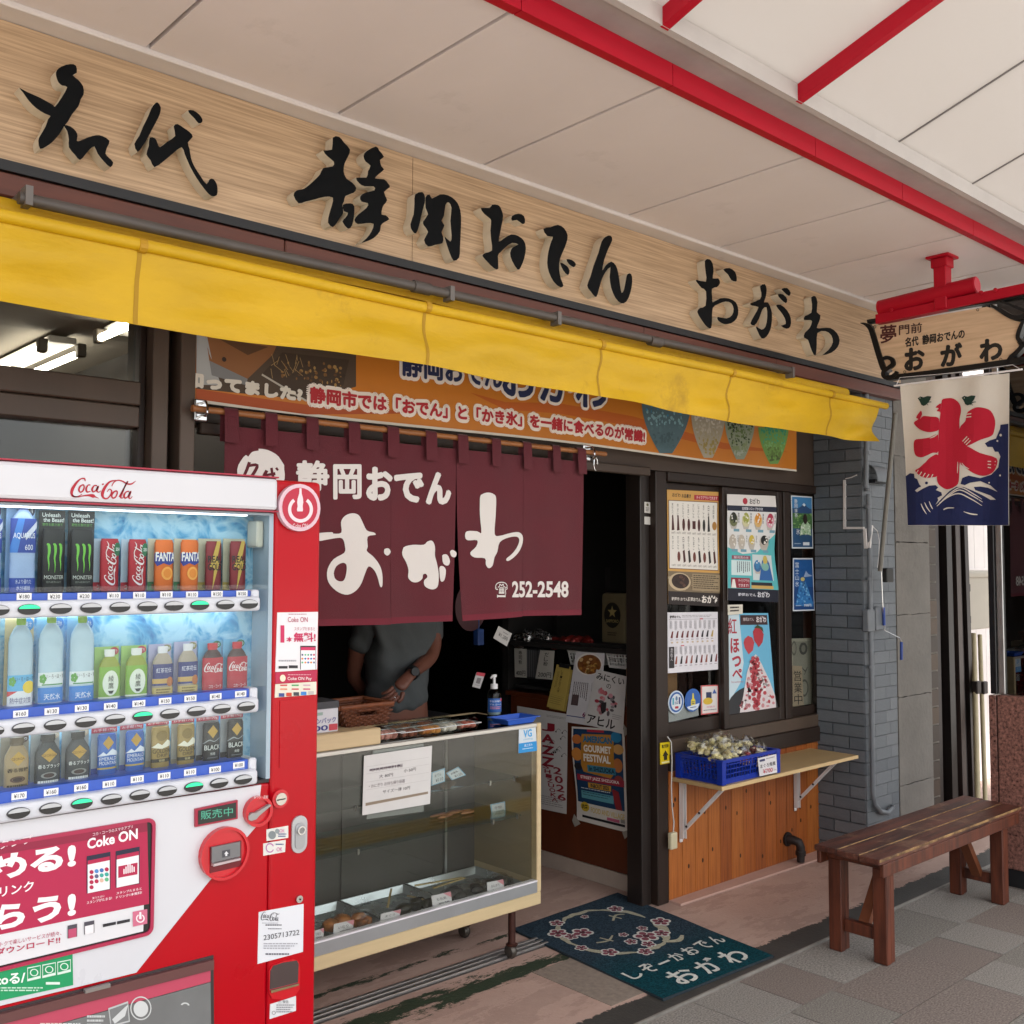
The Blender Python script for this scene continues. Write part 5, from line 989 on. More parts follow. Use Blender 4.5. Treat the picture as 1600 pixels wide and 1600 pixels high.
finish(plate(q.x-.014, q.x+.014, q.z-.038, q.z+.030, VY-.009, VY-.005, .013), 'lock_handle', mat('lock_grey2', '#a4a6aa', .3, metal=.4), lk)
finish(ring(467, 1296, .0115, .008, VY-.016, VY-.008), 'lock_ring', STEEL, lk); finish(disc(467, 1296, .008, VY-.014, VY-.008), 'lock_cylinder', mat('lock_core', '#8a8a8c', .3, metal=.8), lk)
kl = finish(disc(466, 1404, .0095, VY-.008, VY+.002), 'key_lock', STEEL, VM); finish(disc(466.5, 1404, .0025, VY-.0095, VY-.007, 8), 'keyhole', BLACK, kl)
def sticker(L, col, fn, name='sticker', y=VY):
    s = finish(slab(L, y-.0015, y+.001), name, mat('sticker_'+col.lstrip('#'), col, .45), VM); part_print('print', s, y-.0016, fn); return s
def f(p): p.ell(.4245, 1.3045, .006, .0065, '#7d878a', 1, 16); p.ell(.4325, 1.2985, .0035, .004, '#8d979a', 1, 14); p.text('OK', .436, 1.295, .444, 1.3005, '#c86aa0', 1); p.greek(.434, 1.302, .447, 1.309, 2, '#4a5a8a', 1)
sticker([(416, 1296), (450, 1290), (450, 1309), (416, 1314)], '#dcdcd6', f)
def f(p): p.ell(.421, 1.3245, .0065, .0075, '#b46aa8', 1, 20, .4, 5.9, .78); p.text('OK', .4315, 1.3235, .4405, 1.330, '#c86aa0', 1, .01); p.greek(.430, 1.318, .443, 1.3215, 1, '#4a5a8a', 1)
sticker([(411, 1318), (446, 1312), (445, 1331), (411, 1337)], '#dcdcd6', f)
def f(p):
    logo(p, .407, 1.424, .436, 1.4395, '#4a4a52', 1); p.greek(.4085, 1.4415, .434, 1.443, 1, '#8a8a90', 1); p.greek(.414, 1.444, .440, 1.4475, 1, '#5a5a60', 1); p.greek(.418, 1.450, .440, 1.453, 1, '#8a8a90', 1)
    vs, fs = glyphs('2305713722', 0); p.tri([((411+x*56)/1000, (1461+y*8-x*9)/1000) for x, y in vs], fs, '#33333a', 1); p.greek(.411, 1.473, .466, 1.484, 3, '#a9a9b0', 1); p.greek(.414, 1.489, .452, 1.494, 1, '#6a6a72', 1)
sticker([(404, 1425), (474, 1412), (473, 1487), (402, 1506)], '#dadce2', f)
cr = finish(slab([(419, 1517), (424, 1508), (440, 1502), (458, 1498), (466, 1502), (468, 1515), (467, 1545), (460, 1555), (440, 1561), (424, 1560), (419, 1550)], VY-.004, VY+.002), 'coin_return', REDG, VM)
finish(slab([(421, 1516), (426, 1508), (442, 1503), (462, 1500), (465, 1505), (464, 1534), (420, 1545)], VY-.0055, VY-.003), 'return_cup', mat('cup_dark', '#4a3f40', .2), cr); finish(slab([(420, 1546), (464, 1535), (464, 1538), (421, 1550)], VY-.010, VY-.003), 'return_lip', STEEL, cr)
def f(p): p.text('⚠ 警告', .434, 1.5625, .450, 1.5675, '#5a5a60', 1); p.greek(.431, 1.569, .460, 1.583, 4, '#8a8a90', 1); p.ell(.427, 1.582, .003, .003, '#6a6a70', 1, 14, inner=.75)
sticker([(422, 1569), (462, 1556), (462, 1579), (421, 1592)], '#d9d9dc', f)
def f(p):
    p.text('Coke ON', .449, .964, .480, .972, '#b03a5a', 1); p.greek(.450, .959, .479, .9615, 1, '#b98a9a', 1); p.text('1', .4375, .977, .4435, 1.004, '#c4285a', 1, .0); p.text('本', .4465, .995, .4565, 1.003, '#c4285a', 1, .02); p.text('無料!', .458, .988, .4925, 1.003, '#c4285a', 1, .03); p.text('スタンプたまると', .459, .9795, .4915, .985, '#b03a5a', 1)
    p.rect(.4685, 1.009, .4925, 1.046, '#2a2226', 1); p.rect(.4692, 1.016, .4918, 1.046, '#e9e6ea', 2); p.rect(.4692, 1.011, .4918, 1.016, '#c4285a', 2)
    rg = random.Random(5)
    for i in range(3):
        for j in range(5): p.ell(.4715+j*.0045, 1.023+i*.006, .0016, .0016, rg.choice(('#c4285a', '#3d6fb0', '#62b084', '#d9833a', '#5a5f80')), 3, 8)
    p.rect(.4345, 1.0405, .4485, 1.0445, '#26242a', 1); p.rect(.4505, 1.0395, .4645, 1.044, '#26242a', 1); p.greek(.4345, 1.031, .463, 1.036, 1, '#a9a9b0', 1)
sticker([(433, 957), (496.5, 956), (495, 1046), (430, 1050)], '#e2e0e4', f)
def f(p): p.ell(.441, 1.0595, .0045, .0055, '#e8dcc4', 1); p.text('Coke ON Pay', .4485, 1.0575, .486, 1.064, '#efdede', 1, .01); p.greek(.449, 1.0535, .486, 1.056, 1, '#d99aa8', 1)
sticker([(430, 1051), (495, 1047), (494, 1064), (430, 1068)], '#b41846', f)
def f(p):
    for k, c in enumerate(('#c84a4a', '#4aa05a', '#c8a0b0', '#d98a6a', '#c84a5a', '#c85a7a')): x = .437+(k % 3)*.018; y = 1.0695+(k//3)*.006; p.rect(x, y, x+.011, y+.0022, c, 1)
    for k, c in enumerate(('#3a4a8a', '#c8442a', '#3a4048', '#3a7fc8', '#b9b4b0')): x = .435+k*.0115; p.rect(x, 1.083-.0008*k, x+.0085, 1.0885-.0008*k, c, 1)
sticker([(430, 1069), (494, 1065), (494, 1085), (429, 1090)], '#dcd8c8', f)
finish(slab([(437, 1095), (479, 1090), (479, 1196), (436, 1200)], VY-.002, VY+.001), 'cover_plate', REDM, VM)
# round badge
BG = finish(disc(463.5, 793.5, .0625, 2.383, 2.398), 'round_badge', mat('badge_pink', '#d8b8c4', .4), VM)
finish(disc(463.5, 793.5, .0525, 2.3815, 2.384), 'badge_face', mat('badge_red', '#b41236', .3, var=.04), BG)
def f(p):
    c = (.4635, .7935); p.ell(c[0], c[1]+.003, .0195, .0205, '#e6d3da', 1, 30, -.95, 4.09, .74)
    p.poly([((463.5+x)/1000, (793.5+y)/1000) for x, y in ((-1.6, -30), (1.6, -30), (1.9, -22), (4, -14), (4.4, -8), (3.4, -2), (4, 3), (3.4, 6), (-5, 6), (-5.6, 3), (-4.4, -2), (-5.2, -8), (-4.4, -14), (-2, -22))], '#e6d3da', 1); p.text('Coke ON', .4515, .8185, .475, .8255, '#e6d3da', 1)
part_print('badge_print', BG, 2.3816, f)
# eco plate and take-out port
def f(p):
    for k in range(3): x0 = .041+k*.0235; p.poly([(x0, 1.5105-k*.0045), (x0+.021, 1.5065-k*.0045), (x0+.021, 1.527-k*.005), (x0, 1.532-k*.005)], '#d6e6dc', 1); p.poly([(x0+.001, 1.512-k*.0045), (x0+.020, 1.508-k*.0045), (x0+.020, 1.523-k*.005), (x0+.001, 1.528-k*.005)], '#16905a', 2); p.ell(x0+.0105, 1.518-k*.0046, .0066, .0058, '#d6e6dc', 3, 16, inner=.75)
    vs, fs = glyphs('ecoる/', .03); p.tri([((-18+x*56)/1000, (1523+y*17-x*6)/1000) for x, y in vs], fs, '#e6efe8', 1); p.greek(-.01, 1.541, .068, 1.549, 2, '#bfe0cc', 1); p.rect(.070, 1.533, .092, 1.537, '#d6e6dc', 1)
sticker([(-140, 1541), (112, 1489), (113, 1538), (-140, 1592)], '#12945c', f, 'eco_plate', WY)
tk = finish(slab([(-170, 1620), (333, 1492), (334, 1612), (-170, 1740)], VY-.0025, VY+.002), 'takeout_port', mat('port_dark', '#3a3234', .35), VM)
finish(slab([(-170, 1624), (330, 1497), (330, 1512), (-170, 1640)], VY-.016, VY-.002), 'port_hinge', mat('hinge_brown', '#6d4a4a', .3, metal=.4), tk)
finish(slab([(-170, 1641), (326, 1513), (326, 1532), (-170, 1668)], VY-.010, VY-.002), 'flap_band', mat('flap_pink', '#b8465e', .35), tk)
fl = finish(slab([(-170, 1669), (326, 1533), (327, 1600), (-170, 1725)], VY-.010, VY-.002), 'flap', mat('flap_grey', '#77797a', .35, metal=.2, var=.08), tk)
finish(slab([(128, 1543), (167, 1533), (167, 1538), (128, 1548)], VY-.022, VY-.009), 'flap_hinge', mat('hinge_grey', '#8f8a88', .3, metal=.5), tk)
def f(p):
    p.ell(.217, 1.573, .0165, .0185, '#c9cccc', 1, 26, inner=.9); p.ell(.217, 1.574, .0115, .0125, '#c9cccc', 1, 20); p.poly([(.166, 1.573), (.197, 1.562), (.200, 1.594), (.170, 1.602)], '#b9bcbc', 1); p.poly([(.168, 1.575), (.196, 1.565), (.198, 1.592), (.171, 1.599)], '#77797a', 2); p.poly([(.172, 1.590), (.192, 1.571), (.197, 1.567), (.192, 1.585), (.176, 1.597)], '#c9cccc', 3)
    p.greek(.06, 1.596, .125, 1.62, 4, '#c9cccc', 1); p.greek(.133, 1.584, .162, 1.61, 4, '#c9cccc', 1); p.ell(.286, 1.569, .007, .005, '#c9cccc', 1, 14, 3.4, 6.2, .6)
part_print('flap_print', fl, VY-.0102, f)
# ============================================================ glass display case on casters
CREAM = mat('cream_laminate', '#cdb88f', .45, var=.06, vs=5, stretch=(.6, 1, 6)); CINT = mat('case_interior', '#8f7f5c', .55, var=.06, vs=5, stretch=(1, 1, 6))
GC = glass('case_glass', '#f6f8f6', 1.4)
SCS = thing('display_case', 'low glass display case with cream wood frame on brown casters under the curtain', 'display case', (2.3, 3.36, 0))
CX0, CX1, CF, CB = 1.56, 3.035, 3.150, 3.575
finish(MB().rbox(CX0, CX1, CF, CB, .200, .252, .004, 1), 'base_board', CREAM, SCS)
finish(MB().box(CX0, CX1-.026, CF-.002, CF+.022, .253, .296), 'front_channel', mat('channel_alu', '#a9acae', .35, metal=.5, var=.06), SCS)
finish(MB().box(CX0, CX1-.026, CF-.004, CF+.024, .297, .303), 'channel_lip', WHITEP, SCS)
for z0, z1 in ((.2525, .948),):
    finish(MB().rbox(CX1-.025, CX1, CF, CB, z0, z1, .003, 1), 'end_panel', CREAM, SCS); finish(MB().rbox(CX0, CX0+.025, CF, CB, z0, z1, .003, 1), 'end_panel', CREAM, SCS)
finish(MB().box(CX1-.029, CX1-.0255, CF+.03, CB-.01, .304, .93), 'end_lining', CINT, SCS)
finish(MB().box(CX0+.026, CX1-.03, CF+.025, CB-.005, .2525, .262), 'case_floor', mat('case_floor', '#8a8d8c', .35, metal=.3, var=.1), SCS)
finish(MB().rbox(CX0+.026, CX1-.026, CF-.001, CF+.014, .932, .950, .003, 1), 'top_rail', mat('rail_alu', '#c4c2bc', .3, metal=.6), SCS)
finish(MB().rbox(CX0+.026, CX1-.026, CB-.03, CB, .925, .950, .003, 1), 'rear_rail', CREAM, SCS)
finish(MB().box(CX0+.026, CX1-.026, CF+.0145, CB-.031, .942, .948), 'top_pane', glass('case_top_glass', '#4a5350', 2.2), SCS)
finish(MB().box(CX0+.026, CX1-.026, CF+.004, CF+.009, .304, .931), 'front_pane', GC, SCS)
for k, (a, b) in enumerate(((CX0+.03, 2.33), (2.31, CX1-.031))): finish(MB().box(a, b, CB-.02-.008*k, CB-.016-.008*k, .263, .924), 'rear_door', mat('rear_door_dark', '#4b4842', .4, var=.1), SCS)
for x in (2.17, 2.83): finish(MB().box(x-.006, x+.006, CB-.045, CB-.035, .263, .92), 'slotted_standard', ALU, SCS)
for z, y0 in ((.715, 3.24), (.56, 3.22)):
    s = finish(MB().box(CX0+.05, CX1-.05, y0, CB-.05, z-.003, z+.003), 'glass_shelf', glass('shelf_glass', '#cfe0d8', 1.2), SCS)
    for x in (2.17, 2.83, 2.97): finish(MB().box(x-.004, x+.004, y0-.001, y0+.012, z-.014, z+.006), 'shelf_clip', STEEL, s)
RUST = mat('rust_brown_tube', '#4a2b24', .5, metal=.4, var=.25, vs=30)
for x, y in ((2.905, 3.19), (2.915, 3.50), (1.68, 3.19), (1.68, 3.50)):
    front = y < 3.3; zt = .199
    L = finish(MB().tube([(x, y, .052), (x, y, zt)], .0155, 14), 'leg', RUST, SCS, smooth=True)
    finish(MB().lathe([(.022, 0), (.026, .006), (.018, .012)], (x, y, .05), 14), 'collar', RUST, L, smooth=True)
    c = finish(MB().lathe([(.006, -.017), (.024, -.014), (.030, -.005), (.030, .005), (.024, .014), (.006, .017)], (x-.006, y, .030), 16, axis='X'), 'caster', mat('caster_grey', '#4f4a44', .4, metal=.5, var=.35, vs=40), L, smooth=True)
# riser box and things standing on the case
finish_ = finish
RB = tag(finish(MB().rbox(1.565, P(596, 1150, 'Y', CF).x, 3.152, 3.50, .951, P(596, 1137, 'Y', CF).z, .004, 1), 'riser_box', mat('pale_plywood', '#cbb48c', .5, var=.08, vs=5, stretch=(.5, 1, 7))), 'pale plywood riser box on top of the display case under a wicker basket', 'box')
RZ = P(596, 1137, 'Y', CF).z
q = P(508, 1143, 'Z', RZ)
bx0, bx1 = 1.78, P(525, 1140, 'Y', 3.2).x
KB = thing('pack_box', 'small white cardboard box with blue print beside the wicker basket', 'box', (bx1-.1, 3.24, RZ)); 
finish(MB().rbox(bx1-.22, bx1, 3.185, 3.30, RZ, RZ+.085, .003, 1), 'carton', mat('carton_white', '#c9c9cf', .5, var=.04), KB); finish(MB().box(bx1-.22, bx1, 3.183, 3.302, RZ+.0855, RZ+.11), 'carton_lid', mat('carton_dark', '#33343a', .5), KB)
pr = Print(planemap((bx1-.22, 3.1845, RZ+.08), (.22, 0, 0), (0, 0, -.075)), 2.9); pr.text('キッチンパック', .30, .35, .95, .62, '#3a3f8a', 1, .01); pr.text('1000', .3, .7, .8, .95, '#2a2f7a', 1, .02); pr.rect(.35, .08, .7, .22, '#8fa49c', 1); pr.rect(.82, .68, .98, .98, '#b83a48', 1); pr.build('print', KB)
# wicker basket woven from strands
WK = [mat('wicker_%d' % k, c, .6, var=.3, vs=60) for k, c in enumerate(('#5b2f17', '#6e3b1e', '#472310'))]
b0 = P(540, 1142, 'Y', 3.27); b1 = P(588, 1136, 'Y', 3.27); tb0 = P(515, 1103, 'Y', 3.27); tb1 = P(597, 1104, 'Y', 3.27)
bw0, bw1 = (b1.x-b0.x)/2+.012, (tb1.x-tb0.x)/2; bc = (b0.x+b1.x)/2; tcx = (tb0.x+tb1.x)/2; bh = tb0.z-RZ
WBK = thing('wicker_basket', 'square dark brown wicker basket with hand holes on the riser box', 'basket', (bc, 3.30, RZ))
def wk(t, z, rr=0):        # t in 0..4 around
    f_ = z/bh; hw = bw0+(bw1-bw0)*f_; cx = bc+(tcx-bc)*f_; hd = hw*.85; k = int(t) % 4; s = t-int(t); c = [(-1, -1), (1, -1), (1, 1), (-1, 1)]; a, b = c[k], c[(k+1) % 4]
    x = a[0]+(b[0]-a[0])*s; y = a[1]+(b[1]-a[1])*s; return Vector((cx+x*(hw+rr), 3.30+y*(hd+rr), RZ+z))
NST = 44
mb = MB()
for i in range(9):
    z = bh*(i+.5)/10; pts = []
    for j in range(NST+1):
        t = 4*j/NST
        pts.append(wk(t % 4, z, .004*(1 if (i+j) % 2 else -1)))
    if 4 < i < 7:
        gap = [j for j in range(NST+1) if not (.36 < (4*j/NST) % 1 < .64 and int(4*j/NST) % 2 == 0)]
        run = []
        for j in range(NST+1):
            if j in gap: run.append(pts[j])
            else:
                if len(run) > 1: mb.tube(run, .0052, 6)
                run = []
        if len(run) > 1: mb.tube(run, .0052, 6)
    else: mb.tube(pts, .0052, 6)
w1 = finish(mb, 'weave', WK[0], WBK, smooth=True); w1['kind'] = 'stuff'
mb = MB()
for j in range(NST): 
    t = 4*(j+.5)/NST; hole = .36 < t % 1 < .64 and int(t) % 2 == 0
    if hole: mb.tube([wk(t, 0), wk(t, bh*.48)], .0035, 5)
    else: mb.tube([wk(t, 0), wk(t, bh*.95)], .0035, 5)
w2 = finish(mb, 'stakes', WK[2], WBK); w2['kind'] = 'stuff'
finish(MB().tube([wk((4*j/NST) % 4, bh*.97) for j in range(NST+1)], .0085, 8), 'rim', WK[1], WBK, smooth=True)
finish(MB().prism([wk(k, .004) for k in range(4)], (0, 0, .006)), 'bottom', WK[2], WBK)
# clear food packs in rows
PACKG = glass('pack_plastic', '#f2f4f2', 1.2, 1.46, .05)
def foodpack(px, py, Y, w, d, h, cols, label, seed, group=None):
    q = P(px, py, 'Y', Y); x = q.x; z = .951; T = thing('food_pack', label, 'food pack', (x, Y, z), group); rg = random.Random(seed)
    mb = MB(); t = .006
    mb.add([(x-w/2+t, Y-d/2+t, z), (x+w/2-t, Y-d/2+t, z), (x+w/2-t, Y+d/2-t, z), (x-w/2+t, Y+d/2-t, z), (x-w/2, Y-d/2, z+h*.55), (x+w/2, Y-d/2, z+h*.55), (x+w/2, Y+d/2, z+h*.55), (x-w/2, Y+d/2, z+h*.55)], [(0, 3, 2, 1), (0, 1, 5, 4), (1, 2, 6, 5), (2, 3, 7, 6), (3, 0, 4, 7)])
    finish(mb, 'tray', PACKG, T)
    mb = MB(); mb.add([(x-w/2-.004, Y-d/2-.004, z+h*.56), (x+w/2+.004, Y-d/2-.004, z+h*.56), (x+w/2+.004, Y+d/2+.004, z+h*.56), (x-w/2-.004, Y+d/2+.004, z+h*.56), (x-w/2+.01, Y-d/2+.01, z+h), (x+w/2-.01, Y-d/2+.01, z+h), (x+w/2-.01, Y+d/2-.01, z+h), (x-w/2+.01, Y+d/2-.01, z+h)], [(4, 5, 6, 7), (0, 1, 5, 4), (1, 2, 6, 5), (2, 3, 7, 6), (3, 0, 4, 7)])
    finish(mb, 'lid', PACKG, T)
    z2 = z+h*.56; finish(MB().bar((x-w/2-.005, Y-d/2-.004, z2), (x+w/2+.005, Y-d/2-.004, z2), .004, .003).bar((x-w/2-.005, Y+d/2+.004, z2), (x+w/2+.005, Y+d/2+.004, z2), .004, .003).bar((x-w/2-.004, Y-d/2, z2), (x-w/2-.004, Y+d/2, z2), .004, .003).bar((x+w/2+.004, Y-d/2, z2), (x+w/2+.004, Y+d/2, z2), .004, .003), 'rim', mat('pack_rim', '#c4c8c8', .3), T)
    for k in range(4):
        c = rg.choice(cols); m = mat('food_'+c.lstrip('#'), c, .5, var=.25, vs=45)
        finish(MB().blob((x-w*.3+w*.2*k, Y+rg.uniform(-.01, .01), z+h*.36), (w*.14, d*.36, h*.32), 2, .06, None, seed*7+k), 'morsel', m, T, smooth=True)
foodpack(603, 1152, 3.20, .10, .085, .060, ('#cf958a', '#bd8578', '#dcaea2'), 'clear food pack of pinkish rice packed against the riser box', 1)
foodpack(634, 1148, 3.205, .105, .085, .050, ('#7d4632', '#8f5640'), 'clear food pack of dark brown simmered pieces by the front edge', 2)
foodpack(668, 1143, 3.205, .105, .085, .052, ('#c98040', '#b46e32', '#d8984e'), 'clear food pack of golden fried pieces between dark and white packs', 3)
foodpack(697, 1139, 3.21, .095, .085, .052, ('#e6e2d8', '#d8d2c4'), 'clear food pack of white rice balls on the display case', 4)
foodpack(724, 1134, 3.225, .10, .085, .046, ('#c46a58', '#b05848', '#d48270'), 'clear food pack of red sausage slices nearest the blue tray', 5)
foodpack(626, 1132, 3.30, .105, .085, .050, ('#b4703f', '#a5632f'), 'clear food pack of brown pieces behind the dark simmered pack', 6)
foodpack(660, 1126, 3.32, .11, .085, .044, ('#94583f', '#a5684c', '#7d452f'), 'clear food pack of brown pieces in the rear row behind the fried pack', 7)
foodpack(690, 1124, 3.32, .10, .085, .040, ('#b9b4a8', '#c9c3b6'), 'flat clear food pack of greyish pieces behind the white rice pack', 8)
# hand sanitiser pump
q = P(772, 1117, 'Z', .951); bx, by = q.x, q.y
PB = thing('pump_bottle', 'clear hand sanitiser pump bottle with blue label on the display case', 'bottle', (bx, by, .951)); hb = .115; rb = .031
finish(MB().lathe([(rb*.95, 0), (rb, .006), (rb, hb*.75), (rb*.85, hb*.9), (rb*.45, hb)], (bx, by, .951), 22), 'bottle', glass('sanitiser_plastic', '#dfe6e6', 1.1, 1.4), PB, smooth=True)
finish(MB().lathe([(rb*.9, .004), (rb*.93, .01), (rb*.93, hb*.55)], (bx, by, .951), 22), 'liquid', mat('gel', '#aab8b8', .2), PB, smooth=True)
finish(MB().lathe([(.016, 0), (.016, .02), (.006, .022), (.006, .05), (.010, .05), (.012, .056), (.011, .062)], (bx, by, .951+hb), 16).tube([(bx, by, .951+hb+.056), (bx-.022, by-.012, .951+hb+.056), (bx-.034, by-.018, .951+hb+.050)], .0045, 8), 'pump_head', mat('pump_white', '#dcdcdc', .4), PB, smooth=True)
pr = Print(lambda u, v, h: Vector((bx+(rb+.0005+h)*sin(radians(-95+140*u)), by-(rb+.0005+h)*cos(radians(-95+140*u)), .951+.082-.07*v)), 1, 14); pr.rect(0, .1, 1, .95, '#1f5aa8', 1); pr.text('手指消毒用', .12, .2, .8, .33, '#dfe8f4', 2); pr.text('アルコール', .12, .42, .88, .52, '#dfe8f4', 2); pr.greek(.15, .6, .85, .8, 2, '#c8849a', 2); pr.ell(.85, .2, .09, .1, '#c8485a', 3, 12); pr.build('label_print', PB)
# blue tray
t0 = [P(x, y, 'Z', .956) for x, y in ((765, 1124), (797, 1136), (838, 1133), (812, 1118))]; cx = sum((p.x for p in t0))/4; cy = sum((p.y for p in t0))/4
BLT = tag(finish(MB(), 'x', CREAM, loc=(0, 0, 0)), 'x', 'x') if 0 else None
mb = MB(); hw, hd, hh, fl_ = .085, .055, .026, .016
def rim(s, z, y=None): return [(cx+a*(hw*s), cy+b*(hd*s), z) for a, b in ((-1, -1), (1, -1), (1, 1), (-1, 1))]
o1, o2 = rim(.80, .952), rim(1.0, .952+hh); o3 = rim(1.12, .952+hh); o4 = rim(1.12, .949+hh); i1 = rim(.78, .955); 
mb.add(o1+o2+o3+o4+i1, [(0, 3, 2, 1)]+[(k, (k+1) % 4, 4+(k+1) % 4, 4+k) for k in range(4)]+[(4+k, 4+(k+1) % 4, 8+(k+1) % 4, 8+k) for k in range(4)]+[(8+k, 8+(k+1) % 4, 12+(k+1) % 4, 12+k) for k in range(4)]+[(16, 17, 18, 19)]+[(16+k, 16+(k+1) % 4, 4+(k+1) % 4, 4+k) for k in range(4)])
tag(finish(mb, 'coin_tray', mat('tray_blue', '#2f5fc4', .35), recalc=False), 'shallow blue plastic tray on the right end of the display case', 'tray')
# notice on the front glass, sticker
def dn(p):
    p.greek(.08, .24, .55, .285, 1, '#6a5f66', 1, .7, 3); 
    p.text('・おでん お持ち帰り容器', .08, .23, .56, .29, '#6a5a60', 1); p.text('大 80円', .22, .36, .42, .42, '#4a4448', 1); p.text('小 50円', .58, .33, .76, .39, '#4a4448', 1); p.text('・おにぎり お持ち帰り容器', .08, .50, .60, .56, '#6a5a60', 1); p.text('サイズ一律 10円', .28, .63, .68, .69, '#4a4448', 1)
    for v in (.19, .31, .45, .58): p.rect(.04, v, .96, v+.004, '#b9b6b4', 1)
    p.poly([(.04, .80), (.96, .78), (.96, .82), (.04, .85)], '#8f7f6c', 1)
NG = [P(x, y, 'Y', CF-.002) for x, y in ((569, 1181), (675, 1165), (672, 1256), (566, 1274))]
poster('price_notice', 'white printed price notice taped to the display case glass', 'notice', NG, '#d6d5d3', draw=dn)
nb = [P(x, y, 'Y', CF+.011) for x, y in ((584, 1163), (662, 1152), (662, 1268), (573, 1280))]
tag(finish(MB().prism(nb, (0, .002, 0)), 'backing_sheet', mat('grey_sheet', '#8f9290', .5)), 'grey backing sheet behind the price notice inside the case', 'sheet')
def dv(p): p.rect(0, .62, 1, 1, '#2a8fd0', 1); p.text('VG', .25, .12, .75, .42, '#4aa4dc', 1, .03); p.text('antifog', .25, .46, .78, .54, '#7db8d8', 1); p.text('施工済み', .3, .68, .75, .78, '#e2eef6', 2); p.greek(.2, .84, .8, .9, 1, '#bfe0f2', 2)
poster('coating_sticker', 'small white and blue sticker in the upper corner of the display case glass', 'sticker', [P(x, y, 'Y', CF+.0032) for x, y in ((811, 1137), (837, 1133), (839, 1173), (810, 1177))], '#cfd9e0', draw=dv)
# food trays in the case
def tray(x0, x1, y0, y1, z, label):
    T = tag(finish(MB().add([(x0, y0, z+.028), (x1, y0, z+.028), (x1, y1, z+.028), (x0, y1, z+.028), (x0+.012, y0+.012, z), (x1-.012, y0+.012, z), (x1-.012, y1-.012, z), (x0+.012, y1-.012, z), (x0-.006, y0-.006, z+.028), (x1+.006, y0-.006, z+.028), (x1+.006, y1+.006, z+.028), (x0-.006, y1+.006, z+.028)],
        [(4, 5, 6, 7), (0, 1, 5, 4), (1, 2, 6, 5), (2, 3, 7, 6), (3, 0, 4, 7), (0, 8, 9, 1), (1, 9, 10, 2), (2, 10, 11, 3), (3, 11, 8, 0)], None), 'metal_tray', mat('tray_steel', '#c4c9ca', .28, metal=.8, var=.06), recalc=False), label, 'tray'); return T
tray(1.98, 2.26, 3.20, 3.50, .264, 'steel tray with fried tofu pouches in the display case'); tray(2.28, 2.58, 3.20, 3.50, .264, 'steel tray with dark seaweed rolls and tongs'); tray(2.60, 2.97, 3.20, 3.50, .264, 'steel tray with clear bags at the right end of the display case'); tray(1.60, 1.96, 3.20, 3.50, .264, 'steel tray with pale pouches behind the vending machine edge')
def heap(name, label, cat, cx, cy, z, n, spread, r, cols, seed, film=True, group=None):
    rg = random.Random(seed); T = thing(name, label, cat, (cx, cy, z), group)
    for k in range(n):
        x = cx+rg.uniform(-1, 1)*spread[0]; y = cy+rg.uniform(-1, 1)*spread[1]; c = rg.choice(cols); s = rg.uniform(.8, 1.15)
        finish(MB().blob((x, y, z+r[2]*s*.9+rg.random()*spread[2]), (r[0]*s, r[1]*s, r[2]*s), 2, .10, None, seed*31+k), 'piece', mat('food_'+c.lstrip('#'), c, .45, var=.3, vs=50), T, smooth=True)
    if film:
        rg2 = random.Random(seed+9); bm = bmesh.new(); bmesh.ops.create_icosphere(bm, subdivisions=3, radius=1)
        for v in bm.verts:
            kx = 1+rg2.uniform(-.13, .13); v.co = Vector((cx+v.co.x*(spread[0]+r[0])*1.08*kx, cy+v.co.y*(spread[1]+r[1])*1.05*kx, z+.002+max(-.0, v.co.z+.35)*(r[2]*1.5+spread[2])*kx))
        finish(MB().bm(bm), 'plastic_film', glass('food_film', '#f4f4f2', 1.3, 1.45, .08), T)
    return T
heap('tofu_pouches', 'brown fried tofu pouches in clear film in the display case', 'food', 2.15, 3.24, .268, 9, (.085, .035, .02), (.032, .028, .022), ('#a5652f', '#b8753a', '#8f5226'), 1)
heap('pale_pouches', 'pale yellow pouches in clear film beside the fried tofu', 'food', 1.93, 3.24, .268, 6, (.05, .03, .015), (.03, .028, .02), ('#c4ad68', '#cfb978'), 2)
heap('seaweed_rolls', 'black seaweed wrapped pieces on the steel tray with tongs', 'food', 2.45, 3.25, .268, 8, (.09, .035, .012), (.036, .024, .018), ('#17160f', '#232114', '#2b2a18'), 3, False)
heap('clear_bags', 'clear bags with dark simmered pieces beside the wooden tongs', 'food', 2.72, 3.27, .268, 6, (.08, .03, .01), (.032, .026, .018), ('#3a3836', '#4a4846', '#2c2a28'), 4)
heap('clear_bags', 'clear bags by the cream end panel of the display case', 'food', 2.90, 3.27, .268, 4, (.04, .03, .01), (.03, .026, .018), ('#55524e', '#403e3a'), 6)
heap('dried_fish', 'thin brown dried strips on the middle glass shelf', 'food', 2.76, 3.40, .564, 10, (.07, .03, .004), (.035, .008, .006), ('#8a5a44', '#9a6a52', '#7a4a36'), 5, False)
heap('rice_cracker', 'round pale snack with dark specks on the upper glass shelf', 'food', 2.72, 3.38, .719, 1, (.004, .004, .002), (.045, .03, .022), ('#a07e5a',), 8, False)
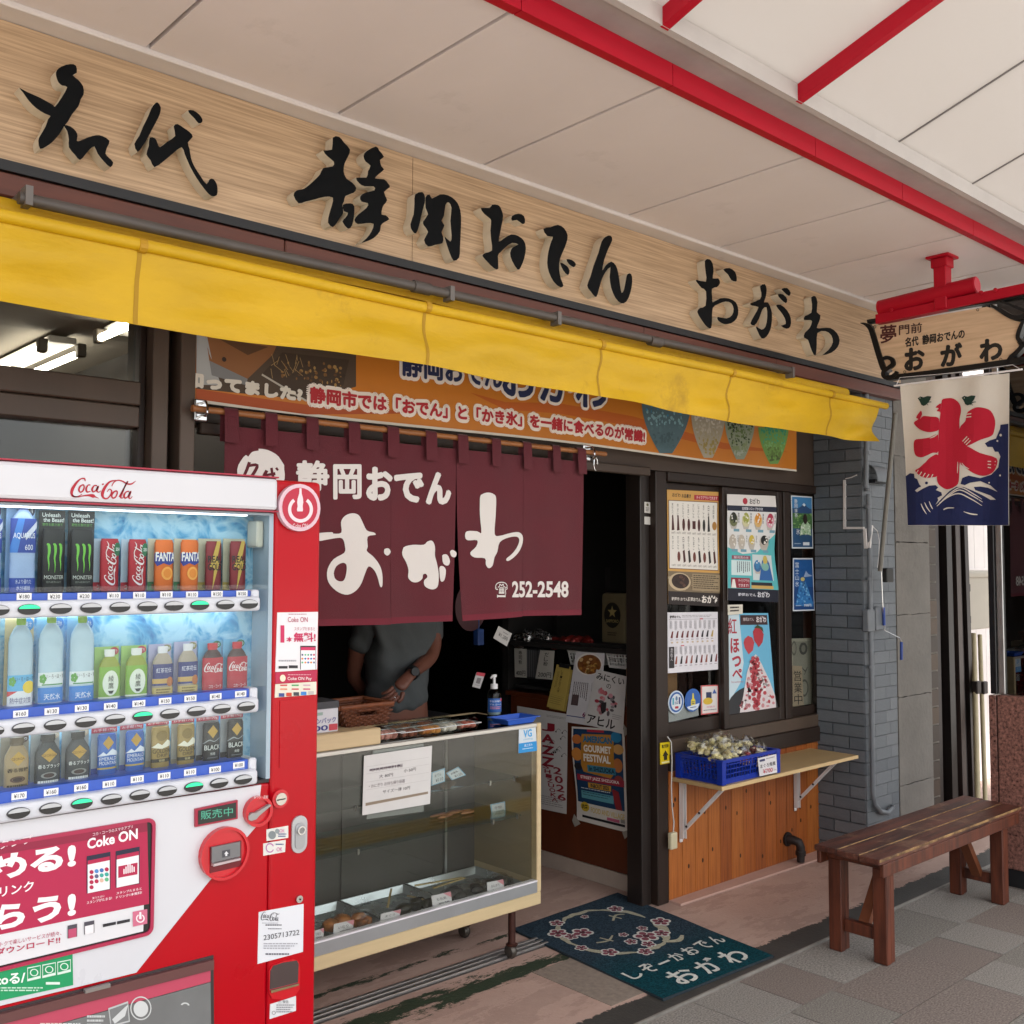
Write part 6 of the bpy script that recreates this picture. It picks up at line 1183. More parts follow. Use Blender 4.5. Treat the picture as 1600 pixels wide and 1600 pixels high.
for a, b, what in (((2.36, 3.30, .296), (2.47, 3.43, .312), 'wooden tong stick leaning across the seaweed tray'), ((2.50, 3.36, .296), (2.50, 3.25, .306), 'short wooden stick lying on the seaweed tray'), ((2.58, 3.42, .306), (2.78, 3.36, .312), 'long wooden tong stick laid over the clear bags'), ((2.62, 3.35, .304), (2.79, 3.355, .310), 'lower wooden tong stick beside the clear bags')):
    tag(finish(MB().bar(a, b, .008, .005), 'wooden_tong', mat('tong_wood', '#b59f6c', .55, var=.1)), what, 'tongs')
def card(pxq, Y, label, t1, t2, paper='#dcd8da', corner='#d9909a', edge=None):
    def d(p):
        if edge: p.rect(0, 0, 1, 1, edge, 1); p.rect(.06, .06, .94, .94, paper, 2)
        else: p.poly([(.6, 0), (1, 0), (1, .42)], corner, 1); p.poly([(0, .65), (.35, 1), (0, 1)], '#a59cc4', 1)
        p.text(t1, .22, .22, .72, .44, '#3a3438', 3); p.text(t2, .3, .58, .85, .84, '#3a3438', 3)
    poster('price_card', label, 'price card', [P(x, y, 'Y', Y) for x, y in pxq], paper, draw=d)
card([(489, 1455), (506, 1450), (505, 1469), (489, 1473)], 3.185, 'handwritten price card in front of the pale pouches', 'いなり', '¥120')
card([(522, 1444), (553, 1437), (551, 1458), (520, 1466)], 3.185, 'handwritten price card in front of the left half of the tofu pouches', 'いなり', '¥180')
card([(595, 1428), (626, 1421), (624, 1437), (594, 1445)], 3.185, 'handwritten price card between the tofu and the seaweed rolls', 'まぐろ', '¥180')
card([(674, 1400), (704, 1393), (707, 1414), (677, 1422)], 3.185, 'handwritten price card in front of the seaweed rolls', 'もち米', '¥130')
card([(761, 1379), (786, 1374), (789, 1395), (762, 1399)], 3.185, 'handwritten price card at the right end of the case floor', 'おにぎり', '¥150')
card([(674, 1207), (695, 1200), (695, 1221), (674, 1228)], 3.30, 'blue edged price card standing beside the paper notice on the upper shelf', 'おでん', '¥110', '#d3dde2', edge='#7fb8d8')
card([(697, 1208), (716, 1198), (728, 1211), (706, 1219)], 3.32, 'tilted blue edged price card before the round snack', '串', '¥120', '#d3dde2', edge='#7fb8d8')
card([(766, 1257), (789, 1252), (790, 1273), (769, 1278)], 3.34, 'blue edged price card standing among the dried strips', '干物', '¥220', '#d3dde2', edge='#7fb8d8')
# ============================================================ shopkeeper behind the case
def skin(name, chains, m, parent, sub=2, root=0, fold=0):
    me = bpy.data.meshes.new(name); vs = []; es = []; rs = []; idx = {}
    for ch in chains:
        prev = None
        for (key, p, r) in ch:
            if key is not None and key in idx: i = idx[key]
            else:
                i = len(vs); vs.append(Vector(p)); rs.append(r if isinstance(r, tuple) else (r, r))
                if key is not None: idx[key] = i
            if prev is not None: es.append((prev, i))
            prev = i
    me.from_pydata(vs, es, []); o = bpy.data.objects.new('tmp', me); COL.objects.link(o)
    mod = o.modifiers.new('s', 'SKIN'); mod.use_smooth_shade = True
    for i, sv in enumerate(me.skin_vertices[0].data): sv.radius = rs[i]; sv.use_root = (i == root)
    ss = o.modifiers.new('u', 'SUBSURF'); ss.levels = sub; ss.render_levels = sub
    bpy.context.view_layer.update(); ev = bpy.data.meshes.new_from_object(o.evaluated_get(bpy.context.evaluated_depsgraph_get()))
    mb = MB(); mb.add([v.co.copy() for v in ev.vertices], [tuple(p.vertices) for p in ev.polygons]); bpy.data.objects.remove(o)
    if fold:
        for v, n_ in zip(mb.v, [w.normal.copy() for w in ev.vertices]):
            v += n_*fold*(sin(v.z*38+v.x*30)*.6+sin(v.x*55+v.z*14+2)*.8+sin((v.x+v.z)*80)*.3)
    return finish(mb, name, m, parent, smooth=True)
PX, PY = 2.93, 4.02
PE = thing('person', 'person in a loose grey shirt with a black wristwatch standing behind the display case', 'person', (PX, PY, 0))
SKIN = mat('skin', '#75493a', .5, var=.06, vs=12); SHIRT = mat('grey_shirt', '#4f5354', .85, var=.10, vs=7, bump=.2, bs=200); TROU = mat('dark_trousers', '#1d1e22', .8, var=.1)
S = Vector((PX, PY, 0)); v_ = lambda x, y, z: S+Vector((x, y, z))
el, wr = P(672, 1028, 'Y', 3.93), P(641, 1054, 'Y', 3.825); hd_ = P(621, 1077, 'Y', 3.81)
skin('body', [[('pel', v_(0, 0, .92), (.15, .11)), ('bel', v_(0, -.01, 1.08), (.135, .10)), ('chest', v_(0, 0, 1.28), (.15, .105)), ('neckb', v_(0, .01, 1.43), (.07, .065)), (None, v_(0, .0, 1.50), .052), ('headb', v_(0, -.02, 1.56), (.062, .07)), ('headm', v_(0, -.025, 1.63), (.075, .092)), (None, v_(0, -.015, 1.70), (.060, .075))],
    [('chest', 0, 0), (None, v_(.15, 0, 1.37), .062), (None, v_(.185, -.01, 1.31), .052), (None, (el+v_(.2, -.02, 1.25))/2, .047), ('el', el, .040), (None, (el*2+wr)/3, .038), (None, (el+wr*2)/3, .032), ('wr', wr, (.022, .027)), ('palm', hd_, (.018, .038))],
    [('chest', 0, 0), (None, v_(-.15, .02, 1.37), .062), (None, v_(-.19, .05, 1.28), .05), (None, v_(-.17, .14, 1.08), .038), (None, v_(-.06, .19, .98), .028), (None, v_(0, .2, .95), .03)],
    [('pel', 0, 0), (None, v_(.09, 0, .84), .085), (None, v_(.10, 0, .48), .057), (None, v_(.10, .01, .30), .052), (None, v_(.10, .02, .085), .036), (None, v_(.11, -.05, .045), .036), (None, v_(.115, -.14, .035), .03)],
    [('pel', 0, 0), (None, v_(-.09, 0, .84), .085), (None, v_(-.10, 0, .48), .057), (None, v_(-.10, .01, .30), .052), (None, v_(-.10, .02, .085), .036), (None, v_(-.11, -.05, .045), .036), (None, v_(-.115, -.14, .035), .03)]], SKIN, PE)
d = (hd_-wr).normalized(); sd_ = d.cross(Vector((0, -1, 0))).normalized(); fn = sd_.cross(d)
for k, (s, L) in enumerate(((-.027, .070), (-.009, .080), (.010, .076), (.027, .060))):
    b0_ = hd_+d*.012+sd_*s; skin('finger', [[(None, b0_, .010), (None, b0_+d*L*.42+fn*.002, .0092), (None, b0_+d*L*.72-fn*.014, .0085), (None, b0_+d*L*.86-fn*.034, .0075)]], SKIN, PE, 2)
tb = hd_-d*.02-sd_*.03; skin('thumb', [[(None, tb, .013), (None, tb+d*.028-sd_*.018, .0115), (None, tb+d*.052-sd_*.022-fn*.01, .0095)]], SKIN, PE, 2)
skin('shirt', [[('a', v_(-.02, 0, .90), (.18, .13)), (None, v_(-.02, -.005, 1.02), (.172, .128)), (None, v_(-.01, -.005, 1.18), (.168, .125)), ('c', v_(0, 0, 1.31), (.17, .12)), (None, v_(0, .005, 1.41), (.11, .09))],
    [('c', 0, 0), (None, v_(.165, 0, 1.365), .085), (None, v_(.19, -.01, 1.30), .066), (None, v_(.195, -.02, 1.215), .064)], [('c', 0, 0), (None, v_(-.165, .02, 1.365), .085), (None, v_(-.19, .05, 1.27), .064), (None, v_(-.18, .08, 1.20), .062)]], SHIRT, PE, 4, fold=.006)
skin('trousers', [[('p', v_(0, 0, .93), (.165, .125)), (None, v_(.095, 0, .82), .10), (None, v_(.105, 0, .48), .075), (None, v_(.105, .02, .09), .062)], [('p', 0, 0), (None, v_(-.095, 0, .82), .10), (None, v_(-.105, 0, .48), .075), (None, v_(-.105, .02, .09), .062)]], TROU, PE)
finish(MB().blob(v_(0, .005, 1.67), (.088, .105, .095), 3, .02), 'hair', mat('hair', '#15110f', .6, var=.2, vs=60), PE, smooth=True)
w = wr-(wr-el)*(-.0)+(el-wr)*.10; ax = (el-wr).normalized()
finish(MB().tube([w-ax*.011, w+ax*.011], .034, 18), 'watch_strap', BLACK, PE, smooth=True); finish(MB().tube([w+Vector((-.012, -.034, .008)), w+Vector((-.015, -.044, .010))], .019, 18), 'watch_face', mat('watch_face', '#0c0c0e', .5), PE)
fc = v_(0, -.115, 1.615)
for s in (-1, 1): finish(MB().blob(fc+Vector((s*.03, .012, .012)), (.011, .007, .006), 2), 'eye', mat('eye_dark', '#1a1210', .3), PE); finish(MB().blob(v_(s*.078, -.005, 1.61), (.010, .02, .03), 2), 'ear', SKIN, PE, smooth=True)
finish(MB().blob(fc+Vector((0, -.004, -.012)), (.012, .018, .022), 2), 'nose', SKIN, PE, smooth=True); finish(MB().blob(fc+Vector((0, .006, -.048)), (.022, .008, .006), 2), 'mouth', mat('lips', '#6f3a34', .5), PE, smooth=True)
finish(MB().blob(P(617, 1090, 'Y', 3.79), (.004, .004, .003), 1), 'ring', STEEL, PE)
# ============================================================ posters on the window
def PQ(L, ax, v): return [P(x, y, ax, v) for x, y in L]
def d_menu(p):
    p.rect(0, 0, 1, .71, '#c99a52', 1); p.text('おがわ', .09, .025, .24, .06, '#2a1a10', 2, .02); p.text('お品書き', .26, .03, .43, .065, '#2a1a10', 2, .02); p.rect(.49, .035, .96, .078, '#a82430', 2); p.text('テイクアウトできます', .53, .042, .93, .071, '#f0dcdc', 3, .01)
    p.rect(.02, .09, .94, .69, '#6a4a30', 2); p.rect(.03, .096, .93, .684, '#e2ded6', 3)
    items = ('黒はんぺん', '牛すじ', 'こんにゃく', 'たまご', 'だいこん', 'じゃがいも', '糸こん', '白焼', '信田巻', 'なると巻')
    for k in range(9): p.vtext(items[k], .075+k*.096, .115, .105+k*.096, .24, '#3a3430', 4); p.vtext(items[(k*3+1) % 10], .075+k*.096, .40, .105+k*.096, .52, '#3a3430', 4)
    rg = random.Random(3)
    for k in range(9):
        u = .09+k*.096; c = '#4a1c18' if k not in (6, 7) else '#2a2624'
        if k in (0, 1, 7): p.poly([(u-.008, .22), (u+.012, .22), (u+.03, .35), (u-.02, .355)], c, 4)
        elif k == 8: p.ell(u+.02, .30, .045, .038, '#a8793a', 4, 16)
        elif k == 4: p.rect(u-.02, .265, u+.04, .335, c, 4)
        else: p.ell(u+.008, .30, .026, .055, c, 4, 12)
        p.text('100円', u-.025, .365, u+.045, .385, '#6a625c', 4); p.text('120円', u-.025, .648, u+.045, .667, '#6a625c', 4)
        if k in (1, 4, 6): p.ell(u+.01, .58, .028, .045, '#6a3226', 4, 12)
        elif k: p.poly([(u-.015, .53), (u+.02, .52), (u+.04, .62), (u, .635)], ('#4a1c18', '#241a18')[k % 2], 4)
    p.rect(0, .71, 1, .885, '#7a6a52', 1); rg = random.Random(6)
    for k in range(40): p.ell(rg.uniform(.02, .98), rg.uniform(.72, .87), rg.uniform(.01, .05), rg.uniform(.005, .02), rg.choice(('#8f7d60', '#5d4d38', '#a89878', '#6e5a44')), 2, 9)
    p.ell(.21, .80, .20, .078, '#c0ac8c', 3); p.ell(.22, .795, .16, .064, '#33201a', 4)
    for k in range(14): p.ell(.22+rg.uniform(-.11, .11), .795+rg.uniform(-.04, .04), .03, .013, rg.choice(('#4a3026', '#2a1812', '#5d4034')), 5, 9)
    p.rect(.44, .725, .97, .87, '#9c8a6c', 3); p.greek(.46, .735, .95, .86, 7, '#4a3d2e', 4, .45, 9)
    p.rect(0, .885, 1, 1, '#241a18', 1); p.text('静岡市 おでん', .06, .935, .36, .965, '#cfc8c0', 2, .02); p.text('静岡おでん', .36, .93, .6, .965, '#cfc8c0', 2, .03); p.text('おがわ', .62, .905, .94, .975, '#e2dcd4', 2, .04)
poster('menu_poster', 'oden menu poster with orange border and dark brown foot on the window', 'poster', PQ([(1042, 765), (1126, 769), (1126, 948), (1044, 944)], 'Y', 3.228), '#c99a52', draw=d_menu, curl=lambda u, v: -.003*sin(v*6)*u)
def icecup(p, u, v, ru, rv, top, body, n=3):
    p.poly([(u-ru, v+.25*rv), (u+ru, v+.25*rv), (u+ru*.55, v+rv), (u-ru*.55, v+rv)], '#b9b4ac', n); p.ell(u, v, ru*.95, rv*.75, body, n+1, 16); p.ell(u, v-rv*.25, ru*.72, rv*.6, top, n+2, 14)
    rg = random.Random(int(u*1000+v*77))
    for k in range(7): p.ell(u+rg.uniform(-.6, .6)*ru, v+rg.uniform(-.7, .5)*rv, ru*.16, rv*.12, rg.choice((body, '#e6e2da')), n+3, 7)
def d_ice(p):
    p.rect(0, 0, 1, .105, '#dcd8d4', 1); p.ell(.36, .06, .05, .032, '#a8283a', 2, 9); p.text('おがわ', .45, .03, .66, .085, '#2a2624', 2, .02); p.rect(0, .105, 1, .155, '#1d2236', 1); p.text('自家製シロップかき氷', .3, .115, .72, .145, '#dcdce2', 2, .01); p.rect(0, .155, 1, .56, '#dcdcda', 1)
    tops = ('#23281a', '#9aa04a', '#d08a2a', '#a8324a'); bod = ('#6a7048', '#c9c59c', '#d4ae70', '#d8a0b0')
    for k in range(4): icecup(p, .12+k*.25, .24, .085, .085, tops[k], bod[k]); p.vtext('静岡抹茶氷'[k:k+4], .205+k*.25, .17, .235+k*.25, .27, '#2a2a34', 6); p.rect(.12+k*.25, .325, .235+k*.25, .35, '#6f9cae', 3)
    for k, (u, t) in enumerate(((.1, '#b4aa9c'), (.28, '#c2b8a8'), (.49, '#c9b24a'), (.76, '#1d1c1c'))): icecup(p, u, .44, .075+.03*(k == 3), .075, t, '#b9b0a4'); p.rect(u-.02, .515, u+.1, .54, '#6f9cae', 3); p.vtext('みぞれ', u+.09, .38, u+.115, .45, '#2a2a34', 6)
    p.poly([(0, .5), (.3, .56), (.6, .54), (1, .36), (1, .885), (0, .885)], '#58b4b8', 2); p.rect(.08, .575, .46, .61, '#8f5060', 3); p.text('駿河湾の氷', .12, .58, .42, .605, '#e8dce0', 4); p.rect(.07, .62, .47, .76, '#cfe2e2', 3); p.greek(.18, .63, .46, .74, 7, '#3a4a54', 4, .4, 4, True)
    p.rect(.5, .56, .92, .8, '#cbd6d6', 3); icecup(p, .6, .67, .08, .07, '#3f80b0', '#3a6a9c', 4); p.poly([(.62, .80), (.9, .80), (.86, .64), (.78, .565), (.70, .62)], '#2f62a0', 6); p.ell(.77, .61, .05, .045, '#c9b45c', 7, 12); p.ell(.76, .67, .08, .04, '#7fb0a4', 7, 12)
    p.rect(.06, .785, .43, .88, '#8f2436', 4); p.text('テイクアウト', .2, .795, .42, .825, '#eedfe0', 5, .01); p.text('できます!', .2, .84, .40, .868, '#eedfe0', 5, .01); p.poly([(.09, .80), (.13, .80), (.16, .88), (.06, .88)], '#e4e0da', 5)
    p.rect(.46, .82, .88, .85, '#22242c', 4); p.rect(.46, .85, .9, .88, '#c9a45c', 4); p.rect(0, .885, 1, 1, '#171a2a', 1); p.text('静岡おでん', .2, .925, .55, .955, '#cfcfd6', 2, .02); p.text('おがわ', .58, .905, .82, .96, '#dfdfe4', 2, .03)
poster('ice_poster', 'tall shaved ice menu poster with turquoise waves and curling edge', 'poster', PQ([(1136, 772), (1210, 775), (1214, 941), (1137, 938)], 'Y', 3.192), '#d6d3ce', draw=d_ice, curl=lambda u, v: .010*u*u*sin(v*8+.5))
def d_tea(p):
    p.rect(.04, .025, .96, .975, '#1f4a72', 1); p.rect(.04, .025, .96, .24, '#3f7fb4', 2); p.poly([(.04, .30), (.45, .20), (.58, .13), (.72, .2), (.96, .27), (.96, .4), (.04, .4)], '#2a4a74', 3); p.poly([(.5, .17), (.58, .13), (.66, .17), (.6, .2)], '#dce4ec', 4); p.rect(.04, .33, .96, .62, '#3f6a3a', 3)
    rg = random.Random(2)
    for k in range(40): p.ell(rg.uniform(.08, .92), rg.uniform(.34, .62), rg.uniform(.02, .07), rg.uniform(.008, .02), rg.choice(('#57804a', '#2c5230', '#789c5c')), 4, 8)
    p.poly([(.35, .76), (.9, .76), (.86, .56), (.64, .44), (.42, .56)], '#a9c4a4', 5)
    for k in range(24): p.ell(rg.uniform(.4, .86), rg.uniform(.52, .75), .04, .018, rg.choice(('#c9dcc4', '#86ac80', '#dfe8da')), 6, 8)
    p.ell(.62, .44, .1, .1, '#2a1c1c', 6, 12); p.ell(.62, .79, .33, .06, '#274b6e', 6, 16); p.vtext('静岡抹茶', .12, .06, .26, .42, '#dfe6ec', 7); p.vtext('氷', .18, .62, .36, .74, '#dfe6ec', 7); p.rect(.5, .88, .8, .94, '#d4dce2', 5); p.greek(.1, .9, .4, .93, 1, '#9fb4c8', 5)
poster('tea_ice_poster', 'narrow poster of green tea shaved ice before a snowy mountain', 'poster', PQ([(1236, 774), (1269, 776), (1270.6, 857), (1237.5, 857)], 'Y', 3.208), '#d2d8dc', draw=d_tea)
def d_fuji(p):
    p.rect(.04, .025, .96, .975, '#14508f', 1); p.rect(.04, .55, .96, .975, '#123f78', 2); p.poly([(.5, .36), (.62, .24), (.72, .3), (.94, .34), (.6, .36)], '#8fa4c4', 3); p.poly([(.1, .9), (.22, .62), (.34, .42), (.44, .36), (.56, .42), (.72, .6), (.92, .86), (.9, .92)], '#2f74b4', 4)
    rg = random.Random(9)
    for k in range(60):
        t = rg.random(); w = .06+.36*t; p.ell(.47+rg.uniform(-w, w), .42+.46*t, .035, .02, rg.choice(('#4f94cc', '#1f5a9c', '#7fb4dc', '#174a86')), 5, 8)
    p.ell(.44, .40, .1, .04, '#b9b070', 6, 12)
    for k, c in enumerate('富士山氷'): p.text(c, .08, .08+k*.12, .26, .18+k*.12, '#c9d6e6', 6)
    p.text('700円', .48, .87, .82, .92, '#e6ecf2', 6, .02); p.greek(.1, .89, .36, .92, 1, '#a9bcd4', 6)
poster('mountain_ice_poster', 'narrow deep blue poster of a mountain shaped shaved ice', 'poster', PQ([(1239, 872), (1270, 872), (1273, 954), (1239, 955)], 'Y', 3.208), '#d2d8e0', draw=d_fuji)
def d_menu2(p):
    p.text('静岡おでん', .04, .05, .25, .1, '#2a2628', 2, .02); p.greek(.27, .05, .9, .1, 2, '#8a868a', 2, .3, 3); p.rect(.02, .115, .98, .12, '#8a868a', 2); rg = random.Random(8)
    for k in range(10): p.greek(.04+k*.095, .14, .09+k*.095, .30, 3, '#77737a', 2, .35, 20+k, True); p.greek(.04+k*.095, .57, .09+k*.095, .72, 3, '#77737a', 2, .35, 40+k, True)
    for k in range(9):
        u = .07+k*.1; c = ('#6a2a2a', '#5a2430', '#2c2a30')[0 if k < 5 else (2 if k in (6, 7) else 1)]
        p.poly([(u-.02, .42), (u+.01, .32), (u+.035, .31), (u+.02, .43)], c if k != 8 else '#b09a5a', 2); p.poly([(u+.06, .86), (u+.09, .73), (u+.11, .73), (u+.10, .86)], ('#8a4a3a', '#2a2426', '#7a3030')[k % 3], 2)
        p.rect(u-.02, .45, u+.03, .462, '#a09aa0', 2); p.ell(u+.01, .50, .022, .016, '#c8b498', 2, 8); p.rect(u+.05, .885, u+.1, .897, '#a09aa0', 2)
    p.rect(.02, .57, .12, .92, '#2a2628', 2); p.vtext('名代おでん', .045, .59, .095, .80, '#dcd8da', 3); p.rect(.63, .105, .69, .125, '#c8485a', 2); p.rect(.25, .55, .31, .565, '#c8485a', 2)
poster('menu_sheet', 'white oden menu sheet with rows of small skewers low on the window', 'poster', PQ([(1043, 957), (1121.5, 956), (1122, 1046), (1043.5, 1052)], 'Y', 3.228), '#d9d7dc', draw=d_menu2)
def d_straw(p):
    p.rect(0, 0, 1, 1, '#6cb4d4', 1); p.poly([(0, 0), (.26, 0), (.34, .5), (.26, .7), (0, .9)], '#c3d6de', 2); p.rect(.29, .02, .96, .12, '#3a2428', 3); p.text('静岡おでん', .36, .045, .62, .08, '#dcd0d0', 4); p.text('おがわ', .68, .03, .93, .095, '#e4dcdc', 4, .03)
    p.text('紅', .0, .05, .2, .21, '#a82a3c', 4, .01); p.text('ほ', .05, .25, .25, .40, '#a82a3c', 4, .03); p.text('っ', .08, .43, .28, .54, '#a82a3c', 4, .03); p.text('ぺ', .08, .56, .30, .66, '#a82a3c', 4, .03); p.text('Strawberry', .06, .68, .32, .705, '#b87a8a', 4)
    p.poly([(.38, .26), (.46, .23), (.56, .25), (.60, .3), (.56, .38), (.46, .42), (.38, .36), (.35, .3)], '#b8424a', 4); p.poly([(.58, .19), (.66, .14), (.78, .16), (.84, .22), (.8, .3), (.70, .35), (.60, .28)], '#b03640', 5); p.poly([(.62, .15), (.7, .12), (.82, .15), (.84, .2), (.76, .16)], '#3a4a2c', 6)
    p.ell(.5, .98, .55, .24, '#2a2c30', 3, 30); p.poly([(.22, 1), (.30, .84), (.40, .6), (.52, .46), (.62, .42), (.74, .52), (.9, .7), (1.0, .86), (1.0, 1)], '#d8cfd0', 6)
    rg = random.Random(12)
    for k in range(150):
        t = rg.random(); w = .05+.36*t; u = .62+rg.uniform(-w, w); v = .45+.53*t
        if u < .99: p.ell(u, v, .035*rg.uniform(.5, 1.3), .018*rg.uniform(.5, 1.4), rg.choice(('#e6dedd', '#c98a8e', '#b2404a', '#dcc8c8', '#c05a60', '#eae6e6')), 7, 8)
    for k in range(30): p.ell(.56+rg.uniform(-.05, .09), .46+.5*k/30, .05, .022, rg.choice(('#a83440', '#b84c54')), 8, 8)
poster('strawberry_poster', 'light blue poster of a strawberry shaved ice with red characters', 'poster', PQ([(1137, 958), (1200, 958), (1212, 1108), (1138, 1115)], 'Y', 3.209), '#7ab4cc', draw=d_straw)
def d_c(p): p.greek(.15, .2, .85, .85, 2, '#3a3634', 1, .5, 5)
poster('small_note', 'small handwritten white note taped above the strawberry poster', 'note', PQ([(1137, 945), (1160.5, 944.5), (1160.5, 959), (1137.5, 961)], 'Y', 3.195), '#d8d3c4', draw=d_c)
def roundsticker(px, py, rx, ry, cols, label, kind):
    c = P(px, py, 'Y', 3.240); w = (P(px+rx, py, 'Y', 3.240)-c).length; h = abs((P(px, py+ry, 'Y', 3.240)-c).z)
    T = thing('round_sticker', label, 'sticker', c-Vector((0, 0, h)))
    finish(MB().prism([c+Vector((w*cos(a), 0, h*sin(a))) for a in [2*pi*k/28 for k in range(28)]], (0, .0015, 0)), 'sheet', pm(cols[0]), T)
    pr = Print(lambda u, v, hh: c+Vector((w*(2*u-1), -hh-.0006, h*(1-2*v))), 1)
    pr.ell(.5, .5, .44, .44, cols[1], 1); kind(pr); pr.build('print', T)
def kk1(p): p.ell(.5, .5, .34, .36, '#d2d8dc', 2); p.rect(.24, .3, .34, .6, '#4aa0b4', 3); p.rect(.64, .3, .74, .6, '#2a3a74', 3); p.rect(.4, .68, .62, .78, '#a82a3c', 3); p.ell(.5, .34, .07, .1, '#5a7a9c', 3); p.greek(.38, .48, .62, .62, 2, '#4a5a7a', 3)
def kk2(p): p.poly([(.36, .86), (.36, .5), (.44, .42), (.46, .2), (.54, .2), (.56, .42), (.64, .5), (.64, .86)], '#d4c23c', 2); p.greek(.4, .55, .6, .7, 2, '#3a4a6a', 3); p.poly([(.1, .76), (.9, .66), (.8, .86), (.5, .94), (.2, .86)], '#cfd8e2', 3); p.greek(.3, .78, .7, .86, 1, '#4a5a7a', 4)
roundsticker(1056.5, 1097, 12.2, 18, ('#c9d4de', '#2a5a9c'), 'round blue rimmed certification sticker with a white centre', kk1)
roundsticker(1082.5, 1094, 12.2, 18, ('#2f62ac', '#2a5aa4'), 'round blue sticker with a yellow bottle shape', kk2)
def kk3(p): p.rect(0, 0, 1, 1, '#c85a5a', 1); p.rect(.05, .04, .95, .96, '#d9d3cf', 2); p.rect(.28, .24, .6, .46, '#2a3558', 3); p.ell(.38, .55, .28, .12, '#cfae3a', 4); p.poly([(.76, .14), (.9, .3), (.64, .3)], '#3a5a9c', 3); p.text('加盟店', .3, .72, .8, .78, '#c8688a', 3); p.greek(.12, .84, .9, .9, 1, '#77727a', 3)
poster('member_sticker', 'white sticker with red rim beside the round blue stickers', 'sticker', PQ([(1095, 1071), (1122, 1070), (1122, 1114), (1095.6, 1117)], 'Y', 3.242), '#d6cfcc', draw=kk3)
tag(finish(MB().prism(PQ([(1044, 1105), (1090, 1098), (1092, 1118), (1045, 1129)], 'Y', 3.252), (0, .001, 0)), 'white_sheet', pm('#c4c8cc')), 'plain white sheet behind the round stickers inside the glass', 'sheet')
# framed print and open sign in the narrow pane
def d_fr(p): p.rect(.06, .04, .86, .97, '#a8a498', 1); p.ell(.55, .14, .2, .085, '#4f4d48', 2); p.ell(.55, .14, .1, .05, '#8f8b80', 3); p.ell(.1, .13, .12, .1, '#77756c', 2, inner=.7); p.stroke([(.5, .4, .012), (.65, .45, .02), (.75, .4, .012), (.6, .5, .012)], '#55534c', 2); p.ell(.6, .68, .2, .12, '#66645c', 2, inner=.75); p.greek(.4, .06, .7, .075, 1, '#77756c', 2)
poster('framed_print', 'pale framed print with ink seals behind the narrow window pane', 'picture', PQ([(1237, 998), (1269, 997), (1269, 1110), (1237, 1114)], 'Y', 3.262), '#c4bfae', draw=d_fr, t=.012)
def d_op(p): p.vtext('営業中', .12, .10, .88, .96, '#2a2422', 1)
poster('open_sign', 'cream open for business sign with vertical black characters in the narrow pane', 'sign', PQ([(1238, 1040), (1253, 1041), (1256, 1104), (1239, 1105)], 'Y', 3.250), '#cdb69c', draw=d_op)
def d_s(p): p.ell(.5, .25, .2, .14, '#5a5a3a', 1, 10); p.greek(.2, .5, .8, .9, 3, '#55524c', 1)
poster('post_sticker', 'small white sticker with an emblem on the dark door post', 'sticker', PQ([(1007, 784), (1016, 785), (1016, 802), (1007, 801)], 'Y', 3.232), '#c9c6c0', draw=d_s)
poster('post_sticker', 'plain small white sticker lowest on the dark door post', 'sticker', PQ([(1007, 807), (1016, 808), (1016, 820), (1007, 819)], 'Y', 3.232), '#c4c1bb')
# ============================================================ posters on the counter side
CXP = 3.893
def d_jazz(p):
    p.vtext('JAZZ', .50, .13, .74, .56, '#8a1c2c', 2, .02) if 0 else None
    for k, ch in enumerate('JAZZ'): p.text(ch, .50, .12+k*.115, .76, .205+k*.118, '#8a1c2c', 2, .04)
    for k, ch in enumerate('SHIZUOKA'): p.text(ch, .54+.025*k, .545+k*.045, .66+.025*k, .583+k*.045, '#8a1c2c', 2, .02)
    for k, ch in enumerate('2026'): p.text(ch, .74+.03*k, .55+k*.085, .90+.03*k, .62+k*.085, '#8a1c2c', 2, .02)
    rg = random.Random(6)
    for k in range(10): u, v = rg.uniform(.6, .98), rg.uniform(.08, .5); p.stroke([(u, v, .004), (u+.05, v-.03, .004), (u+.09, v-.01, .004)], '#4a4644', 2, 2); p.ell(u, v+.005, .016, .008, '#3a3634', 2, 8)
    p.ell(.30, .52, .16, .08, '#c9a83a', 1, 16, inner=.7); p.greek(.45, .86, .98, .96, 5, '#8a8684', 2, .35); p.greek(.6, .04, .98, .065, 2, '#8a8684', 2, .3)
poster('jazz_poster', 'white poster with tall dark red jazz letters beside the display case', 'poster', PQ([(808, 1103), (887, 1116), (885, 1272), (808, 1256)], 'X', CXP), '#c6c3c0', draw=d_jazz)
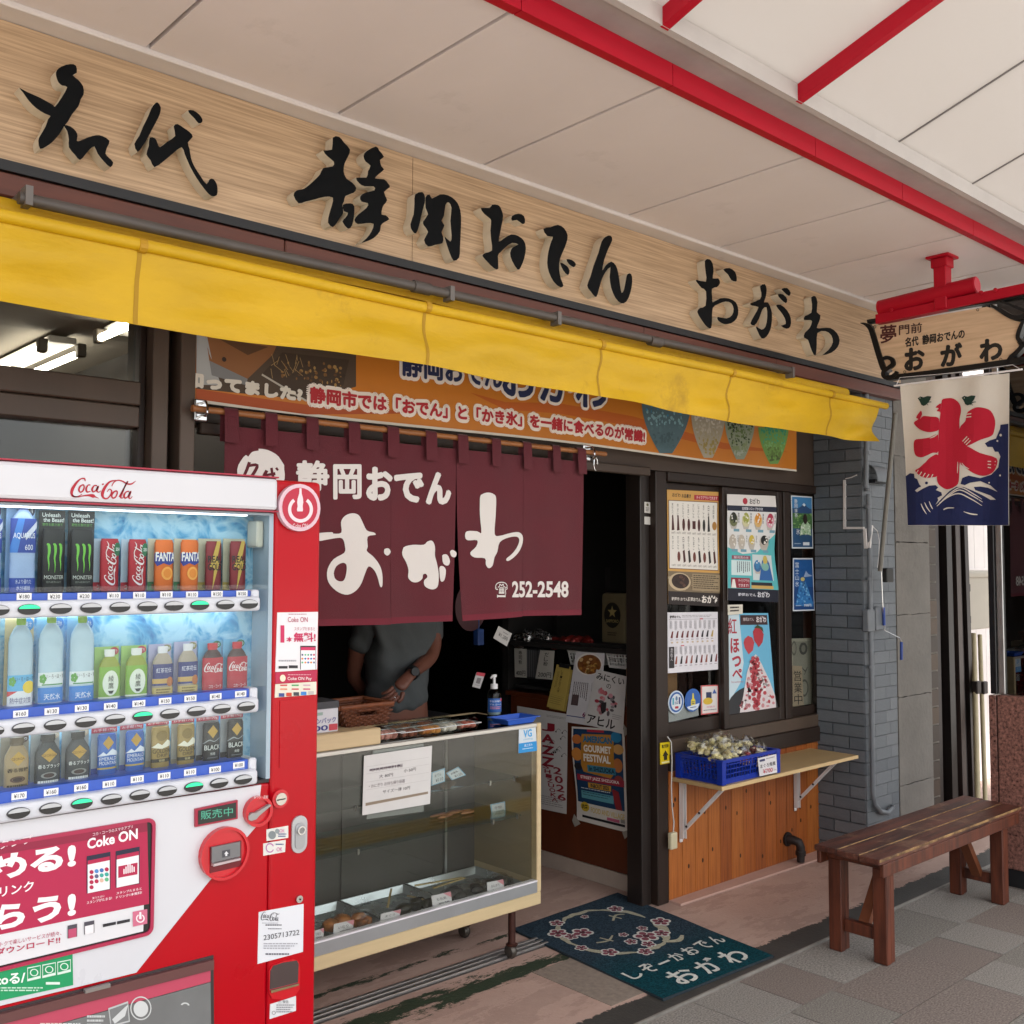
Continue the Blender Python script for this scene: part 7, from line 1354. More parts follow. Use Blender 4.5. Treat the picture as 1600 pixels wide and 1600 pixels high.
def d_am(p):
    p.rect(0, .0, 1, 1, '#cfcac2', 1); p.rect(.03, .02, .96, .80, '#173a5c', 2); p.rect(.3, .02, .62, .045, '#a82a3c', 3)
    for u, v, ru, rv, c in ((.10, .13, .09, .05, '#b86a34'), (.09, .29, .1, .07, '#c8823c'), (.88, .2, .1, .05, '#c89a5c'), (.86, .36, .09, .07, '#b8703c'), (.1, .42, .08, .04, '#23232a'), (.87, .5, .08, .04, '#8a3a34')): p.ell(u, v, ru, rv, c, 3)
    p.poly([(.2, .07), (.78, .06), (.80, .11), (.79, .45), (.72, .5), (.2, .47), (.16, .4), (.19, .1)], '#b07a2c', 4); p.text('AMERICAN', .22, .085, .77, .155, '#2a6a8c', 6, .05); p.text('GOURMET', .23, .18, .75, .255, '#e2ddd4', 6, .04); p.text('FESTIVAL', .22, .275, .73, .355, '#e2ddd4', 6, .04); p.rect(.28, .39, .82, .46, '#3a7a90', 5); p.text('in SHIZUOKA', .32, .40, .80, .45, '#16283c', 6, .03)
    p.ell(.85, .08, .1, .055, '#2a7aa4', 5); p.rect(.06, .50, .97, .565, '#98283a', 5); p.text('STREET JAZZ SHIZUOKA', .13, .512, .88, .552, '#e2d8d4', 6, .03); p.rect(.27, .575, .72, .63, '#c09030', 5); p.text('IN&OUT 2025', .32, .582, .68, .622, '#1a2638', 6, .03); p.greek(.12, .64, .72, .655, 1, '#c9d0d6', 5)
    p.rect(.12, .67, .76, .75, '#5a98a4', 5); p.greek(.15, .68, .72, .73, 2, '#284a5a', 6, .3); p.poly([(.74, .60), (.86, .62), (.92, .80), (.80, .80), (.76, .7)], '#8a2a30', 5); p.ell(.18, .84, .09, .05, '#c9aa2c', 5); p.text('肉祭', .12, .815, .24, .865, '#2a2218', 6, .02); p.text('FOOD AND VILLAGE', .30, .83, .96, .885, '#c9b06c', 5, .02); p.rect(.12, .93, .96, .955, '#1c1c20', 5); p.rect(.62, .895, .86, .925, '#b85a78', 5)
    p.rect(.88, .885, .96, .92, '#8f8c88', 5)
AM = poster('festival_poster', 'colourful navy and orange food festival poster taped to the counter side', 'poster', PQ([(895, 1135), (975.5, 1140), (981, 1301), (900, 1281)], 'X', CXP-.004), '#cfcac2', draw=d_am, curl=lambda u, v: .014*(1-u)**2*sin(v*5+.6)*.8)
for L, nm in (([(974, 1131), (983, 1143), (975, 1152)], 1), ([(897, 1272), (907, 1287), (898, 1292), (894, 1282)], 2), ([(972, 1300), (984, 1296), (986, 1302), (976, 1311)], 3)): finish(MB().prism(PQ(L, 'X', CXP-.010), (.001, 0, 0)), 'tape', mat('tape', '#9a948a', .4), AM)
def d_bowl(p):
    p.ell(.5, .16, .44, .155, '#e0dcd6', 1); p.ell(.52, .165, .40, .135, '#7a4a20', 2); rg = random.Random(4)
    for k in range(40): a = rg.random()*6.28; r = rg.random()**.5; p.ell(.52+.34*r*cos(a), .165+.115*r*sin(a), .06, .02, rg.choice(('#a8742c', '#c0904a', '#6a3a18', '#8f5a24', '#d0ac74')), 3, 8)
    p.greek(.1, .42, .6, .68, 8, '#6a6668', 1, .4, 8, True); p.rect(.1, .6, .32, .75, '#5a4a4a', 2); p.text('600円', .5, .82, .95, .9, '#7a2a5a', 2, .02); p.rect(.02, .90, .9, .91, '#3a4a8a', 1); p.text('とん汁', .68, .38, .84, .8, '#3a3034', 2)
poster('soup_flyer', 'white flyer with a round photograph of a noodle bowl', 'flyer', PQ([(900, 1018), (945, 1021), (935, 1136), (883, 1128)], 'X', 3.889), '#c9c7ca', draw=d_bowl)
def d_duck(p):
    p.text('みにくい', .06, .04, .95, .17, '#2a2626', 2, .02); p.text('の', .42, .2, .56, .28, '#2a2626', 2); p.text('アヒル', .06, .80, .80, .97, '#2a2626', 2, .02); rg = random.Random(5)
    for k in range(34): a = rg.random()*6.28; r = .26*rg.random()**.5; p.ell(.46+r*cos(a)*1.2, .50+r*sin(a)*.9, rg.uniform(.03, .08), rg.uniform(.02, .05), rg.choice(('#b8505a', '#c8747a', '#a83a4a', '#5a5458', '#3a3438', '#c9909a', '#8a8488')), 2+k % 3, 9)
    p.poly([(.36, .55), (.5, .52), (.52, .68), (.44, .74), (.38, .68)], '#2e2a2c', 6); p.greek(.7, .7, .95, .8, 3, '#8f8b8c', 2, .3)
poster('picture_flyer', 'tilted white flyer with pink and black splashes and brush lettering', 'flyer', PQ([(932, 1046), (979, 1057), (973, 1147), (912, 1131)], 'X', 3.882), '#c6c4c2', draw=d_duck)
def d_yel(p): p.vtext('しぞーかおでん祭', .42, .10, .56, .62, '#3a3018', 1); p.greek(.2, .15, .34, .55, 2, '#7a6a38', 1, .4, 3, True); p.rect(.08, .70, .92, .705, '#8a7a44', 1); p.greek(.1, .74, .9, .92, 4, '#8a7a44', 1, .3)
YF = poster('yellow_flyers', 'bundle of yellow flyers hanging from a black clip', 'flyer', PQ([(870, 1038), (892, 1042), (880, 1111), (854, 1104)], 'X', 3.886), '#b59e52', draw=d_yel)
finish(MB().prism(PQ([(874, 1036), (889, 1039), (888, 1045), (873, 1042)], 'X', 3.880), (.012, 0, 0)), 'clip', BLACK, YF)
finish(MB().prism(PQ([(873, 1043), (895, 1047), (884, 1112), (858, 1107)], 'X', 3.8885), (.001, 0, 0)), 'rear_sheet', pm('#a08c48'), YF)
# ============================================================ goods on the inner counter
RK = thing('goods_rack', 'dark rack on the inner counter holding snack packs and baskets', 'rack', (4.1, 3.8, .91))
finish(MB().box(3.93, 4.28, 3.40, 4.30, .93, .945), 'lower_board', IND, RK); finish(MB().box(3.93, 4.28, 3.36, 4.30, 1.19, 1.205), 'upper_board', IND, RK)
for y in (3.42, 3.86, 4.27): finish(MB().box(4.24, 4.27, y, y+.03, .911, 1.60), 'upright', IND, RK)
finish(MB().box(3.899, 3.914, 3.36, 4.30, 1.165, 1.19), 'front_rail', IND, RK)
for L, t, pr_, lab in (([(803.5, 1013), (822.6, 1014), (822.6, 1059), (804.6, 1058)], '寿司粉', '400円', 'narrow handwritten price sheet with 400 yen left of the striped carton'), ([(844, 1016), (866.4, 1017), (863, 1062), (836.5, 1060)], 'だし粉おでん', '200円', 'wider handwritten price sheet with 200 yen beside the yellow flyers')):
    def d(p, t=t, pr_=pr_): p.vtext(t[:3], .36, .06, .64, .55, '#2a2626', 1, .01); p.text(pr_, .12, .76, .92, .94, '#2a2626', 1, .01)
    poster('price_sheet', lab, 'price sheet', PQ(L, 'X', 3.885), '#b4b1a8', draw=d)
SB_ = thing('striped_carton', 'dark striped carton between the two handwritten price sheets', 'carton', P(833, 1060, 'X', 3.90)); q0 = P(823, 1060, 'X', 3.90); q1 = P(843, 1014, 'X', 3.90)
finish(MB().box(3.902, 3.97, q1.y, q0.y, q0.z, q1.z), 'carton', mat('carton_black', '#161618', .5), SB_)
for k in range(7): y = q1.y+(q0.y-q1.y)*(k+.5)/7; finish(MB().box(3.9005, 3.9018, y-.004, y+.004, q0.z+.01, q1.z-.01), 'stripe', mat('stripe_grey', '#5a5a5c', .5), SB_)
FOIL = mat('foil', '#a4a2a0', .25, metal=.9, var=.2, vs=30, bump=.8, bs=40); FOILR = mat('foil_red', '#7a2420', .35, metal=.4, var=.35, vs=30, bump=.8, bs=40)
def snackbag(p, s, m, label, name, seed, group=None, tip=True):
    rg = random.Random(seed); bm = bmesh.new(); bmesh.ops.create_icosphere(bm, subdivisions=3, radius=1); a = rg.uniform(0, 6.28); ca, sa = cos(a), sin(a)
    for v in bm.verts:
        x, y, z = v.co; k = 1+rg.uniform(-.12, .12); fl = .55+.45*(1-abs(z)); x *= s[0]*k; y *= s[1]*k*fl; z *= s[2]*(1+rg.uniform(-.06, .06)); v.co = Vector(p)+Vector((x*ca-y*sa, x*sa+y*ca, z+s[2]))
    return tag(finish(MB().bm(bm), name, m), label, 'snack bag', group)
for k, (px, py) in enumerate(((812, 1006), (822, 1000), (832, 1003), (843, 999), (853, 1004))): snackbag(P(px, py+8, 'X', 3.96), (.05, .03, .045), FOIL, 'crumpled silver snack bag behind the handwritten price sheets', 'snack_bag', k, 'silver snack bags on the rack')
for k, (px, py) in enumerate(((868, 1007), (880, 1006), (893, 1005), (905, 1006), (918, 1006))): snackbag(P(px, py+8, 'X', 3.98), (.05, .03, .035), FOILR, 'dark red snack bag in the row behind the soup flyer', 'snack_bag', 20+k, 'red snack bags on the rack')
WPL = mat('white_plastic', '#c9c9c6', .4)
def lattice_basket(T, x0, x1, y0, y1, z0, z1, m, nx, ny, rows_=3, taper=.012):
    def wall(a0, a1, b0, b1, n, nm):
        mb = MB(); 
        for (t, w) in ((0, .012), (1, .014)):
            p, q = (a0, a1) if t == 0 else (b0, b1); mb.bar(Vector(p)+Vector((0, 0, .006 if t == 0 else -.006)), Vector(q)+Vector((0, 0, .006 if t == 0 else -.006)), .006, .013)
        for i in range(n+1):
            t = i/n; mb.bar(Vector(a0).lerp(Vector(a1), t), Vector(b0).lerp(Vector(b1), t), .005, .0035 if i not in (0, n, n//2) else .009, (a1[0]-a0[0], a1[1]-a0[1], 0))
        for r in range(1, rows_): t = r/rows_; mb.bar(Vector(a0).lerp(Vector(b0), t), Vector(a1).lerp(Vector(b1), t), .004, .004)
        finish(mb, nm, m, T)
    c = [(x0+taper, y0+taper, z0), (x1-taper, y0+taper, z0), (x1-taper, y1-taper, z0), (x0+taper, y1-taper, z0)]; d = [(x0, y0, z1), (x1, y0, z1), (x1, y1, z1), (x0, y1, z1)]
    for k in range(4): wall(c[k], c[(k+1) % 4], d[k], d[(k+1) % 4], nx if k % 2 == 0 else ny, 'lattice_wall')
    finish(MB().prism(c, (0, 0, .004)), 'bottom', m, T)
    finish(MB().bar((x0-.004, y0, z1), (x1+.004, y0, z1), .014, .007).bar((x0-.004, y1, z1), (x1+.004, y1, z1), .014, .007).bar((x0, y0, z1), (x0, y1, z1), .014, .0068).bar((x1, y0, z1), (x1, y1, z1), .014, .0068), 'rim', m, T)
a = P(948, 1043, 'X', 3.915); b = P(1004, 1022, 'X', 3.915)
WB1 = thing('white_basket', 'white plastic lattice basket on the pale wood block by the door post', 'basket', (4.03, (a.y+b.y)/2, a.z)); lattice_basket(WB1, 3.915, 4.16, b.y, a.y, a.z, b.z, WPL, 8, 12)
for k in range(4): snackbag((4.02, b.y+(a.y-b.y)*(k+.5)/4, b.z-.045), (.05, .035, .035), mat('brown_snack', '#4a3428', .4, var=.35, vs=30, bump=.8, bs=40), 'brown snack pack heaped in the white lattice basket on the wood block', 'snack_pack', 50+k, 'packs in the white basket')
a2 = P(888, 1038, 'X', 3.93); b2 = P(905, 1018, 'X', 3.93)
WB2 = thing('white_basket', 'white plastic lattice basket half hidden behind the soup flyer', 'basket', (4.03, (a2.y+b2.y)/2, a2.z)); lattice_basket(WB2, 3.93, 4.15, b2.y-.09, a2.y, a2.z, b2.z, WPL, 8, 8)
a = P(978, 1110, 'X', 3.912); b = P(1006, 1046, 'X', 3.912)
tag(finish(MB().rbox(3.912, 4.16, b.y-.01, a.y, .911, b.z, .003, 1), 'wood_block', mat('pale_block', '#96704a', .55, var=.12, vs=5, stretch=(4, 4, .6))), 'pale wooden block under the white lattice basket on the inner counter', 'block')
q = P(955, 968, 'X', 4.05); BGG = thing('malt_bag', 'beige printed bag with a dark disc and star behind the white basket', 'bag', q-Vector((0, 0, .14)))
mb = MB(); mb.rbox(4.06, 4.12, q.y-.085, q.y+.085, q.z-.14, q.z+.14, .02, 2); finish(mb, 'bag', mat('bag_beige', '#6f6448', .7, var=.15, bump=.4, bs=20), BGG, smooth=True)
pr = Print(planemap((4.0595, q.y+.085, q.z+.14), (0, -.17, 0), (0, 0, -.28)), .6); pr.ell(.5, .42, .34, .24, '#1c1a14', 1); pr.poly([(.5+.2*(1 if k % 2 == 0 else .42)*sin(pi*k/5), .36-.12*(1 if k % 2 == 0 else .42)*cos(pi*k/5)) for k in range(10)], '#a0905c', 2); pr.text('SAPPORO', .24, .50, .76, .56, '#a0905c', 2, .02); pr.greek(.3, .74, .7, .82, 2, '#2a261a', 1); pr.build('print', BGG)
def d_tag(p): p.text('¥1,200', .2, .4, .85, .7, '#3a3436', 1); p.greek(.4, .2, .8, .3, 1, '#6a6466', 1)
poster('hanging_tag', 'tilted white price tag hanging in the dark doorway', 'tag', PQ([(779, 978), (800, 990), (792, 1010), (771, 997)], 'Y', 3.75), '#b9b6b2', draw=d_tag)
c = P(736, 948, 'Y', 3.9); FN = thing('red_fan', 'round dark red paper fan hanging inside the doorway', 'fan', c-Vector((0, 0, .1)))
finish(MB().prism([c+Vector((.10*cos(a), 0, .12*sin(a))) for a in [2*pi*k/24 for k in range(24)]], (0, .006, 0)), 'fan_leaf', mat('fan_red', '#3a0a12', .6), FN); finish(MB().bar(c+Vector((0, 0, .11)), c+Vector((0, 0, .2)), .012, .008), 'handle', mat('fan_handle', '#8a6a40', .6), FN)
pr = Print(planemap(c+Vector((-.1, -.001, .12)), (.2, 0, 0), (0, 0, -.24)), .83); pr.text('おでん', .2, .35, .8, .6, '#b0a4a0', 1, .03); pr.build('print', FN)
def d_pay(p): p.rect(0, 0, 1, .22, '#a82a3c', 1); p.rect(.25, .35, .75, .72, '#6a6668', 1); p.greek(.2, .8, .8, .9, 1, '#8a8688', 1)
poster('payment_card', 'small white payment card with red top standing behind the pump bottle', 'card', PQ([(745, 1050), (758, 1052), (750, 1076), (738, 1073)], 'Y', 3.62), '#a9a7a6', draw=d_pay, t=.003)
tag(finish(MB().rbox(3.05, 3.40, 3.62, 3.95, .004, .86, .01, 1), 'back_table', mat('table_maroon', '#2e1214', .5, var=.2)), 'low dark maroon table in the shadow behind the display case', 'table')
c = P(748, 992, 'Y', 3.9); tag(finish(MB().rbox(c.x-.02, c.x+.02, c.y-.02, c.y+.02, c.z-.05, c.z+.03, .004, 1).tube([(c.x, c.y, c.z+.03), (c.x, c.y, c.z+.16)], .003, 6), 'blue_strap_pouch', mat('strap_blue', '#1f3f7a', .5)), 'small blue pouch hanging on a strap in the doorway', 'pouch')
# ============================================================ wall shelf with basket
WS = thing('wall_shelf', 'pale plywood shelf on two white folding brackets under the window', 'shelf', (4.55, 3.2, .58))
PLY = mat('shelf_ply', '#b09468', .45, var=.08, vs=4, stretch=(.6, 3, 1))
finish(MB().rbox(3.945, 5.165, 2.90, 3.192, .574, .592, .002, 1), 'board', PLY, WS); finish(MB().box(3.944, 5.166, 2.8985, 2.8998, .5745, .5915), 'edge_band', mat('edge_band', '#c9ac7c', .5, var=.06), WS)
WM = mat('bracket_white', '#d6d2d0', .35, var=.04)
for xp in (1064, 1243):
    x = P(xp, 1280, 'Y', 3.19).x; zb = P(xp, 1316 if xp < 1100 else 1267, 'Y', 3.19).z
    finish(MB().rbox(x-.012, x+.012, 3.186, 3.193, zb, .572, .003, 1).box(x-.012, x-.009, 3.165, 3.187, zb+.02, .572).box(x+.009, x+.012, 3.165, 3.187, zb+.02, .572), 'wall_arm', WM, WS)
    finish(MB().rbox(x-.012, x+.012, 2.93, 3.185, .566, .573, .002, 1), 'shelf_arm', WM, WS)
    finish(MB().bar((x+.002, 3.178, zb+.055), (x+.002, 2.945, .565), .018, .014), 'brace', WM, WS)
    for t in (.12, .45): c = Vector((x+.002, 3.178, zb+.055)).lerp(Vector((x+.002, 2.945, .565)), t); finish(MB().lathe([(.006, -.011), (.006, -.014)], c, 10, axis='X'), 'bolt', BLACK, WS)
BLUEP = mat('basket_blue', '#0d2f96', .35, var=.05)
bx0, bx1 = P(1060, 1190, 'Y', 3.17).x, P(1216, 1190, 'Y', 2.915).x
BB = thing('blue_basket', 'deep blue plastic lattice basket of snack packs on the plywood shelf', 'basket', ((3.97+bx1)/2, 3.04, .593))
lattice_basket(BB, 3.965, bx1, 2.912, 3.175, .593, .705, BLUEP, 20, 12, 5, .012)
for (x, y) in ((3.975, 2.922), (bx1-.01, 2.922), (bx1-.01, 3.165), (3.975, 3.165)): finish(MB().bar((x, y, .594), (x, y, .70), .03, .03), 'corner_post', BLUEP, BB)
finish(MB().box(3.978, bx1-.012, 2.9205, 2.924, .594, .618).box(3.9765, 3.980, 2.924, 3.16, .594, .618), 'skirt', BLUEP, BB)
rg = random.Random(21)
def clearpack(p, red, label, name, seed, group):
    r_ = random.Random(seed); T = thing(name, label, 'snack pack', p, group); cols = ('#6a2026', '#83343a', '#4a1418', '#c9bfb4') if red else ('#ddd49c', '#c9c08c', '#ebe5c4', '#b8ad86')
    for k in range(8): finish(MB().blob(Vector(p)+Vector((r_.uniform(-.022, .022), r_.uniform(-.018, .018), .012+r_.uniform(0, .03))), (.019, .016, .011), 1, .2, None, seed*9+k), 'morsel', mat('morsel_'+cols[k % 4].lstrip('#'), cols[k % 4], .5, var=.2, vs=60), T)
    bm = bmesh.new(); bmesh.ops.create_icosphere(bm, subdivisions=2, radius=1)
    for v in bm.verts:
        j = 1+r_.uniform(-.3, .3); top = 1.5 if v.co.z > .75 else 1; v.co = Vector(p)+Vector((v.co.x*.042*j, v.co.y*.032*j, .03+v.co.z*.032*j*top))
    finish(MB().bm(bm), 'film', glass('pack_film', '#f6f5f0', 2.2, 1.5, .12), T)
for k in range(17):
    i, j = k % 6, k//6; x = 3.995+i*.066+rg.uniform(-.012, .012); y = 2.955+j*.075+rg.uniform(-.012, .012); z = .672+rg.uniform(0, .025)+.014*j
    red = i in (3, 4) and j == 0;
    clearpack((x, y, z), red, 'clear pack of dark red beans heaped in the blue basket' if red else 'clear pack of pale yellow snacks heaped in the blue basket', 'snack_pack', 80+k, 'red packs in the blue basket' if red else 'pale packs in the blue basket')
def d_700(p): p.rect(.08, .1, .36, .22, '#2a2f5a', 1); p.greek(.42, .1, .9, .2, 1, '#8a8688', 1); p.text('まぐろ角煮', .08, .36, .92, .58, '#2a2628', 1, .01); p.text('¥700', .2, .66, .74, .9, '#b83a48', 1, .01); p.rect(.8, .8, .95, .84, '#b8a8a8', 1)
poster('price_card', 'white price card reading 700 yen on the blue basket', 'price card', PQ([(1184, 1185), (1213, 1178), (1214.5, 1207), (1187, 1213)], 'Y', 2.902), '#d6d3d4', draw=d_700)
# warning sign, cord and switch, elbow pipe
def d_y(p): p.text('無力回転', .15, .08, .85, .26, '#2a2408', 1, .02); p.poly([(.5, .36), (.8, .62), (.66, .62), (.66, .82), (.34, .82), (.34, .62), (.2, .62)], '#2a2408', 1); p.rect(.12, .88, .88, .96, '#e0d8a0', 1)
poster('yellow_sign', 'small yellow plate with a black arrow on the dark corner post', 'sign', PQ([(1031.5, 1161), (1047, 1159), (1047.5, 1192), (1032, 1195)], 'Y', 3.190), '#d2b800', draw=d_y, t=.003)
CO = thing('pull_cord', 'white cord with an inline switch hanging beside the yellow plate', 'cord', P(1051, 1328, 'Y', 3.17))
pts = [P(x, y, 'Y', 3.175) for x, y in ((1043, 1151), (1049, 1160), (1050, 1190), (1049, 1230), (1050, 1260), (1053, 1285), (1052, 1300))]
finish(MB().tube(pts, .0028, 8), 'cord', WPL, CO, smooth=True); a = P(1046, 1328, 'Y', 3.17); b = P(1056, 1299, 'Y', 3.17)
finish(MB().rbox(a.x, b.x, 3.158, 3.182, a.z, b.z, .006, 2), 'switch', mat('switch_cream', '#c4bb9c', .4), CO)
q = P(1231, 1310, 'Y', 3.19); q2 = P(1243, 1352, 'Z', .02)
EP = thing('elbow_pipe', 'short dark elbow drain pipe leaving the wood boarding', 'pipe', (q2.x, q2.y, .02)); IRON = mat('old_iron', '#2c2523', .55, metal=.4, var=.3, vs=20)
e = [(q.x, 3.195, .13), (q.x+.004, 3.155, .13), (q.x+.012, 3.13, .122), (q.x+.016, 3.122, .10), (q.x+.016, 3.122, .02)]
finish(MB().tube(e, [.026, .024, .024, .024, .020], 14), 'pipe', IRON, EP, smooth=True); finish(MB().tube([(q.x, 3.196, .13), (q.x, 3.185, .13)], .038, 16), 'flange', IRON, EP); finish(MB().tube([(q.x+.016, 3.122, .078), (q.x+.016, 3.122, .055)], .0275, 14), 'collar', IRON, EP, smooth=True)
# ============================================================ bench
BE = thing('wooden_bench', 'worn red brown wooden bench standing on the paving', 'bench', (4.56, 2.24, 0))
BT = mat('bench_top', '#3d1a10', .5, var=.5, vs=4, stretch=(.6, 7, 7), col2='#583024', dirt='#957258', ds=5, dth=.53, bump=.25, bs=25); BLG = mat('bench_leg', '#451d0f', .5, var=.4, vs=5, stretch=(7, 7, .6), col2='#5a2c1a', dirt='#8f5a34', ds=9, dth=.66); RAW = mat('raw_edge', '#94744a', .7, var=.3, vs=30, dirt='#3a1a0e', ds=9, dth=.44)
X0, X1 = 3.872, 5.262; tz = .443
for k, (a, b, e0) in enumerate(((2.088, 2.180, 0), (2.184, 2.283, .012), (2.287, 2.392, .03))):
    finish(MB().rbox(X0+e0*.6, X1+e0, a, b, tz-.024, tz, .005, 2), 'slat', BT, BE)
for k, (y_, h_) in enumerate(((2.0865, .010), (2.1825, .004), (2.2855, .004))): finish(MB().rbox(X0-.0015+k*.012, X1-.02, y_-.002, y_+.0028, tz-h_, tz+.0012, .002, 1), 'worn_edge', RAW, BE)
finish(MB().rbox(X0+.035, X1-.03, 2.090, 2.108, tz-.078, tz-.025, .003, 1), 'apron', BLG, BE); finish(MB().rbox(X0+.035, X1-.03, 2.372, 2.39, tz-.078, tz-.025, .003, 1), 'apron', BLG, BE)
for lx in (4.0, 5.115):
    finish(MB().rbox(lx-.045, lx+.045, 2.108, 2.372, tz-.06, tz-.025, .003, 1), 'cross_bearer', BLG, BE)
    for y0, y1 in ((2.110, 2.172), (2.312, 2.372)):
        finish(MB().rbox(lx-.036, lx-.0012, y0, y1, .001, tz-.061, .004, 1), 'leg', BLG, BE); finish(MB().rbox(lx+.0012, lx+.036, y0+.004, y1-.004, .001, tz-.061, .004, 1), 'leg', BLG, BE)
    finish(MB().rbox(lx-.018, lx+.018, 2.172, 2.312, .085, .135, .003, 1), 'stretcher', BLG, BE)
    s = 1 if lx < 4.5 else -1; finish(MB().bar((lx+s*.02, 2.24, .12), (lx+s*.24, 2.24, tz-.03), .045, .03), 'brace', mat('brace_wood', '#6b3a20', .55, var=.3, vs=5), BE)
# ============================================================ door mat
FLm, FRm, BRm, BLm = (3.035, 2.503), (3.705, 2.475), (3.842, 3.449), (3.118, 3.422)
def mm(u, v, h=0):      # u right, v from the back (0) to the street (1)
    a = Vector((*BLm, 0)).lerp(Vector((*BRm, 0)), u); b = Vector((*FLm, 0)).lerp(Vector((*FRm, 0)), u); q = a.lerp(b, v); return q+Vector((0, 0, .0105+h+.0012*sin(q.x*17)*sin(q.y*13)))
MT = thing('door_mat', 'teal door mat with a blossom wreath and white lettering in the doorway', 'mat', (3.42, 2.96, 0))
def mat_pile():
    m = bpy.data.materials.new('mat_pile'); m.use_nodes = True; n = m.node_tree.nodes; l = m.node_tree.links; b = n['Principled BSDF']; b.inputs['Roughness'].default_value = .95; b.inputs['Specular IOR Level'].default_value = .1
    tc = n.new('ShaderNodeTexCoord'); sp = n.new('ShaderNodeSeparateXYZ'); l.new(tc.outputs['Object'], sp.inputs[0]); nz = n.new('ShaderNodeTexNoise'); nz.inputs['Scale'].default_value = 130; nz.inputs['Detail'].default_value = 3; l.new(tc.outputs['Object'], nz.inputs[0])
    wn = n.new('ShaderNodeTexNoise'); wn.inputs['Scale'].default_value = 3; l.new(tc.outputs['Object'], wn.inputs[0])
    ad = n.new('ShaderNodeMath'); ad.operation = 'MULTIPLY_ADD'; ad.inputs[1].default_value = .45; l.new(wn.outputs[0], ad.inputs[0]); l.new(sp.outputs[1], ad.inputs[2])
    mr = n.new('ShaderNodeMapRange'); mr.inputs['From Min'].default_value = -.05; mr.inputs['From Max'].default_value = .22; l.new(ad.outputs[0], mr.inputs[0])
    mx = n.new('ShaderNodeMix'); mx.data_type = 'RGBA'; mx.inputs[6].default_value = lin('#0b3b44'); mx.inputs[7].default_value = lin('#2c3b47'); l.new(mr.outputs[0], mx.inputs[0])
    m2 = n.new('ShaderNodeMix'); m2.data_type = 'RGBA'; m2.blend_type = 'MULTIPLY'; m2.inputs[0].default_value = .8; cr = n.new('ShaderNodeMapRange'); cr.inputs['From Min'].default_value = .3; cr.inputs['From Max'].default_value = .7; cr.inputs['To Min'].default_value = .35; cr.inputs['To Max'].default_value = 1.7; l.new(nz.outputs[0], cr.inputs[0])
    l.new(mx.outputs[2], m2.inputs[6]); l.new(cr.outputs[0], m2.inputs[7]); l.new(m2.outputs[2], b.inputs['Base Color'])
    bp = n.new('ShaderNodeBump'); bp.inputs['Strength'].default_value = .9; bp.inputs['Distance'].default_value = .006; l.new(nz.outputs[0], bp.inputs['Height']); l.new(bp.outputs[0], b.inputs['Normal']); return m
mb = MB(); mb.grid(lambda u, v: mm(u, v), 24, 30); finish(mb, 'pile', mat_pile(), MT, smooth=True)
mb = MB(); ed = [mm(i/20, 0) for i in range(20)]+[mm(1, i/20) for i in range(20)]+[mm(1-i/20, 1) for i in range(20)]+[mm(0, 1-i/20) for i in range(20)]
n_ = len(ed); cx_, cy_ = 3.425, 2.96
mb.add(ed+[Vector((cx_+(p.x-cx_)*1.012, cy_+(p.y-cy_)*1.012, .0035)) for p in ed], [(i, (i+1) % n_, n_+(i+1) % n_, n_+i) for i in range(n_)]); finish(mb, 'rubber_edge', mat('mat_edge', '#15232a', .9), MT)
pr = Print(lambda u, v, h: mm(u, v, h), .73, 24, 30, eps=.0004, base=.001)
CRM = mat('mat_cream', '#a9a690', .95, var=.25, vs=120, bump=.8, bs=150); MWH = mat('mat_white', '#cfd2cc', .95, var=.2, vs=120, bump=.8, bs=150); MPK = mat('mat_pink', '#7d3a4a', .95, var=.4, vs=100, bump=.8, bs=150); MRD = mat('mat_dark_red', '#4a1424', .95, var=.3, vs=120)
ctr = (.47, .345); R0 = .34
def ar(a0, a1, r=1., w=.022, wob=.02, sd=1):
    rg = random.Random(sd); n = 9; return [(ctr[0]+R0*r*(1+rg.uniform(-wob, wob))*cos(radians(a0+(a1-a0)*i/n))/1.0, ctr[1]+R0*.80*r*(1+rg.uniform(-wob, wob))*sin(radians(a0+(a1-a0)*i/n)), w*(1-.75*abs(2*i/n-1)**2)) for i in range(n+1)]
for a0, a1, w, sd in ((178, 236, .024, 1), (240, 305, .020, 2), (-58, -2, .022, 3), (8, 66, .036, 4), (62, 112, .020, 5), (108, 182, .022, 6)): pr.stroke(ar(a0, a1, 1, w*1.5, .03, sd), CRM, 1, 4)
for L in ([(.62, .60, .022), (.70, .63, .030), (.78, .60, .016)], [(.60, .26, .012), (.68, .22, .014), (.74, .24, .008)], [(.64, .2, .01), (.67, .27, .01)], [(.26, .40, .012), (.34, .42, .014), (.42, .39, .008)], [(.33, .37, .01), (.36, .44, .01)]): pr.stroke(L, CRM, 1, 4)
def flower(u, v, s, sd):
    rg = random.Random(sd)
    for k in range(5):
        a = 2*pi*k/5+sd; pr.ell(u+s*.62*cos(a), v+s*.62*.73*sin(a), s*.44, s*.44*.73, MWH, 2, 12); pr.ell(u+s*.55*cos(a), v+s*.55*.73*sin(a), s*.30, s*.30*.73, MPK, 3, 10)
    pr.ell(u, v, s*.28, s*.28*.73, MRD, 4, 10)
for k, (u, v, s) in enumerate(((.17, .20, .07), (.30, .27, .075), (.28, .10, .055), (.76, .16, .06), (.58, .50, .085), (.40, .62, .055), (.22, .52, .06), (.84, .42, .07), (.44, .50, .045), (.50, .13, .03), (.13, .40, .045), (.48, .42, .035), (.70, .52, .06), (.66, .42, .04), (.20, .27, .05), (.50, .57, .05))): flower(u, v, s, k+1)
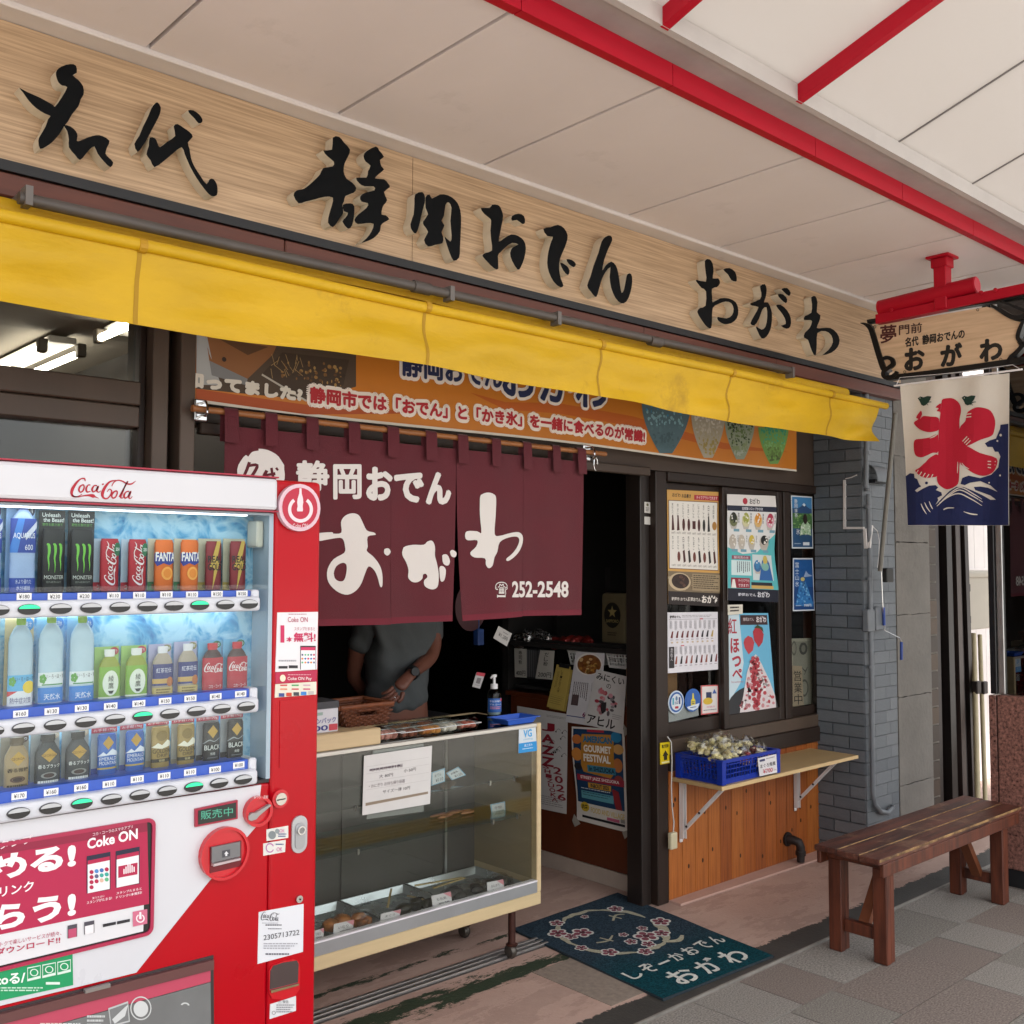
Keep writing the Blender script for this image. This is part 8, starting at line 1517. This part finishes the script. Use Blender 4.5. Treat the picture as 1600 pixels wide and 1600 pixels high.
for i, t in ((0, 'し'), (1, 'ぞ'), (3, 'か'), (4, 'お'), (5, 'で'), (6, 'ん')): pr.text(t, .05+i*.133, .715-.004*i, .15+i*.133, .80-.004*i, MWH, 2, .02)
pr.stroke([(.32, .758, .013), (.42, .754, .015)], MWH, 2, 2)
for i, t in enumerate('おがわ'): pr.text(t, .22+i*.235, .835, .41+i*.235, .965, MWH, 2, .022)
pr.build('woven_design', MT)
# ============================================================ painted brick pillar
BP = thing('brick_pillar', 'grey painted brick pillar at the right end of the shop front', 'pillar', (5.43, 3.0, 0))
BGY = [mat('painted_brick_%d' % k, c, .55, var=.10, vs=9, dirt='#4c5054', ds=3.5, dth=.62, bump=.15, bs=40) for k, c in enumerate(('#5f656a', '#666b70', '#595f65'))]
finish(MB().box(5.262, 5.615, 2.912, 3.2, .002, 2.85), 'mortar_core', mat('painted_mortar', '#4a5054', .6, var=.1), BP)
rg = random.Random(31); bhh = .0665; z = .004; r = 0
while z+bhh < 2.68:
    ys = [2.905, 3.0+(.0 if r % 2 else .10), 3.2]
    for a, b in zip(ys, ys[1:]): piece('brick', BGY[rg.randrange(3)], BP, 5.252-rg.uniform(0, .0008), 5.264, a+.0035, b-.0035, z+.0035, z+bhh-.0035, .06)
    xs = [5.2535, 5.37+(.11 if r % 2 else 0), 5.612] if r % 2 else [5.2535, 5.36, 5.53, 5.612]
    for a, b in zip(xs, xs[1:]): piece('brick', BGY[rg.randrange(3)], BP, a+.0012, b-.0012, 2.9005-rg.uniform(0, .0005), 2.914, z+.0012, z+bhh-.0012, .05)
    z += bhh; r += 1
# concrete pillar in cracked lifts
CP = thing('concrete_pillar', 'bare concrete pillar with hairline cracks beside the grey bricks', 'pillar', (5.83, 3.05, 0))
CON = mat('bare_concrete', '#726e68', .85, var=.16, vs=4, dirt='#55514c', ds=3, dth=.58, bump=.4, bs=40)
for a, b in ((.004, .36), (.362, .86), (.862, 1.33), (1.332, 1.75), (1.752, 2.25), (2.252, 3.0)):
    w = .006; mb = MB(); n = 14; prof = []
    sd = random.Random(int(a*1000)); off = [sd.uniform(-.003, .003) for _ in range(n+1)]; sd = random.Random(int(b*1000)); off2 = [sd.uniform(-.003, .003) for _ in range(n+1)]
    mb.prism([(5.62+(6.03-5.62)*i/n, 2.898, a+.001+(off[i] if a > .1 else 0)) for i in range(n+1)]+[(5.62+(6.03-5.62)*i/n, 2.898, b-.001+off2[i]) for i in range(n, -1, -1)], (0, .3, 0)); finish(mb, 'concrete_lift', CON, CP)
# brown tile edge
TC = thing('tiled_column', 'narrow column of dark brown glazed tiles beside the concrete pillar', 'column', (6.12, 3.05, 0))
finish(MB().box(6.032, 6.21, 2.945, 3.2, .002, 3.0), 'mortar', mat('tile_mortar', '#6d675e', .8, var=.2), TC)
TBR = [mat('brown_tile_%d' % k, c, .6, var=.2, vs=12) for k, c in enumerate(('#3a2a1c', '#44321f', '#302317'))]
z = .004; r = 0
while z < 2.9:
    xs = [6.034, 6.20] if r % 3 else [6.034, 6.09, 6.20]
    for a, b in zip(xs, xs[1:]): piece('tile', TBR[rg.randrange(3)], TC, a+.005, b-.005, 2.936, 2.947, z+.006, z+.102, .08)
    z += .108; r += 1
# shutter rails, alley wall, meter cabinet, leaning poles
SR = thing('shutter_rails', 'group of tall dark brown shutter guide rails beside the tiled column', 'rails', (6.4, 2.97, 0))
DR = [mat('rail_brown_%d' % k, c, .45, metal=.3, var=.25, vs=6, stretch=(1, 1, .3), dirt='#6d6058', ds=12, dth=.66) for k, c in enumerate(('#2b2220', '#3a2e2a', '#1f1917'))]
for k, (a, w, y) in enumerate(((6.215, .05, 2.95), (6.275, .035, 2.98), (6.32, .07, 2.93), (6.40, .05, 2.96), (6.46, .06, 2.94), (6.53, .06, 2.97), (6.60, .05, 2.95))):
    lean = .05*k/5; finish(MB().bar((a+w/2+lean*1.3, y+.03, .01), (a+w/2, y+.03, 3.0), .06, w, (1, 0, 0)), 'guide_rail', DR[k % 3], SR)
AWL = thing('alley_wall', 'white boarded side wall in the alley beyond the shutter rails', 'wall', (7.2, 3.8, 0))
AWM = mat('alley_white', '#c9c3c0', .6, var=.06, vs=3)
for k in range(9): finish(MB().box(6.66+k*.17, 6.826+k*.17, 3.42, 3.46, .004, 3.3), 'board', AWM, AWL)
finish(MB().box(6.55, 9.5, 3.462, 3.6, .002, 5.5), 'backing_wall', mat('alley_grey', '#99958f', .7, var=.1), AWL)
for z in (1.55, 2.2): finish(MB().rbox(6.62, 8.3, 3.39, 3.42, z, z+.05, .003, 1), 'batten', AWM, AWL)
MC = thing('meter_cabinet', 'beige metal meter cabinet with dark hinges above the leaning poles', 'cabinet', P(1530, 985, 'Y', 3.0))
a = P(1511, 985, 'Y', 3.0); b = P(1552, 896, 'Y', 3.0); MCM = mat('cabinet_beige', '#a8a092', .5, var=.05)
finish(MB().rbox(a.x+.03, b.x+.25, 3.0, 3.25, a.z, b.z, .01, 2), 'cabinet', MCM, MC); finish(MB().rbox(a.x-.01, b.x+.26, 2.98, 3.26, b.z-.03, b.z+.02, .02, 3), 'hood', MCM, MC)
for t in (.12, .68): z = a.z+(b.z-a.z)*t; finish(MB().rbox(a.x+.022, a.x+.04, 2.988, 3.0, z, z+.05, .003, 1), 'hinge', BLACK, MC)
finish(MB().box(a.x+.06, a.x+.09, 3.1, 3.13, 0, a.z), 'support', mat('support_grey', '#6d6a66', .5), MC)
for k, (p0, p1, w, lab) in enumerate((((1531, 1390), (1521, 990), .017, 'cream pole leaning in the alley against the boarded wall'), ((1543, 1390), (1531, 992), .014, 'thinner cream pole leaning beside its twin in the alley'))):
    a = P(*p0, 'Y', 2.80); b = P(*p1, 'Y', 2.98); a.z = max(a.z, .01); T = thing('leaning_pole', lab, 'pole', a); finish(MB().tube([a, b], w, 10), 'pole', mat('pole_cream', '#a89c7c', .5, var=.15), T, smooth=True)
    c = a.lerp(b, .72); finish(MB().rbox(c.x-.03, c.x+.03, c.y-.03, c.y+.01, c.z-.05, c.z+.03, .005, 1), 'clamp', IRON, T)
# ============================================================ pipes, wires and crank on the pillar front
FY = 2.88
DP = thing('drain_pipe', 'grey painted vertical pipe with a hooked foot on the brick pillar', 'pipe', P(1385, 1268, 'Y', FY)); GP = mat('painted_pipe', '#6b7075', .5, var=.12, vs=8)
finish(MB().tube([P(x, y, 'Y', FY) for x, y in ((1353, 560), (1354, 680), (1353, 762))], .014, 12), 'upper_pipe', GP, DP, smooth=True)
finish(MB().tube([P(x, y, 'Y', FY) for x, y in ((1357, 772), (1359, 870), (1360, 960), (1362, 1050), (1364, 1240), (1367, 1257), (1376, 1268), (1387, 1270), (1394, 1262), (1394, 1257))], .0135, 12), 'lower_pipe', GP, DP, smooth=True)
for y in (705, 763, 790, 902, 1040): finish(MB().tube([P(1354+(y-690)*.02, y, 'Y', FY), P(1354+(y-690)*.02, y+5, 'Y', FY)], .0175, 12), 'coupling', GP, DP, smooth=True)
VH = thing('vent_hood', 'small grey half round vent hood on the pillar', 'vent', P(1366, 765, 'Y', 2.9)); a = P(1357, 752, 'Y', 2.9); b = P(1377, 729, 'Y', 2.9)
mb = MB(); mb.grid(lambda u, v: Vector((a.x+(b.x-a.x)*u, 2.9-.055*sin(pi/2*v), b.z-(b.z-a.z)*(1-cos(pi/2*v)))), 6, 8); mb.grid(lambda u, v: Vector((a.x+(b.x-a.x)*u, 2.9-.052*sin(pi/2*v), b.z-.003-(b.z-a.z)*(1-cos(pi/2*v)))), 6, 8)
finish(mb, 'hood', GP, VH, smooth=True); finish(MB().box(a.x, b.x, 2.862, 2.9, a.z-.01, a.z+.01), 'mouth', BLACK, VH)
WR = thing('cable_trunking', 'stepped white cable trunking fixed to the grey bricks', 'trunking', P(1335, 860, 'Y', 2.88)); SX = 5.249
def trk(L, ax='X', v=SX):
    for p, q in zip(L, L[1:]): finish(MB().bar(P(*p, ax, v), P(*q, ax, v), .012, .016, (1, 0, 0) if ax == 'X' else (0, 1, 0)), 'duct', WM, WR)
trk([(1320, 750), (1320, 824)]); trk([(1318.5, 825), (1350, 825)]); trk([(1351, 826), (1353, 857)], 'Y', 2.893); trk([(1361.5, 821), (1358, 856)], 'Y', 2.875)
finish(MB().tube([P(1321, 748, 'X', SX-.004), P(1330, 746, 'X', SX-.004), P(1339, 742, 'X', SX-.004)], .003, 6), 'wire', WM, WR)
finish(MB().tube([P(x, y, 'Y', 2.875) for x, y in ((1363, 822), (1371, 830), (1374, 845), (1373, 870), (1371, 887))], .002, 6), 'wire', WM, WR)
JB = thing('junction_box', 'grey junction box at the elbow of the pillar pipes', 'box', P(1366, 988, 'Y', 2.88)); a = P(1353, 987, 'Y', 2.88); b = P(1364, 952, 'Y', 2.88); c = P(1379, 948, 'Y', 2.88)
finish(MB().rbox(a.x, b.x-.004, 2.865, 2.90, a.z, b.z, .004, 1), 'box', GP, JB); finish(MB().rbox(b.x, c.x, 2.86, 2.90, a.z+.005, c.z, .004, 1), 'box', GP, JB)
CK = thing('awning_crank', 'long slanting awning crank pole with blue grips', 'crank', P(1376, 900, 'Y', 2.72))
finish(MB().tube([P(1399, 645, 'Y', 2.60), P(1375, 892, 'Y', 2.78)], .0125, 12), 'pole', mat('crank_grey', '#77756f', .4, metal=.4, var=.1), CK, smooth=True)
finish(MB().rbox(*[v for v in (P(1368, 0, 'Y', 2.78).x, P(1378, 0, 'Y', 2.78).x)], 2.77, 2.80, P(1373, 910, 'Y', 2.78).z, P(1373, 888, 'Y', 2.78).z, .004, 1), 'hook_block', mat('block_black', '#2c2c2a', .4, metal=.5), CK)
finish(MB().tube([P(x, y, 'Y', 2.80) for x, y in ((1378, 895), (1379, 950), (1381, 990), (1382, 1085), (1384, 1090))], .0028, 8), 'rod', PIPE, CK) if 0 else None
HD = thing('crank_handle', 'thin bent steel crank with two blue plastic grips on the pillar', 'crank', P(1408, 1031, 'Y', 2.85))
finish(MB().tube([P(x, y, 'Y', 2.85) for x, y in ((1377, 890), (1379, 940), (1381, 975), (1382, 985), (1396, 992), (1406, 997), (1408, 1003))], .0028, 8), 'rod', STEEL, HD, smooth=True)
GRB = mat('grip_blue', '#173a86', .4)
finish(MB().tube([P(1380.5, 949, 'Y', 2.85), P(1381.5, 977, 'Y', 2.85)], .0085, 10), 'grip', GRB, HD, smooth=True); finish(MB().tube([P(1408.5, 1003, 'Y', 2.85), P(1408.5, 1031, 'Y', 2.85)], .0085, 10), 'grip', GRB, HD, smooth=True)
# ============================================================ granite base and glass screen of the neighbour
GS = thing('granite_screen', 'speckled red granite base carrying a dark glass screen beside the bench', 'screen', (5.5, 1.8, 0))
GRA = mat('red_granite', '#5a3a33', .3, var=.55, vs=70, col2='#8a6258', dirt='#2c1d1b', ds=55, dth=.54)
finish(MB().rbox(5.40, 5.58, 1.75, 2.255, .09, .955, .004, 1), 'granite_slab', GRA, GS); finish(MB().rbox(5.405, 5.58, 2.262, 2.30, .09, .950, .004, 1), 'granite_edge', GRA, GS); finish(MB().box(5.41, 5.58, 1.75, 2.29, .001, .088), 'plinth', BLACK, GS)
finish(MB().rbox(5.42, 5.47, 2.262, 2.295, .956, 3.0, .003, 1), 'post', mat('post_black', '#16161a', .3), GS); finish(MB().rbox(5.43, 5.465, 2.225, 2.258, .956, 3.0, .003, 1), 'post', ALU, GS)
finish(MB().box(5.445, 5.453, 1.75, 2.224, .957, 3.0), 'glass_pane', glass('dark_glass', '#33363a', 2.6, 1.6), GS)
finish(MB().box(5.60, 5.64, 1.75, 2.28, .957, 1.16), 'inner_board', mat('inner_ply', '#8a6e44', .6, var=.1), GS); finish(MB().box(5.594, 5.60, 1.80, 2.10, 1.04, 1.08), 'board_slot', mat('slot_dark', '#33241c', .5), GS)
finish(MB().box(6.1, 6.15, 1.75, 2.3, .9, 3.0), 'inner_wall', mat('inner_black', '#15171a', .7), GS)
for k, (y, z, c) in enumerate(((2.13, 1.40, '#a8a89a'), (1.98, 1.36, '#b4b4aa'), (1.9, 1.24, '#9c9c94'))): finish(MB().box(5.455, 5.456, y-.05, y+.05, z-.07, z+.07), 'taped_note', pm(c), GS)
